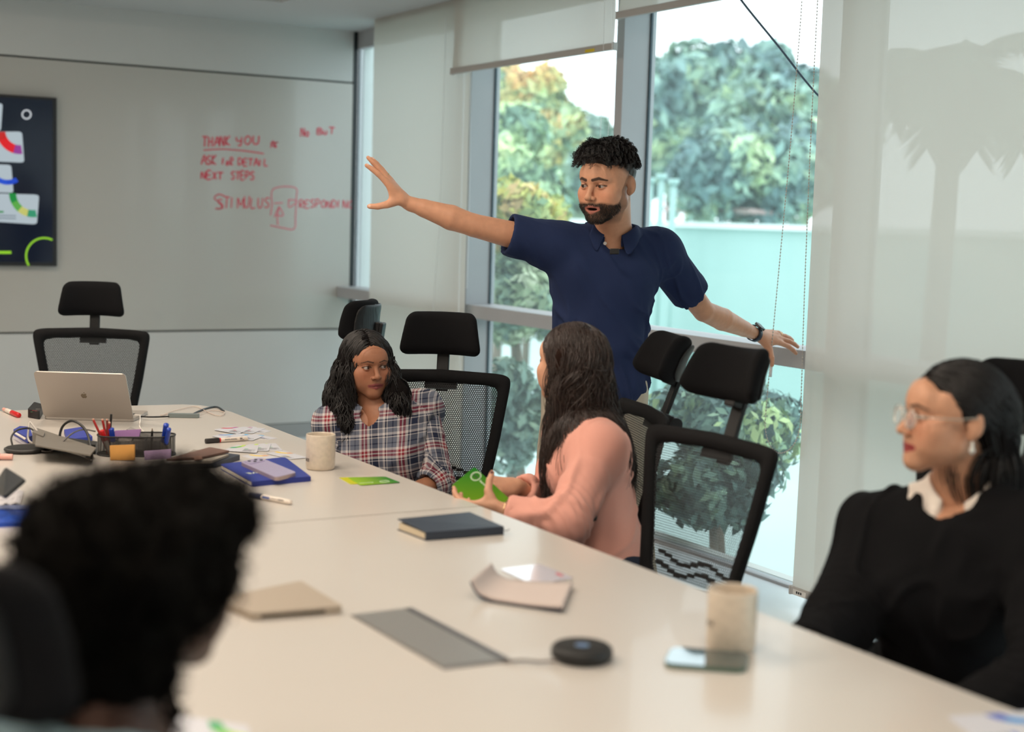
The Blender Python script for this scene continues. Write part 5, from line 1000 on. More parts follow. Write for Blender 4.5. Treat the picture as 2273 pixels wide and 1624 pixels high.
def torso_prims(f, B, g=0.0, k=.05, fem=False, legs=True):
    Rb = B['R']; w = B.get('w', 1.0); C_, H_2, NK = B['C'], B['H'], B['NK']; dp = B.get('dp', 1.0)
    f.ell(C_, (.165*w+g, .112*w*dp+g, .165+g), Rb, 0); f.ell(C_*.5+H_2*.5, (B.get('waist', .148)*w+g, .108*w*dp+g, .17+g), Rb, k)
    f.ell(H_2, (.172*w+g, .122*w*dp+g, .13+g), Rb, k)
    f.cap(B['SR'], B['SL'], .062+g, .062+g, k)
    up = NK*.25+C_*.75; f.cap(B['SR']*.5+C_*.5, B['SL']*.5+C_*.5, .09*w+g, .09*w+g, k)
    for S in (B['SR'], B['SL']): f.cap(NK-Rb[:, 2]*.02, S, .045+g, .052+g, k)
    if fem:
        bu = B.get('bust', 1.0)
        for sx in (-1, 1): f.ell(C_+Rb @ np.array((sx*.072, .078, -.01))*w, (.060*w*bu+g, .055*w*bu+g, .065*w*bu+g), Rb, .05)
def person_body(name, label, B, group=None):
    """one continuous-looking body mesh from its pieces"""
    root = empty(name, B['root'], 0, label, 'person', group); parts = []
    parts.append(B['head'])
    skin = B['skin']
    for side in ('R', 'L'):
        if 'E'+side not in B: continue
        S, E_, Wr = B['S'+side], B['E'+side], B['W'+side]; hd = B['hand'+side]; hz = B.get('arm_h', .0035)
        a = B.get('arm_from', .35); S2 = S*(1-a)+E_*a
        tips = [Wr+nrm(hd['F'])*.21+nrm(hd['N'])*.06*t for t in (-1, 1)]; e = .075
        lo, hi = bounds([S2, E_, Wr]+tips, e); f = Field(lo, hi, hz); r = B.get('arm_r', (.056, .050, .040, .043, .0255))
        m1 = S*.55+E_*.45
        f.chain([S2, E_], [r[1], r[2]], .006); m2 = E_*.66+Wr*.34; f.chain([E_, m2], [r[2]*.97, r[3]], .006); m3 = m2*.38+Wr*.62; f.cap(m2, m3, r[3], r[4]*1.22, .006); f.cap(m3, Wr, r[4]*1.22, r[4]*.98, .006, flat=(hd['N'], .92))
        J = hand_part(f, Wr, hd['F'], hd['N'], side, hd.get('s', 1.0), hd.get('curl', ((.3, .4, .3),)*4), hd.get('fan', .07), hd.get('thumb', ((.55, .75, .35), (.7, .6, .4), (.9, .35, .3))))
        V, F = f.mesh(3); q = (V-E_); nz = fbm(V*40, 2, 5)
        col = np.tile(skin, (len(V), 1))*(1+nz[:, None]*.08)
        for i in range(4):
            for p_ in J[i][:3]: col *= 1-np.exp(-((V-p_)**2).sum(1)/.00008)[:, None]*np.array([.10, .14, .14])
        if hd.get('nails') is not None:
            for key in (0, 1, 2, 3, 't'):
                pts = J[key]; d = nrm(pts[-1]-pts[-2]); Nn = -J['N'] if key != 't' else nrm(np.cross(d, np.cross(-J['N']*.6+J['S']*.8, d)))
                bb = nrm(Nn-d*(Nn@d)); n_ = pts[-1]-d*.002+bb*.006; m_ = np.exp(-((V-n_)**2).sum(1)/.00003); m_ = smooth01(m_, .25, .55); col = col*(1-m_[:, None])+np.array(hd['nails'])*m_[:, None]
        B['J'+side] = J; parts.append((V, F, col))
    # torso and legs, under the clothes
    lg = B['legs']; pts = [B['C'], B['H'], B['NK'], B['SR'], B['SL']]+[p_ for L_ in lg for p_ in L_]
    lo, hi = bounds(pts, .22); f = Field(lo, hi, .014); torso_prims(f, B, -.016, .05, B.get('fem', False))
    for L_ in lg: f.chain(L_[:2], [.07, .05], .04); f.chain(L_[1:], [.05, .035], .02)
    V, F = f.mesh(1); parts.append((V, F, np.tile(skin, (len(V), 1))))
    V = []; F = []; Cc = []; n = 0
    for a, b, c_ in parts: V.append(a); F.append(b+n); Cc.append(c_); n += len(a)
    o = fastmesh('body', np.vstack(V)-np.array(B['root']), np.vstack(F), SKIN, root, np.vstack(Cc))
    return root
def put(root, name, V, F, m, col=None, uv=None, parent=None):
    return fastmesh(name, np.asarray(V)-np.array(root.location), F, m, parent or root, col, uv)
def eyes(root, c, R, s, gaze, r=.0124):
    for sx in (-1, 1):
        o = bpy.data.objects.new('eye', eye_mesh()); COL.objects.link(o); o.parent = root
        p_ = c+R @ (np.array((sx*.0315, .0738, -.001))*s); G = axes(gaze, R[:, 2]); k = r*s
        # object coordinates stay in metres/scale: scale the unit sphere
        m_ = Matrix([[*(G[i]*k), p_[i]-root.location[i]] for i in range(3)]+[[0, 0, 0, 1]]); o.matrix_local = m_
def legs_seated(B, kneeR, kneeL, ankR, ankL): return [(B['H']+B['R'][:, 0]*.09, kneeR, ankR), (B['H']-B['R'][:, 0]*.09, kneeL, ankL)]
def trousers(root, B, m, hi_cut=None, r=(.098, .070, .058)):
    lg = B['legs']; lo, hi = bounds([B['H']]+[p_ for L_ in lg for p_ in L_], .22); f = Field(lo, hi, .009)
    w = B.get('w', 1); f.ell(B['H'], (.158*w, .108*w*B.get('dp', 1), .14), B['R'], 0)
    for L_ in lg: f.cap(L_[0], L_[1], r[0], r[1], .05); f.cap(L_[1], L_[2], r[1], r[2], .02, fe=True)
    if hi_cut is not None: f.cut(hi_cut[0], hi_cut[1])
    V, F = f.mesh(2); N = vnormals(V, F); V = V+N*(fbm(V*np.array((14, 14, 9)), 3, 4)*.006)[:, None]
    put(root, 'trousers', V, F, m)
def shoes(root, B, m, fwd):
    R_ = axes(fwd)
    for L_ in B['legs']:
        a = np.array(L_[2]); lo, hi = bounds([a+R_[:, 1]*.2, a-R_[:, 1]*.08, a-UZ*.09], .06); f = Field(lo, hi, .008)
        f.ell(a+R_[:, 1]*.06-UZ*.05, (.045, .13, .045), R_, 0); f.cap(a, a-UZ*.04, .042, .045, .03); f.cut(np.array((0, 0, .004)), (0, 0, -1)); V, F = f.mesh(1); put(root, 'shoe', V, F, m)
# ---------------------------------------------------------------- hair
def grow(roots, d0, length, steps, coll, grav=.35, comb=None, seed=0, wav=.0, wavf=30., stiff=.8, clump=.3, nguide=60):
    """roots (n,3) world, d0 start directions; coll list of (centre, axes, radii). returns (n,steps,3)"""
    n = len(roots); rg = np.random.default_rng(seed); L_ = np.broadcast_to(length, (n,))*rg.uniform(.82, 1.08, n); st = (L_/(steps-1))[:, None]
    p = roots.copy(); d = d0/np.linalg.norm(d0, axis=1, keepdims=True); out = [p.copy()]
    for i in range(1, steps):
        g = np.array((0, 0, -1.0))*grav; c_ = comb(p, i/steps) if comb else 0
        d = d*stiff+g+c_; d /= np.linalg.norm(d, axis=1, keepdims=True)+1e-9; p = p+d*st
        for cc, R_, rad in coll:
            q = (p-cc) @ R_; rr = np.array(rad); k0 = np.sqrt(((q/rr)**2).sum(1)); ins = k0 < 1
            if ins.any():
                q2 = q[ins]/k0[ins][:, None]; p[ins] = q2 @ R_.T+cc
        d2 = p-out[-1]; nn = np.linalg.norm(d2, axis=1, keepdims=True); d = np.where(nn > 1e-6, d2/(nn+1e-9), d); out.append(p.copy())
    S = np.stack(out, 1)
    if clump:
        gi = rg.choice(n, min(nguide, n), replace=False); D = ((S[:, steps//2][:, None]-S[gi, steps//2][None])**2).sum(-1); gidx = gi[D.argmin(1)]
        w = (np.linspace(0, 1, steps)**.8*clump)[None, :, None]; S = S*(1-w)+S[gidx]*w
        if wav:
            ph = rg.uniform(0, 6.28, n)[gidx]*1.0+rg.normal(0, .35, n); ph2 = ph*1.7; sl = np.linspace(0, 1, steps)[None]*np.mean(L_)
            a = wav*np.minimum(1, np.linspace(0, 1, steps)*2.5)[None]
            S[..., 0] += a*np.sin(sl*wavf+ph[:, None]); S[..., 1] += a*np.cos(sl*wavf*.9+ph2[:, None])
    return S
def strand_mesh(root, name, S, r0, r1, m, parent=None, seed=1):
    n, k, _ = S.shape; t = np.gradient(S, axis=1); t /= np.linalg.norm(t, axis=2, keepdims=True)+1e-9
    rg = np.random.default_rng(seed); ref = rg.normal(size=(n, 1, 3)); a = np.cross(t, ref); a /= np.linalg.norm(a, axis=2, keepdims=True)+1e-9; b = np.cross(t, a)
    rr = (r0+(r1-r0)*np.linspace(0, 1, k)**1.5)[None, :, None]*rg.uniform(.7, 1.3, (n, 1, 1)); V = np.stack([S+(a*math.cos(x)+b*math.sin(x))*rr for x in (0, 2.094, 4.189)], 2)  # n,k,3,3
    base = (np.arange(n)[:, None, None]*k+np.arange(k-1)[None, :, None])*3+np.arange(3)[None, None]; nx = (np.arange(n)[:, None, None]*k+np.arange(k-1)[None, :, None])*3+((np.arange(3)+1) % 3)[None, None]
    F = np.stack([base, nx, nx+3, base+3], -1).reshape(-1, 4); return put(root, name, V.reshape(-1, 3), F, m, parent=parent)
def scalp(c, R, s, n, seed, keep, r=(.075, .096, .083), cz=(0, -.022, .036)):
    rg = np.random.default_rng(seed); v = rg.normal(size=(n*6, 3)); v /= np.linalg.norm(v, axis=1, keepdims=True); q = v*np.array(r)+np.array(cz); q = q[keep(q)][:n]
    nn = (q-np.array(cz))/np.array(r)**2; nn /= np.linalg.norm(nn, axis=1, keepdims=True)
    return c+(q*s) @ R.T, nn @ R.T, q
def hairmat(name, c, rough=.38):
    return mat(name, c, rough, spec=.6, var=.3, vscale=30)
def cloth_wrinkle(V, N, amp, seed, dirs=None, freq=10, stretch=3.0, ridge=True, mask=1.0):
    """fold relief along given directions"""
    out = 0
    for i, d in enumerate(dirs or [(0, 0, 1)]):
        R_ = axes(d); q = V @ R_; q = q*np.array((freq, freq/stretch, freq)); q = q+.35*fbm(V*6, 2, seed+9)[:, None]; n = fbm(q, 2, seed+i*7); fade = .35+.65*np.clip(fbm(V*5, 2, seed+31+i)*2+.5, 0, 1)
        n = np.exp(-(n/.11)**2)*fade if ridge else n; out = out+n
    return V+N*(out*amp*mask)[:, None] if np.isscalar(mask) else V+N*(out*amp*mask)[:, None]

def lock_cover(root, o, n, ln, m, c, R, s, seed=1, r0=.0016, wave=.004, zmax=.05, away=None, lift=.004):
    """wavy locks lying on a hair mass"""
    V, F = mesh_arrays(o); V = V+np.array(root.location); N = vnormals(V, F); rg = np.random.default_rng(seed); q = ((V-c) @ R)/s
    ok = np.where((q[:, 2] < zmax) & (((q[:, 1] < .070) | (q[:, 2] < -.09))))[0]; i = rg.choice(ok, min(n, len(ok)), replace=False); kd = KDTree(len(V))
    for k_, v in enumerate(V): kd.insert(v, k_)
    kd.balance(); p = V[i]+N[i]*.001; nn = N[i].copy(); st = 12; L_ = ln*rg.uniform(.6, 1.2, len(i)); ph = rg.uniform(0, 6.28, len(i)); out = []; bias = rg.normal(size=(len(i), 3))*.12
    for k_ in range(st):
        t = k_/(st-1); side = np.cross(nn, UZ); side /= np.linalg.norm(side, axis=1, keepdims=True)+1e-6
        out.append(p+nn*(lift*math.sin(t*math.pi)+.001)+side*(wave*np.sin(t*5.5+ph))[:, None])
        d = -UZ+bias+nn*.02; d = d-nn*np.sum(d*nn, 1, keepdims=True)*.9; d /= np.linalg.norm(d, axis=1, keepdims=True)+1e-6; p = p+d*(L_/st)[:, None]
        if k_ % 2 == 1:
            for a_ in range(len(p)):
                co, j, dd = kd.find(p[a_]); h = (p[a_]-V[j]) @ N[j]
                if dd < .02: nn[a_] = N[j]; p[a_] += N[j]*(.0012-h)*(1 if h < .0012 else .3)
    return strand_mesh(root, 'locks', np.stack(out, 1), r0, r0*.3, m, o, seed)
from mathutils.kdtree import KDTree
def press_out(pts, V, F, gap=.005, passes=2):
    """keep points outside a surface"""
    N = vnormals(V, F); kd = KDTree(len(V))
    for i, v in enumerate(V): kd.insert(v, i)
    kd.balance(); pts = np.array(pts, float)
    for _ in range(passes):
        for k in range(len(pts)):
            co, i, d = kd.find(pts[k]); n = N[i]; h = (pts[k]-V[i]) @ n
            if h < gap and d < .06: pts[k] += n*(gap-h)
    return pts
def mesh_arrays(o):
    me = o.data; V = np.empty(len(me.vertices)*3, np.float32); me.vertices.foreach_get('co', V); F = np.empty(len(me.polygons)*4, np.int32); me.loops.foreach_get('vertex_index', F); return V.reshape(-1, 3).astype(float), F.reshape(-1, 4)

# ---- the standing presenter
BLACK_HAIR = mat('black_hair', (.010, .008, .008), .5, spec=.5, var=.3, vscale=30)
def presenter():
    tone = srgb(206, 152, 122)
    B = dict(skin=tone, w=1.03)
    B['NK'] = P(1362, 520, 5.14); B['C'] = P(1338, 650, 5.14); B['H'] = P(1322, 850, 5.18)
    B['SR'] = P(1232, 545, 5.10); B['SL'] = P(1462, 558, 5.24)
    B['ER'] = P(1052, 500, 5.02); B['WR'] = P(903, 449, 4.98); B['EL'] = P(1562, 690, 5.42); B['WL'] = P(1680, 742, 5.72)
    up = nrm(B['C']-B['H']); B['R'] = axes(imgdir(-.08, 0, -1), up)
    B['root'] = np.array((B['H'][0], B['H'][1], 0))
    B['handR'] = dict(F=imgdir(-.66, .76, -.10), N=imgdir(-.72, -.64, .25), s=1.06, fan=.09, curl=((.05, .12, .1), (-.02, .06, .06), (.0, .05, .05), (.12, .1, .1)), thumb=((.30, .55, .75), (.45, .15, .88), (.62, .05, .75)), nails=srgb(225, 185, 165))
    B['handL'] = dict(F=imgdir(.86, -.10, .35), N=imgdir(-.05, -.75, .62), s=1.06, fan=.16, curl=((.15, .25, .15), (.1, .22, .15), (.1, .22, .15), (.12, .3, .2)), thumb=((.45, .8, .25), (.10, .95, .35), (.05, .8, .6)))
    hc = P(1348, 407, 5.0); hs = 1.10; HRt = axes(nrm(imgdir(-.62, -.13, -.79)), imgdir(.03, 1, .02))
    def stub(q, nz):
        z, y, ax_ = q[:, 2], q[:, 1], np.abs(q[:, 0])
        hl = np.interp(y, (-.12, .0, .03, .05, .09), (-.04, .03, .052, .07, .088)); m_ = smooth01(z-hl, -.012, .02)
        nape = smooth01(-y, .015, .05)*smooth01(z, -.075, -.02); return np.clip(np.maximum(m_, nape)*.92, 0, 1)
    B['head'] = head_part(hc, HRt, hs, tone, (B['NK'], .060, (B['C']+UZ*.08, .08)), mouth=.006, lip=srgb(168, 104, 92), beard=True, stub=stub, brow=1.35, zlo=-.30)
    ft = B['root']; B['legs'] = [(B['H']+HR*-.09, ft+HR*-.13+UZ*.50, ft+HR*-.20+UZ*.09-HF*.02), (B['H']+HR*.09, ft+HR*.13+UZ*.50, ft+HR*.20+UZ*.09+HF*.02)]
    root = person_body('person', 'man standing in navy polo shirt, one arm stretched out, other hand on window rail', B)
    eyes(root, hc, HRt, hs, nrm(imgdir(-.75, -.12, -.62)))
    # polo shirt
    pts = [B['C'], B['H'], B['SR'], B['SL'], B['ER'], B['EL']]; lo, hi = bounds(pts, .22); f = Field(lo, hi, .006)
    torso_prims(f, B, .006, .055); f.cut(B['H']+B['R'][:, 2]*-.045, -up)
    nk = B['NK']
    cuR = B['SR']*.42+B['ER']*.58; cuL = B['SL']*.30+B['EL']*.70
    f.cap(B['SR'], cuR, .076, .074, .05, fe=True); f.cap(B['SL'], cuL, .076, .074, .05, fe=True)
    dR = nrm(B['ER']-B['SR']); dL = nrm(B['EL']-B['SL'])
    f.cap(cuR-dR*.02, cuR+dR*.03, .060, .060, 0, 'sub'); f.cap(cuL-dL*.02, cuL+dL*.03, .060, .060, 0, 'sub')
    Rb = B['R']; f.cap(nk-Rb[:, 2]*.03+Rb[:, 1]*.025, nk+Rb[:, 2]*.2+Rb[:, 1]*.04, .060, .085, .01, 'sub')
    f.cap(nk-Rb[:, 2]*.02+Rb[:, 1]*.09-Rb[:, 0]*.004, nk-Rb[:, 2]*.085+Rb[:, 1]*.125-Rb[:, 0]*.010, .034, .006, .008, 'sub')
    V, F = f.mesh(2); N = vnormals(V, F)
    arm = np.minimum(seg_dist(V, B['SR'], B['ER']), 9); armm = 1-smooth01(arm, .06, .12)
    zc = (V-B['C']) @ Rb; low = smooth01(-zc[:, 2], -.25, .15)
    V = cloth_wrinkle(V, N, .013, 3, [imgdir(.62, -.75, 0), imgdir(.45, -.85, .2)], 13, 5, True, (.25+.75*low)*(1-armm*.5))
    V = cloth_wrinkle(V, N, .008, 8, [nrm(B['ER']-B['SR'])], 12, 3, True, armm)
    navy = mat('navy_pique', srgb(36, 48, 82), .9, spec=.2, bump=.4, bscale=900)
    sh = put(root, 'polo_shirt', V, F, navy)
    # collar: two leaves standing round the neck and folded over
    def collar(m_, nk, Rb, r0, pts, parent):
        rows = []
        for t in np.linspace(0, 1, 41):
            a = math.radians(-158+316*t)+math.pi    # from front-left round the back to front-right
            a = math.radians(22)+t*math.radians(316); dx, dy = math.sin(a), math.cos(a)
            fr = max(0, dy)**2; rx = r0*(1+.03); base = nk+Rb[:, 0]*dx*rx+Rb[:, 1]*(dy*r0*.98+.015)
            out = nrm(Rb[:, 0]*dx+Rb[:, 1]*dy); U = Rb[:, 2]
            e = min(t, 1-t)*2; tip = smooth01(np.array(.35-e), 0, .35)
            rows.append([base-U*(.012+.055*fr)+out*.002, base+U*(.022-.04*fr)+out*.000, base+U*(.030-.046*fr)+out*.006, base+U*(.012-.05*fr)+out*.017, base-U*(.016+.062*fr+.018*tip)+out*(.026+.006*tip)+nrm(Rb[:, 0])*np.sign(dx)*.014*tip])
        n = len(rows); k = len(rows[0]); Vv = np.array(rows).reshape(-1, 3); vs_, fs_ = mesh_arrays(parent); g_ = np.tile(np.array([-.004, .002, .004, .006, .006]), n); keepm = np.arange(len(Vv)) % k >= 2; Vv[keepm] = press_out(Vv[keepm], vs_+np.array(root.location), fs_, .006); Ff = [(i*k+j, (i+1)*k+j, (i+1)*k+j+1, i*k+j+1) for i in range(n-1) for j in range(k-1)]
        o = put(root, 'collar', Vv, np.array(Ff), m_, parent=parent); md = o.modifiers.new('t', 'SOLIDIFY'); md.thickness = .003; md = o.modifiers.new('s', 'SUBSURF'); md.levels = md.render_levels = 1; return o
    B['collar'] = collar; collar(navy, nk+Rb[:, 2]*.012, Rb, .070, 0, sh)
    # placket buttons and clip microphone
    def button(p_, nn, r, m_, name='button', par=sh):
        M_ = MX(p_-np.array(root.location), np.cross(nn, UZ), z=nn); plate(name, [(r*math.cos(a*.524), r*math.sin(a*.524)) for a in range(12)], -.001, .0022, m_, par, M_)
    wb = mat('horn_button', (.35, .33, .32), .35)
    tow = -ray(1350, 540)/np.linalg.norm(ray(1350, 540))
    button(P(1343, 540, 4.955), tow, .006, wb)
    mk = MX(P(1364, 558, 4.95)-root.location, Rt, z=tow); mb = mat('black_plastic', (.012, .012, .013), .4)
    bm = bmesh.new(); bbox(bm, (-.016, -.010, -.012), (.016, .010, .002), mk); o = bmobj('lapel_microphone', bm, mb, sh, bevel=.003)
    # hair: short tapered sides, curly top
    kp = lambda q: (q[:, 2] > np.interp(q[:, 1], (-.12, -.02, .03, .06, .075), (-.03, .035, .06, .082, .088)))
    f = Field(np.array((-.11, -.14, -.08))*hs, np.array((.11, .13, .19))*hs, .004, np.vstack([np.hstack([HRt, hc[:, None]]), [0, 0, 0, 1]]))
    L = lambda *v: HRt @ (np.array(v)*hs)+hc
    f.ell(L(0, -.020, .050), np.array((.0755, .0965, .078))*hs, HRt, 0); f.ell(L(.0, .035, .092), np.array((.060, .058, .036))*hs, HRt, .02)
    f.ell(L(0, .10, -.016), np.array((.098, .085, .086))*hs, HRt, .008, 'sub'); f.ell(L(0, -.05, -.075), np.array((.2, .16, .080))*hs, HRt, .01, 'sub')
    V, F = f.mesh(2); N = vnormals(V, F); V = V+N*(fbm(V*55, 3, 4)*.006)[:, None]; hair = put(root, 'hair', V, F, BLACK_HAIR)
    rp, rn, q = scalp(hc, HRt, hs, 4200, 4, lambda q: (q[:, 2] > np.interp(q[:, 1], (-.12, -.05, .03, .06, .085), (.045, .05, .065, .082, .095))), (.073, .093, .090), (0, -.018, .042))
    rg = np.random.default_rng(5); d0 = rn*.22+HRt[:, 1]*.9+HRt[:, 0]*.25+rg.normal(size=rn.shape)*.24; ln = np.interp(q[:, 1], (-.12, -.03, .03, .08), (.014, .026, .042, .056))*rg.uniform(.65, 1.15, len(q))
    S = grow(rp, d0, ln, 12, [(L(0, -.018, .050), HRt, np.array((.076, .096, .084))*hs), (L(0, .034, .088), HRt, np.array((.060, .060, .042))*hs)], .13, None, 3, 0, stiff=.95, clump=.72, nguide=260)
    # curl
    k = S.shape[1]; ph = rg.uniform(0, 6.28, len(S)); tt = np.linspace(0, 1, k)[None]; S = S+(.0062*tt*np.sin(tt*10+ph[:, None]))[..., None]*HRt[:, 2]+(.0062*tt*np.cos(tt*10+ph[:, None]))[..., None]*HRt[:, 0]
    strand_mesh(root, 'curls', S, .0011, .0004, BLACK_HAIR, hair)
    # beard hairs
    Vh, Fh, Ch = B['head']; dark = (Ch.sum(1) < .42); qq = ((Vh-hc) @ HRt)/hs; sel = np.where(dark & (qq[:, 2] < -.030) & (qq[:, 1] > -.01) & (qq[:, 2] > -.118) & ((qq[:, 2] < -.05) | (qq[:, 1] < .03)) & ~((np.abs(qq[:, 0]) < .02) & (qq[:, 2] > -.074) & (qq[:, 2] < -.064)))[0]
    sel = rg.choice(sel, min(2600, len(sel)), replace=False); Nh = vnormals(Vh, Fh)[sel]; d = Nh*.5-UZ*.8+rg.normal(size=Nh.shape)*.25; d /= np.linalg.norm(d, axis=1, keepdims=True)
    S = np.stack([Vh[sel], Vh[sel]+d*.003+Nh*.0008, Vh[sel]+d*.0065], 1); strand_mesh(root, 'beard', S, .00045, .0002, BLACK_HAIR, hair)
    # trousers, belt line, shoes
    trousers(root, B, mat('beige_cotton', srgb(190, 178, 160), .9, bump=.3), (B['H']+UZ*.11, (0, 0, 1)), (.098, .080, .070)); shoes(root, B, mat('brown_shoe', (.06, .03, .02), .4), imgdir(-.2, 0, -1))
    # watch: strap round the wrist and a face
    Wl = B['WL']; ad = nrm(B['WL']-B['EL']); a, b, _ = frame_from(ad); c_ = Wl-ad*.022; Nn = -nrm(B['handL']['N']); Nn = nrm(Nn-ad*(Nn@ad)); Bn = np.cross(ad, Nn)
    V = []; n = 28
    for i in range(n):
        an = 2*math.pi*i/n
        for (rr, w_) in ((.0305, -.011), (.0345, -.011), (.0345, .011), (.0305, .011)): V.append(c_+(Nn*math.cos(an)*.93+Bn*math.sin(an))*rr+ad*w_)
    Fs = [((i*4+j), (i*4+(j+1) % 4), (((i+1) % n)*4+(j+1) % 4), (((i+1) % n)*4+j)) for i in range(n) for j in range(4)]
    strap = mat('navy_rubber', srgb(32, 42, 58), .5, bump=.6, bscale=300)
    w = empty('wristwatch', c_, 0, 'dark sports watch on rubber strap round the standing man\'s wrist', 'watch')
    w.parent = None
    fastmesh('strap', np.array(V)-c_, np.array(Fs), strap, w)
    mk = MX(Nn*.031, ad, z=Nn); plate('watch_face', rrect(.036, .040, .009), 0, .009, mat('black_glass', (.01, .012, .015), .12), w, mk)
    # rings
    for hand, fi in (('R', 2), ('L', 2)):
        J = B['J'+hand][fi]; d = nrm(J[1]-J[0]); c2 = J[0]*.55+J[1]*.45; a, b, _ = frame_from(d)
        V, Fs = tube_arrays([c2+(a*math.cos(t)+b*math.sin(t))*.0112 for t in np.linspace(0, 2*math.pi, 17)], .0016, 6, False, ref=d); mesh('ring', np.array(V)-np.array(root.location), Fs, mat('gold', (.9, .7, .4), .25, 1), root, True)
    return root, B
PRES, PB = presenter()

# ---- seated people
def long_hair(root, c, R, s, m, length, n, seed, part=0.0, keep=None, front=.0, coll=(), wav=.006, wavf=34., steps=26, r0=.0021, side_bias=None, back=.25, grav=.32, cap=(.080, .100, .086), stiff=.82, nguide=110, clump=.55):
    keep = keep or (lambda q: (q[:, 2] > np.interp(q[:, 1], (-.12, -.02, .02, .05, .075), (-.03, .02, .045, .075, .088))))
    rp, rn, q = scalp(c, R, s, n, seed, keep, cap, (0, -.022, .036)); X = R[:, 0]; side = np.sign(q[:, 0]-part)[:, None]
    d0 = rn*.25+X*side*.75-R[:, 1]*back+R[:, 1]*front-R[:, 2]*.15; hull = [(c+R @ (np.array((0, -.022, .034))*s), R, np.array((cap[0]+.004, cap[1]+.002, cap[2]+.004))*s), (c+R @ (np.array((0, .01, -.035))*s), R, np.array((.071, .070, .095))*s)]
    S = grow(rp, d0, length, steps, hull+list(coll), grav, None, seed, wav, wavf, stiff, clump, nguide); return strand_mesh(root, 'hair_strands', S, r0, r0*.35, m, None), S
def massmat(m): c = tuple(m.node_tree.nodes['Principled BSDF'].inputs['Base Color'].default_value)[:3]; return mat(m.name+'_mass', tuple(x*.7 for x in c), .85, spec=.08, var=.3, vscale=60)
def hair_cap(root, c, R, s, m, face=(0, .100, -.030, .070, .090, .108), extra=None, k=.010, off=0., h=.004, lo=-.32, name='hair', amp=.004):
    M = np.vstack([np.hstack([R, c[:, None]]), [0, 0, 0, 1]]); f = Field(np.array((-.16, -.20, lo))*s, np.array((.16, .14, .16))*s, h, M); L = lambda *v: R @ (np.array(v)*s)+c
    f.ell(L(0, -.022, .036), np.array((.081+off, .101+off, .087+off))*s, R, 0)
    if extra: extra(f, L)
    f.ell(L(*face[:3]), np.array(face[3:])*s, R, k*s, 'sub'); V, F = f.mesh(2); N = vnormals(V, F); q = V*np.array((60, 60, 9)); V = V+N*(fbm(q, 3, 6)*amp)[:, None]
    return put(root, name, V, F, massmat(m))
def plaid_mat():
    M_ = mat('plaid_cotton', (.5, .5, .5), .9, bump=.3, bscale=500); nt, b, L = nodes_of(M_); uvn = nt.nodes.new('ShaderNodeUVMap'); sp = nt.nodes.new('ShaderNodeSeparateXYZ'); L(uvn.outputs[0], sp.inputs[0]); outs = []
    for k in (0, 1):
        cr = nt.nodes.new('ShaderNodeValToRGB'); cr.color_ramp.interpolation = 'CONSTANT'; L(mathn(nt, 'FRACT', mathn(nt, 'ADD', sp.outputs[k], 10.3)), cr.inputs[0]); e = cr.color_ramp.elements
        seq = [(0, (205, 200, 200)), (.06, (120, 124, 138)), (.16, (200, 196, 196)), (.19, (22, 34, 66)), (.34, (196, 192, 194)), (.37, (24, 38, 70)), (.41, (206, 200, 198)), (.47, (150, 40, 56)), (.53, (208, 204, 202)), (.56, (150, 40, 56)), (.62, (206, 200, 200)), (.68, (110, 116, 132)), (.78, (28, 40, 72)), (.81, (110, 116, 132)), (.93, (206, 202, 200)), (.96, (24, 36, 68))]
        e[0].position = 0; e[0].color = (*lin(seq[0][1]), 1); e[1].position = seq[1][0]; e[1].color = (*lin(seq[1][1]), 1)
        for p_, c_ in seq[2:]: q = e.new(p_); q.color = (*lin(c_), 1)
        outs.append(cr.outputs[0])
    mx = nt.nodes.new('ShaderNodeMix'); mx.data_type = 'RGBA'; mx.inputs[0].default_value = .5; L(outs[0], mx.inputs[6]); L(outs[1], mx.inputs[7])
    mu = nt.nodes.new('ShaderNodeMix'); mu.data_type = 'RGBA'; mu.blend_type = 'MULTIPLY'; mu.inputs[0].default_value = .35; L(mx.outputs[2], mu.inputs[6]); L(mx.outputs[2], mu.inputs[7]); L(mu.outputs[2], b.inputs['Base Color']); return M_
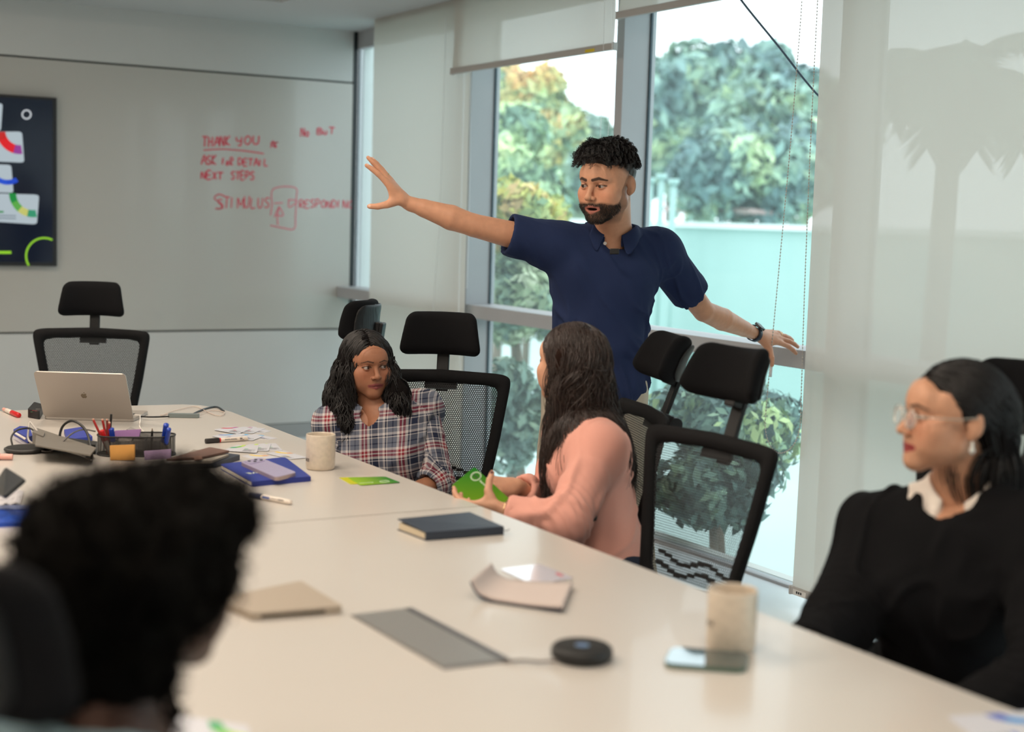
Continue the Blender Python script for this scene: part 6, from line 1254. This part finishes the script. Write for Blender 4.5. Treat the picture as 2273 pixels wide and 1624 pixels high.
def shirt_sleeved(root, B, name, m, fem=True, sl=('R', 'L'), t=1.0, rs=(.062, .056, .046), neck=.058, vdep=.12, vwid=.035, hem=None, h=.006, amp=.004, folds=None, uvper=None, vfront=.095, g=.006, cuffs=1, k=.05, split=False):
    pts = [B['C'], B['H'], B['SR'], B['SL'], B['ER'], B['EL'], B['WR'], B['WL']]; lo, hi = bounds(pts, .2); f = Field(lo, hi, h); torso_prims(f, B, g, .05, fem)
    if hem is not None: f.cut(hem[0], hem[1])
    body_f, sleeves = f, []
    for s_ in sl:
        if split: f = Field(*bounds([B['S'+s_], B['E'+s_], B['W'+s_]], .1), h)
        S, E_, Wr = B['S'+s_], B['E'+s_], B['W'+s_]; tt = t if np.isscalar(t) else t[s_]; cu = E_*(1-tt)+Wr*tt
        f.cap(S, E_, rs[0], rs[1], k); f.cap(E_, cu, rs[1]*.98, rs[2], .03, fe=True); d = nrm(cu-E_)
        if cuffs: f.cap(cu-d*.03, cu, rs[2]*1.04, rs[2]*1.06, .004, fe=True)
        f.cap(cu-d*.015, cu+d*.03, rs[2]*.84, rs[2]*.84, 0, 'sub')
        if split: f.ell(S+B['R'][:, 0]*(-.012 if s_ == 'R' else .012), (.060, .062, .064), B['R'], .03); sleeves.append((s_, f))
    f = body_f
    Rb = B['R']; nk = B['NK']; f.cap(nk-Rb[:, 2]*.03+Rb[:, 1]*.02, nk+Rb[:, 2]*.2+Rb[:, 1]*.03, neck, neck*1.35, .01, 'sub')
    if vdep: f.cap(nk-Rb[:, 2]*.02+Rb[:, 1]*.08, nk-Rb[:, 2]*vdep+Rb[:, 1]*(vfront+.03), vwid, .008, .008, 'sub')
    V, F = f.mesh(2); N = vnormals(V, F); fo = folds or [(0, 0, 1), nrm(B['ER']-B['SR'])]
    V = cloth_wrinkle(V, N, amp, 5, fo, 9, 2.6, True, 1.0)
    for s_ in sl:      # creases gathered at the elbow
        E_ = B['E'+s_]; d = np.exp(-((V-E_)**2).sum(1)/.008); ax_ = nrm(B['W'+s_]-B['S'+s_]); V = V+N*(np.sin((V @ ax_)*260+fbm(V*20, 2, 2)*3)*.0035*d)[:, None]
    Cn = (V-B['C']) @ Rb; uvb = np.stack([Cn[:, 0]+np.where(Cn[:, 1] < -.02, .03, 0), Cn[:, 2]], 1)/(uvper or 1)
    o = put(root, name, V, F, m, uv=uvb if uvper else None)
    for s_, f in sleeves:
        V, F = f.mesh(2); N = vnormals(V, F); V = cloth_wrinkle(V, N, amp, 6, [nrm(B['E'+s_]-B['S'+s_])+.3], 12, 2.6, True, 1.0); E_ = B['E'+s_]; d = np.exp(-((V-E_)**2).sum(1)/.008); ax_ = nrm(B['W'+s_]-B['S'+s_]); V = V+N*(np.sin((V @ ax_)*260+fbm(V*20, 2, 2)*3)*.003*d)[:, None]
        fc = V[F].mean(1); uv = None
        for p0, p1 in ((B['S'+s_], E_), (E_, B['W'+s_])):
            a3 = nrm(p1-p0); a1, b1, _ = frame_from(a3, Rb[:, 1]); W_3 = V-p0; t3 = W_3 @ a3; rr = W_3-np.outer(t3, a3); A = np.arctan2(rr @ a1, rr @ b1)[F]; A = np.where(A-A[:, :1] > math.pi, A-2*math.pi, np.where(A-A[:, :1] < -math.pi, A+2*math.pi, A)); u3 = np.stack([A*.055, t3[F]], -1)
            if uv is None: uv = u3
            else: m3 = ((fc-p0) @ a3) > 0.0; uv[m3] = u3[m3]
        put(root, 'sleeve', V, F, m, uv=uv.reshape(-1, 2)/uvper, parent=o)
    return o
def simple_collar(root, B, m, parent, r0=.062, hgt=.03, wide=.026, tip=.03, drop=.05, off=(0, 0, 0), sub=1, name='collar'):
    Rb = B['R']; nk = B['NK']+Rb @ np.array(off); rows = []
    for t in np.linspace(0, 1, 41):
        a = math.radians(20)+t*math.radians(320); dx, dy = math.sin(a), math.cos(a); fr = max(0, dy)**2; out = nrm(Rb[:, 0]*dx+Rb[:, 1]*dy); U = Rb[:, 2]; e = min(t, 1-t)*2; tp = float(smooth01(np.array(.3-e), 0, .3))
        base = nk+Rb[:, 0]*dx*r0+Rb[:, 1]*(dy*r0+.012)
        rows.append([base-U*(.012+drop*fr), base+U*(hgt*.7-drop*.8*fr), base+U*(hgt-drop*.9*fr)+out*.006, base+U*(hgt*.3-drop*fr)+out*.018, base-U*(.014+drop*1.1*fr+tip*.6*tp)+out*(wide+.006*tp)+Rb[:, 0]*np.sign(dx)*tip*.6*tp])
    n, k = len(rows), 5; Vv = np.array(rows).reshape(-1, 3); vs_, fs_ = mesh_arrays(parent); kp_ = np.arange(len(Vv)) % k >= 2; Vv[kp_] = press_out(Vv[kp_], vs_+np.array(root.location), fs_, .005); F = [(i*k+j, (i+1)*k+j, (i+1)*k+j+1, i*k+j+1) for i in range(n-1) for j in range(k-1)]
    o = put(root, name, Vv, np.array(F), m, uv=np.array([(i*.035, j*.25) for i in range(n) for j in range(k)]), parent=parent); md = o.modifiers.new('t', 'SOLIDIFY'); md.thickness = .003; md = o.modifiers.new('s', 'SUBSURF'); md.levels = md.render_levels = sub; return o
def seated_legs(B, fwd, kz=.50, spread=.1, ln=.42):
    f_ = nrm([fwd[0], fwd[1], 0]); r_ = np.array((f_[1], -f_[0], 0)); o = []
    for s_ in (1, -1):
        a = B['H']+r_*s_*.09-UZ*.03; k = a+f_*ln+r_*s_*(spread-.09); k[2] = kz; an = k-f_*.02; an[2] = .10; o.append((a, k, an))
    B['legs'] = o
# ---------------- woman in the plaid shirt
def plaid_woman():
    tone = srgb(160, 110, 84); B = dict(skin=tone, w=.88, fem=True, dp=.95, arm_r=(.05, .044, .037, .037, .024))
    B['NK'] = P(832, 905, 4.98); B['C'] = P(848, 1015, 4.95); B['H'] = P(872, 1178, 5.12); B['SR'] = P(743, 945, 4.95); B['SL'] = P(936, 912, 5.02)
    B['ER'] = P(718, 1075, 4.85); B['WR'] = P(800, 1190, 4.75); B['EL'] = P(968, 1072, 4.90); B['WL'] = P(880, 1118, 4.72)
    B['R'] = axes(imgdir(-.12, 0, -1), nrm(B['NK']-B['H'])); B['root'] = np.array((B['H'][0], B['H'][1], 0)); seated_legs(B, imgdir(-.5, 0, -.8))
    for s_ in 'RL': B['hand'+s_] = dict(F=imgdir(-.7 if s_ == 'L' else .6, -.35, -.5), N=imgdir(0, -1, 0), s=.9)
    hc = P(815, 808, 4.95); hs = .93; R = axes(nrm(imgdir(.44, -.03, -.88)), imgdir(-.05, 1, 0))
    B['head'] = head_part(hc, R, hs, tone, (B['NK'], .050, (B['C']+UZ*.10, .07)), fem=True, lip=srgb(140, 74, 74), zlo=-.26, lid=1.2, brow=.6, smile=.4)
    root = person_body('person', 'seated woman in plaid shirt with long wavy black hair, looking up sideways', B); eyes(root, hc, R, hs, nrm(imgdir(.75, .12, -.55)))
    hm = BLACK_HAIR; L = lambda *v: R @ (np.array(v)*hs)+hc
    bR, bL = P(770, 942, 4.87), P(898, 918, 4.89)
    def ext(f, L):
        f.chain([L(.050, -.015, .03), L(.072, -.012, -.03), P(748, 880, 4.94), bR], [.042, .042, .038, .022], .03); f.chain([L(-.050, -.015, .03), L(-.068, -.005, -.03), P(880, 872, 4.94), bL], [.040, .036, .036, .022], .03)
        f.chain([L(0, -.07, .0), L(0, -.085, -.12)], [.07, .085], .03)
    hcap = hair_cap(root, hc, R, hs, hm, (0, .110, -.036, .064, .088, .106), ext, amp=.012, lo=-.33); lock_cover(root, hcap, 2600, .085, hm, hc, R, hs, 3, .0017, .006, .03)
    keepf = lambda q: (q[:, 2] > np.interp(q[:, 1], (-.12, -.02, .02, .05, .075), (-.03, .02, .045, .070, .080))) & (np.abs(q[:, 0]-.012) > .0015)
    rp, rn, q = scalp(hc, R, hs, 3600, 5, keepf, (.081, .101, .088), (0, -.022, .036)); rg = np.random.default_rng(4); sd = q[:, 0] > .012; jit = rg.normal(size=(len(q), 3))*np.array((.028, .028, .02)); depth = rg.uniform(0, 1, len(q))[:, None]
    T1 = np.where(sd[:, None], L(.086, -.01, -.06), L(-.084, .0, -.06)); T2 = np.where(sd[:, None], bR, bL)-UZ*.38+jit*2.2; T1b = T1*(1-.4*depth)+L(0, -.10, -.06)*.4*depth
    def comb(p, t): v = (T1b if t < .38 else T2)-p; return v/(np.linalg.norm(v, axis=1, keepdims=True)+.01)*.45
    d0 = rn*.2+R[:, 0]*np.where(sd, 1, -1)[:, None]*.8-R[:, 1]*.1
    Ms = [(np.array(c_), np.eye(3), (r_, r_, r_*1.35)) for c_, r_ in ((P(748, 880, 4.94), .040), (P(880, 872, 4.94), .038), (P(760, 915, 4.90), .032), (P(889, 900, 4.90), .030), (L(.074, -.012, -.05), .042), (L(-.070, -.005, -.05), .036))]; S = grow(rp, d0, rg.uniform(.20, .32, len(q)), 38, Ms+[(hc+R @ (np.array((0, -.022, .036))*hs), R, np.array((.084, .104, .091))*hs), (hc+R @ (np.array((0, .012, -.035))*hs), R, np.array((.072, .068, .090))*hs)], .12, comb, 5, .008, 38., .72, .5, 160)
    strand_mesh(root, 'hair_strands', S, .0017, .0006, hm)
    sh = shirt_sleeved(root, B, 'plaid_shirt', plaid_mat(), True, t=dict(R=.35, L=.25), rs=(.060, .056, .052), neck=.054, vdep=.15, vwid=.036, uvper=.125, amp=.007, g=.010, split=True)
    simple_collar(root, B, MATS['plaid_cotton'], sh, .056, .026, .024, .02, .05)
    gold = mat('gold', (.9, .7, .4), .25, 1); nk, Rb = B['NK'], B['R']
    f = lambda t: nk+Rb[:, 0]*(.050*math.cos(t))+Rb[:, 1]*(.052+.012*math.sin(-t))+Rb[:, 2]*(.012+.075*math.sin(t))
    for k_, dd in ((1, 0), (.82, .004)): tube('necklace', np.array([f(t)*k_+(nk+Rb[:, 1]*.058)*(1-k_) for t in np.linspace(math.pi*1.05, math.pi*1.95, 20)])+Rb[:, 1]*.010-root.location, .0008, gold, root, 5)
    e = lathe('earring', [(.001, -.005), (.005, -.002), (.005, .002), (.001, .005)], mat('black_stud', (.01, .01, .01), .3), root, 10); e.location = Vector(L(-.079, -.012, -.034))-root.location
    box('undershirt', (-.045, -.01, -.03), (.045, .0, .03), mat('black_top', (.01, .01, .01), .9), sh, .003, MX(nk+Rb[:, 1]*.085-Rb[:, 2]*.125-root.location, Rb[:, 0], z=Rb[:, 2]))
    trousers(root, B, mat('dark_denim', lin((40, 48, 70)), .9), (B['H']+UZ*.05, (0, 0, 1))); shoes(root, B, mat('black_shoe', (.02, .02, .02), .4), imgdir(-.5, 0, -.8))
    return B
PW = plaid_woman()
# ---------------- woman in the pink shirt
def pink_woman():
    tone = srgb(206, 156, 128); B = dict(skin=tone, w=.90, fem=True, dp=1.0, arm_r=(.05, .044, .036, .036, .024), arm_from=.6)
    B['NK'] = P(1300, 925, 4.33); B['C'] = P(1300, 1045, 4.27); B['H'] = P(1345, 1240, 4.30); B['SL'] = P(1328, 1000, 4.13); B['bust'] = .75; B['SR'] = P(1268, 968, 4.50)
    B['EL'] = P(1258, 1158, 3.93); B['WL'] = P(1114, 1132, 3.97); B['ER'] = P(1215, 1128, 4.40); B['WR'] = P(1146, 1078, 4.22)
    B['R'] = axes(imgdir(-.95, 0, -.12), nrm(B['NK']-B['H'])); B['root'] = np.array((B['H'][0], B['H'][1], 0)); seated_legs(B, imgdir(-.9, 0, -.2))
    B['handL'] = dict(F=imgdir(-.95, -.05, .30), N=imgdir(.10, .75, .65), s=.92, curl=((.3, .5, .4), (.35, .6, .4), (.4, .6, .4), (.4, .6, .4)), thumb=((.42, .45, .78), (.02, .2, .97), (-.14, .1, 1.0)), nails=srgb(70, 12, 24))
    B['handR'] = dict(F=imgdir(-.80, .10, -.55), N=imgdir(-.35, -.65, .5), s=.92, curl=((.35, .6, .5), (.4, .7, .5), (.45, .7, .5), (.5, .7, .5)), thumb=((.7, .4, .3), (.9, .1, .2), (.95, 0, .2)), nails=srgb(70, 12, 24))
    hc = P(1263, 806, 4.30); hs = .98; R = axes(nrm(imgdir(-.70, .02, .66)), imgdir(.04, 1, 0))
    B['head'] = head_part(hc, R, hs, tone, (B['NK'], .048, (B['C']+UZ*.10, .07)), fem=True, lip=srgb(150, 80, 78), zlo=-.24)
    root = person_body('person', 'seated woman in pink shirt seen from behind, long brown hair, holding green cards', B); eyes(root, hc, R, hs, nrm(imgdir(-.7, 0, .66)))
    hm = hairmat('brown_hair', lin((46, 30, 24)), .40); L = lambda *v: R @ (np.array(v)*hs)+hc
    def ext(f, L): f.chain([L(-.005, -.05, .02), L(-.010, -.080, -.09), P(1345, 985, 4.34), P(1372, 1045, 4.28)], [.076, .070, .048, .02], .03); f.chain([L(-.056, -.04, .02), L(-.060, -.050, -.08), P(1240, 985, 4.27), P(1228, 1040, 4.25)], [.030, .030, .026, .012], .03); f.chain([L(.060, -.03, .02), L(.062, -.045, -.10)], [.036, .036], .03)
    hcap = hair_cap(root, hc, R, hs, hm, (0, .108, -.040, .078, .096, .112), ext, amp=.006, lo=-.40); lock_cover(root, hcap, 1800, .10, hm, hc, R, hs, 4, .0015, .005, .02)
    keepf = lambda q: (q[:, 2] > np.interp(q[:, 1], (-.12, -.03, .01, .05, .075), (-.04, .01, .035, .066, .082)))
    rp, rn, q = scalp(hc, R, hs, 4200, 8, keepf, (.082, .102, .089), (0, -.022, .036)); rg = np.random.default_rng(14); u = rg.uniform(0, 1, len(q)); frontal = (q[:, 0] < .01) & (u < .42); jit = rg.normal(size=(len(q), 3))*np.array((.022, .022, .03))
    T1 = np.where(frontal[:, None], L(-.078, -.040, -.06), L(-.030, -.115, -.06)+jit); T2 = np.where(frontal[:, None], P(1226, 1075, 4.20), P(1350, 1060, 4.22)+(P(1420, 1050, 4.42)-P(1350, 1060, 4.22))*u[:, None])+jit-UZ*.05
    def comb(p, t): v = (T1 if t < .34 else T2)-p; return v/(np.linalg.norm(v, axis=1, keepdims=True)+.01)*.4
    d0 = rn*.2-R[:, 1]*.8+R[:, 0]*np.sign(q[:, 0]-.0)[:, None]*.35; coll = [(hc+R @ (np.array((0, -.022, .036))*hs), R, np.array((.086, .106, .092))*hs), (hc+R @ (np.array((0, .012, -.035))*hs), R, np.array((.074, .070, .092))*hs), (L(-.058, -.045, -.06), np.eye(3), (.036, .036, .06)), (P(1240, 970, 4.27), np.eye(3), (.030, .030, .06)), (L(-.008, -.078, -.06), R, (.076, .066, .09)), (B['C']+UZ*.03, B['R'], (.185, .130, .185)), (B['SL'], B['R'], (.074, .074, .070))]
    S = grow(rp, d0, rg.uniform(.38, .56, len(q)), 36, coll, .12, comb, 8, .008, 30., .75, .42, 240)
    strand_mesh(root, 'hair_strands', S, .0013, .0004, hm)
    pk = mat('pink_linen', lin((222, 158, 142)), .85, bump=.4, bscale=400, sheen=.1)
    sh = shirt_sleeved(root, B, 'pink_shirt', pk, True, t=dict(R=.85, L=.90), rs=(.064, .060, .042), neck=.050, vdep=.10, vwid=.03, amp=.009, g=.014, folds=[nrm(B['EL']-B['SL']), imgdir(.3, -1, 0)], k=.04)
    simple_collar(root, B, pk, sh, .054, .026, .026, .03, .05)
    gold = MATS['gold']; a, b, _ = frame_from(B['EL']-B['WL']); V, Fs = tube_arrays([B['WL']+(B['EL']-B['WL'])*.06+(a*math.cos(t)+b*math.sin(t))*.030 for t in np.linspace(0, 2*math.pi, 25)], .0012, 6, False, ref=nrm(B['EL']-B['WL'])); mesh('bracelet', np.array(V)-np.array(root.location), Fs, gold, root, True)
    e = lathe('earring', [(.001, -.014), (.004, -.010), (.0025, -.004), (.005, 0), (.001, .005)], gold, root, 10); e.location = Vector(L(-.083, -.012, -.040))-root.location
    trousers(root, B, mat('dark_trousers', lin((28, 34, 52)), .9), (B['H']+UZ*.05, (0, 0, 1))); shoes(root, B, MATS['black_shoe'], imgdir(-.9, 0, -.2))
    return B
PK = pink_woman()
# ---------------- woman in black sweater and glasses
def glasses_woman():
    tone = srgb(204, 152, 122); B = dict(skin=tone, w=.95, fem=True, dp=1.0, arm_from=.6)
    B['NK'] = P(2135, 1092, 3.10); B['C'] = P(2098, 1310, 3.06); B['H'] = P(2120, 1640, 3.20); B['SR'] = P(1945, 1182, 3.17); B['SL'] = P(2315, 1190, 2.93)
    B['ER'] = P(1858, 1385, 3.00); B['WR'] = P(1790, 1455, 2.86); B['EL'] = P(2330, 1500, 2.74); B['WL'] = P(2090, 1610, 2.74)
    B['R'] = axes(imgdir(-.50, 0, -.87), nrm(B['NK']-B['H'])); B['root'] = np.array((B['H'][0], B['H'][1], 0)); seated_legs(B, imgdir(-.6, 0, -.5), ln=.36)
    B['handR'] = dict(F=imgdir(-.2, -.9, -.2), N=imgdir(1, 0, 0), s=.9); B['handL'] = dict(F=imgdir(-.9, -.35, .2), N=imgdir(0, -1, 0), s=.9)
    hc = P(2112, 926, 3.05); hs = 1.01; R = axes(nrm(imgdir(-.985, .06, -.12)), imgdir(.06, 1, 0))
    B['head'] = head_part(hc, R, hs, tone, (B['NK'], .050, (B['C']+UZ*.06-B['R'][:, 1]*.03, .05)), fem=True, lip=srgb(158, 62, 62), zlo=-.30, smile=1, brow=1.0, h=.0022)
    root = person_body('person', 'seated woman in black sweater, white collar and thin glasses, head in profile', B); eyes(root, hc, R, hs, nrm(imgdir(-.95, 0, -.15)))
    hm = BLACK_HAIR; L = lambda *v: R @ (np.array(v)*hs)+hc
    def ext(f, L): f.ell(L(0, -.075, -.01), np.array((.062, .055, .07))*hs, R, .03); f.chain([L(.0, -.10, -.04), L(-.0, -.125, -.12), L(-.0, -.13, -.20)], [.05, .045, .035], .03)
    hair_cap(root, hc, R, hs, hm, (0, .110, -.042, .072, .088, .104), ext, amp=.002, lo=-.26)
    rp, rn, q = scalp(hc, R, hs, 1500, 9, lambda q: (q[:, 2] > np.interp(q[:, 1], (-.12, -.04, .0, .03, .05, .075), (-.03, .0, .0, .030, .060, .078))), (.081, .101, .087))
    side = np.sign(q[:, 0])[:, None]; d0 = rn*.1-R[:, 1]*.9+R[:, 0]*side*.3-R[:, 2]*.25
    def comb(p, t): tgt = L(0, -.11, -.05) if t < .55 else L(0, -.16, -.3); v = tgt-p; return v/(np.linalg.norm(v, axis=1, keepdims=True)+1e-6)*.35
    S = grow(rp, d0, .34, 24, [(L(0, -.022, .036), R, np.array((.083, .103, .089))*hs), (L(0, -.085, -.02), R, np.array((.055, .05, .07))*hs)], .05, comb, 2, .002, 30., .85, .3, 150); strand_mesh(root, 'hair_strands', S, .0016, .0007, hm)
    blk_ = mat('black_knit', (.007, .007, .008), .95, spec=.1, bump=.5, bscale=500)
    wh = mat('white_collar_cotton', lin((236, 226, 216)), .85, bump=.2)
    nk, Rb = B['NK'], B['R']
    sh = shirt_sleeved(root, B, 'black_sweater', blk_, True, t=dict(R=.9, L=.9), rs=(.068, .064, .054), neck=.076, vdep=.17, vwid=.062, amp=.008, g=.014, folds=[nrm(B['ER']-B['SR']), (0, 0, 1)])
    # shirt under the sweater
    f = Field(*bounds([nk, B['C']], .16), .005); f.ell(B['C'], (.154, .122, .166), Rb, 0); f.cap(B['SR']*.5+nk*.5, B['SL']*.5+nk*.5, .055, .055, .04); f.cap(nk-Rb[:, 2]*.03+Rb[:, 1]*.02, nk+Rb[:, 2]*.2+Rb[:, 1]*.03, .056, .08, .01, 'sub'); f.cap(nk+Rb[:, 1]*.09, nk-Rb[:, 2]*.14+Rb[:, 1]*.13, .036, .006, .008, 'sub')
    V, F = f.mesh(2); sw = put(root, 'white_shirt', V, F, wh)
    simple_collar(root, B, wh, sh, .060, .038, .040, .045, .060, (0, .002, .006))
    # glasses
    gm_ = mat('clear_gold_frame', (.75, .68, .58), .25, .6); lens = mat('lens_glass', (.9, .95, 1), .05); nt_, b_, L__ = nodes_of(lens); b_.inputs['Alpha'].default_value = .12
    g = empty('eyeglasses', hc, 0, 'thin pale-framed eyeglasses worn by the woman in the black sweater', 'glasses'); g0 = np.array(g.location)
    for sx in (-1, 1):
        cc = L(sx*.033, .103, -.006); pts = [cc+R[:, 0]*math.cos(t)*.0245*hs+R[:, 2]*math.sin(t)*.0205*hs-R[:, 1]*abs(math.cos(t))*.003*max(0, sx*math.cos(t)) for t in np.linspace(0, 2*math.pi, 29)]
        V, Fs = tube_arrays(pts, .0013, 6, False, ref=R[:, 1]); mesh('rim', np.array(V)-g0, Fs, gm_, g, True)
        n = len(pts)-1; V = [np.array(p)-g0 for p in pts[:-1]]+[np.array(p)-g0-R[:, 1]*.001 for p in pts[:-1]]; mesh('lens', V, [tuple(range(n)), tuple(range(2*n-1, n-1, -1))], lens, g)
        tube('temple', np.array([L(sx*.058, .100, .002), L(sx*.076, .075, .004), L(sx*.083, .02, .006), L(sx*.084, -.018, .012), L(sx*.082, -.035, -.008)])-g0, .0014, gm_, g, 6)
    tube('bridge', np.array([L(-.0095, .105, -.003), L(0, .109, .0), L(.0095, .105, -.003)])-g0, .0012, gm_, g, 6)
    e = lathe('earring', [(.001, -.022), (.006, -.016), (.006, -.010), (.002, -.004), (.004, 0), (.001, .006)], mat('pearl', (.8, .78, .72), .2), root, 12); e.location = Vector(L(-.082, -.014, -.042))-root.location
    trousers(root, B, mat('dark_trousers', lin((28, 34, 52)), .9), (B['H']+UZ*.05, (0, 0, 1))); shoes(root, B, MATS['black_shoe'], imgdir(-.9, 0, -.2))
    return B
GW = glasses_woman()
# ---------------- person nearest the camera, from behind
def near_person():
    tone = srgb(66, 42, 32); B = dict(skin=tone, w=1.05, arm_from=.8)
    fw = imgdir(.72, 0, .62); B['NK'] = P(230, 1635, 1.66)-UZ*.01; B['H'] = np.array((B['NK'][0]-.10, B['NK'][1]-.05, .56)); B['C'] = B['NK']*.55+B['H']*.45; r_ = np.array((fw[1], -fw[0], 0))
    B['SR'] = B['NK']+r_*.19-UZ*.06; B['SL'] = B['NK']-r_*.19-UZ*.06; B['ER'] = B['SR']+fw*.02-UZ*.24+r_*.05; B['EL'] = B['SL']+fw*.10-UZ*.22-r_*.04
    B['WR'] = B['ER']+fw*.10-UZ*.16; B['WL'] = B['EL']+fw*.18-UZ*.10
    B['R'] = axes(fw, nrm(B['NK']-B['H'])); B['root'] = np.array((B['H'][0], B['H'][1], 0)); seated_legs(B, fw, ln=.40)
    for s_ in 'RL': B['hand'+s_] = dict(F=nrm(fw-UZ*.5), N=(0, 0, -1.))
    hc = P(332, 1262, 1.74); hs = 1.05; R = axes(nrm(imgdir(.62, -.10, .76)), (0, 0, 1))
    B['head'] = head_part(hc, R, hs, tone, (B['NK'], .060), zlo=-.24, h=.004, detail=False)
    root = person_body('person', 'blurred person nearest the camera, seen from behind with a big black curly head', B)
    M = np.vstack([np.hstack([R, hc[:, None]]), [0, 0, 0, 1]]); f = Field((-.19, -.21, -.26), (.19, .17, .21), .006, M); L = lambda *v: R @ np.array(v)+hc
    f.ell(L(0, -.030, .022), (.128, .136, .104), R, 0); f.ell(L(0, -.06, -.08), (.098, .08, .11), R, .04); f.ell(L(0, .05, .07), (.10, .075, .055), R, .03); f.ell(L(0, -.045, -.17), (.080, .07, .075), R, .04)
    f.ell(L(0, .14, -.06), (.12, .10, .11), R, .01, 'sub'); V, F = f.mesh(1); N = vnormals(V, F); V = V+N*(fbm(V*22, 3, 4)*.018)[:, None]; hair = put(root, 'hair', V, F, mat('soft_black_hair', (.005, .0045, .004), .95, spec=.03))
    rg = np.random.default_rng(3); i = rg.choice(len(V), 1600, replace=False); N = vnormals(V, F)[i]; S = grow(V[i], N+rg.normal(size=N.shape)*.3, .016, 6, [], .02, None, 1, 0, clump=0); tt = np.linspace(0, 1, 6)[None]; ph = rg.uniform(0, 6.3, len(S))[:, None]; S[..., 0] += .004*np.sin(tt*14+ph); S[..., 2] += .004*np.cos(tt*14+ph); strand_mesh(root, 'curls', S, .0012, .0006, MATS['soft_black_hair'], hair)
    sh = shirt_sleeved(root, B, 'shirt', mat('teal_grey_shirt', lin((96, 120, 128)), .9, var=.3, vscale=40), False, t=dict(R=.8, L=.8), rs=(.07, .06, .045), neck=.062, vdep=0, h=.009)
    trousers(root, B, MATS['dark_trousers'], (B['H']+UZ*.05, (0, 0, 1))); shoes(root, B, MATS['black_shoe'], fw)
near_person()

# ---------------- person mostly outside the frame, holding a phone
def edge_person():
    tone = srgb(190, 134, 104); B = dict(skin=tone, w=.95); fw = nrm([.9, .25, 0]); c = np.array((.12, 3.52, 0)); r_ = np.array((fw[1], -fw[0], 0)); B['H'] = c+UZ*.56; B['NK'] = c+fw*.02+UZ*1.03; B['C'] = c+fw*.01+UZ*.83
    B['SR'] = B['NK']+r_*.18-UZ*.06; B['SL'] = B['NK']-r_*.18-UZ*.06; pc = np.mean(HPH[0], axis=0); B['WR'] = pc-fw*.205-UZ*.05+r_*.05; B['ER'] = B['SR']*.5+B['WR']*.5-UZ*.14+r_*.05; B['EL'] = B['SL']-UZ*.26-r_*.04; B['WL'] = B['EL']+fw*.12-UZ*.14
    B['R'] = axes(fw, UZ); B['root'] = np.array((B['H'][0], B['H'][1], 0)); seated_legs(B, fw, ln=.36); B['handR'] = dict(F=nrm(fw+UZ*.25), N=nrm(np.array((0, 0, 1.0))-fw*.2), curl=((.4, .7, .5),)*4, thumb=((.75, .5, .5), (.85, .1, .5), (.9, 0, .3))); B['handL'] = dict(F=nrm(fw-UZ*.4), N=(0, 0, -1.))
    hc = B['NK']+UZ*.17+fw*.03; R = axes(nrm(fw-UZ*.2)); B['head'] = head_part(hc, R, 1.0, tone, (B['NK'], .055), zlo=-.20, h=.0035)
    root = person_body('person', 'person almost wholly outside the frame, only fingers holding a black phone show', B); eyes(root, hc, R, 1.0, nrm(fw-UZ*.4)); hair_cap(root, hc, R, 1.0, BLACK_HAIR, h=.005)
    shirt_sleeved(root, B, 'shirt', mat('grey_shirt', lin((90, 96, 104)), .9), False, t=.85, rs=(.062, .055, .042), neck=.06, vdep=0, h=.009); trousers(root, B, MATS['dark_trousers'], (B['H']+UZ*.05, (0, 0, 1))); shoes(root, B, MATS['black_shoe'], fw)
edge_person()
# ---------------- cards held by the woman in pink
def held_cards():
    c4 = [P(1001, 1079, 4.09), None, P(1132, 1108, 4.03), P(1053, 1036, 4.12)]; c4[1] = c4[0]+c4[2]-c4[3]
    nn = nrm(np.cross(c4[1]-c4[0], c4[3]-c4[0])); nn = nn if nn @ (CAM-c4[0]) > 0 else -nn; o = empty('card_deck', cen(c4), 0, 'small deck of green cards with ring emblem held by the woman in pink', 'cards')
    g2 = bpy.data.materials.new('deck_green'); g2.use_nodes = True; nt = g2.node_tree; b = nt.nodes['Principled BSDF']; tc = nt.nodes.new('ShaderNodeTexCoord'); sp = nt.nodes.new('ShaderNodeSeparateXYZ'); nt.links.new(tc.outputs['Generated'], sp.inputs[0]); cr = nt.nodes.new('ShaderNodeValToRGB'); nt.links.new(sp.outputs[2], cr.inputs[0]); cr.color_ramp.elements[0].color = (*lin((112, 150, 10)), 1); cr.color_ramp.elements[1].color = (*lin((8, 104, 24)), 1); nt.links.new(cr.outputs[0], b.inputs['Base Color']); b.inputs['Roughness'].default_value = .7; b.inputs['Specular IOR Level'].default_value = .12
    for i in range(6): slab('card', [p-nn*(.0014*(i+1))+(c4[3]-c4[0])*.006*i*.5 for p in rndw(c4, .09)], .0011, card_w, o, up=nn)
    slab('front_card', rndw(c4, .09), .0011, g2, o, up=nn); q = np.array(o.location); ux = nrm(c4[2]-c4[3]); M_ = MX(c4[3]*.62+c4[0]*.20+c4[2]*.18+nn*.0013-q, ux, z=nn); wt = mat('white_print', lin((210, 225, 200)), .5)
    for r_, k in ((.0150, .0009), (.0125, .0006)): V, F = tube_arrays([tuple(M_ @ Vector((r_*math.cos(t), r_*math.sin(t), 0))) for t in np.linspace(0, 2*math.pi, 25)], k, 4, False); mesh('ring_print', V, F, wt, o)
    text('lumina', M_ @ Matrix.Translation((0, 0, .0004)), .0085, mat('dark_green_print', lin((6, 52, 16)), .5), o); text('learning', M_ @ Matrix.Translation((.036, -.001, .0004)), .0105, wt, o)
held_cards()
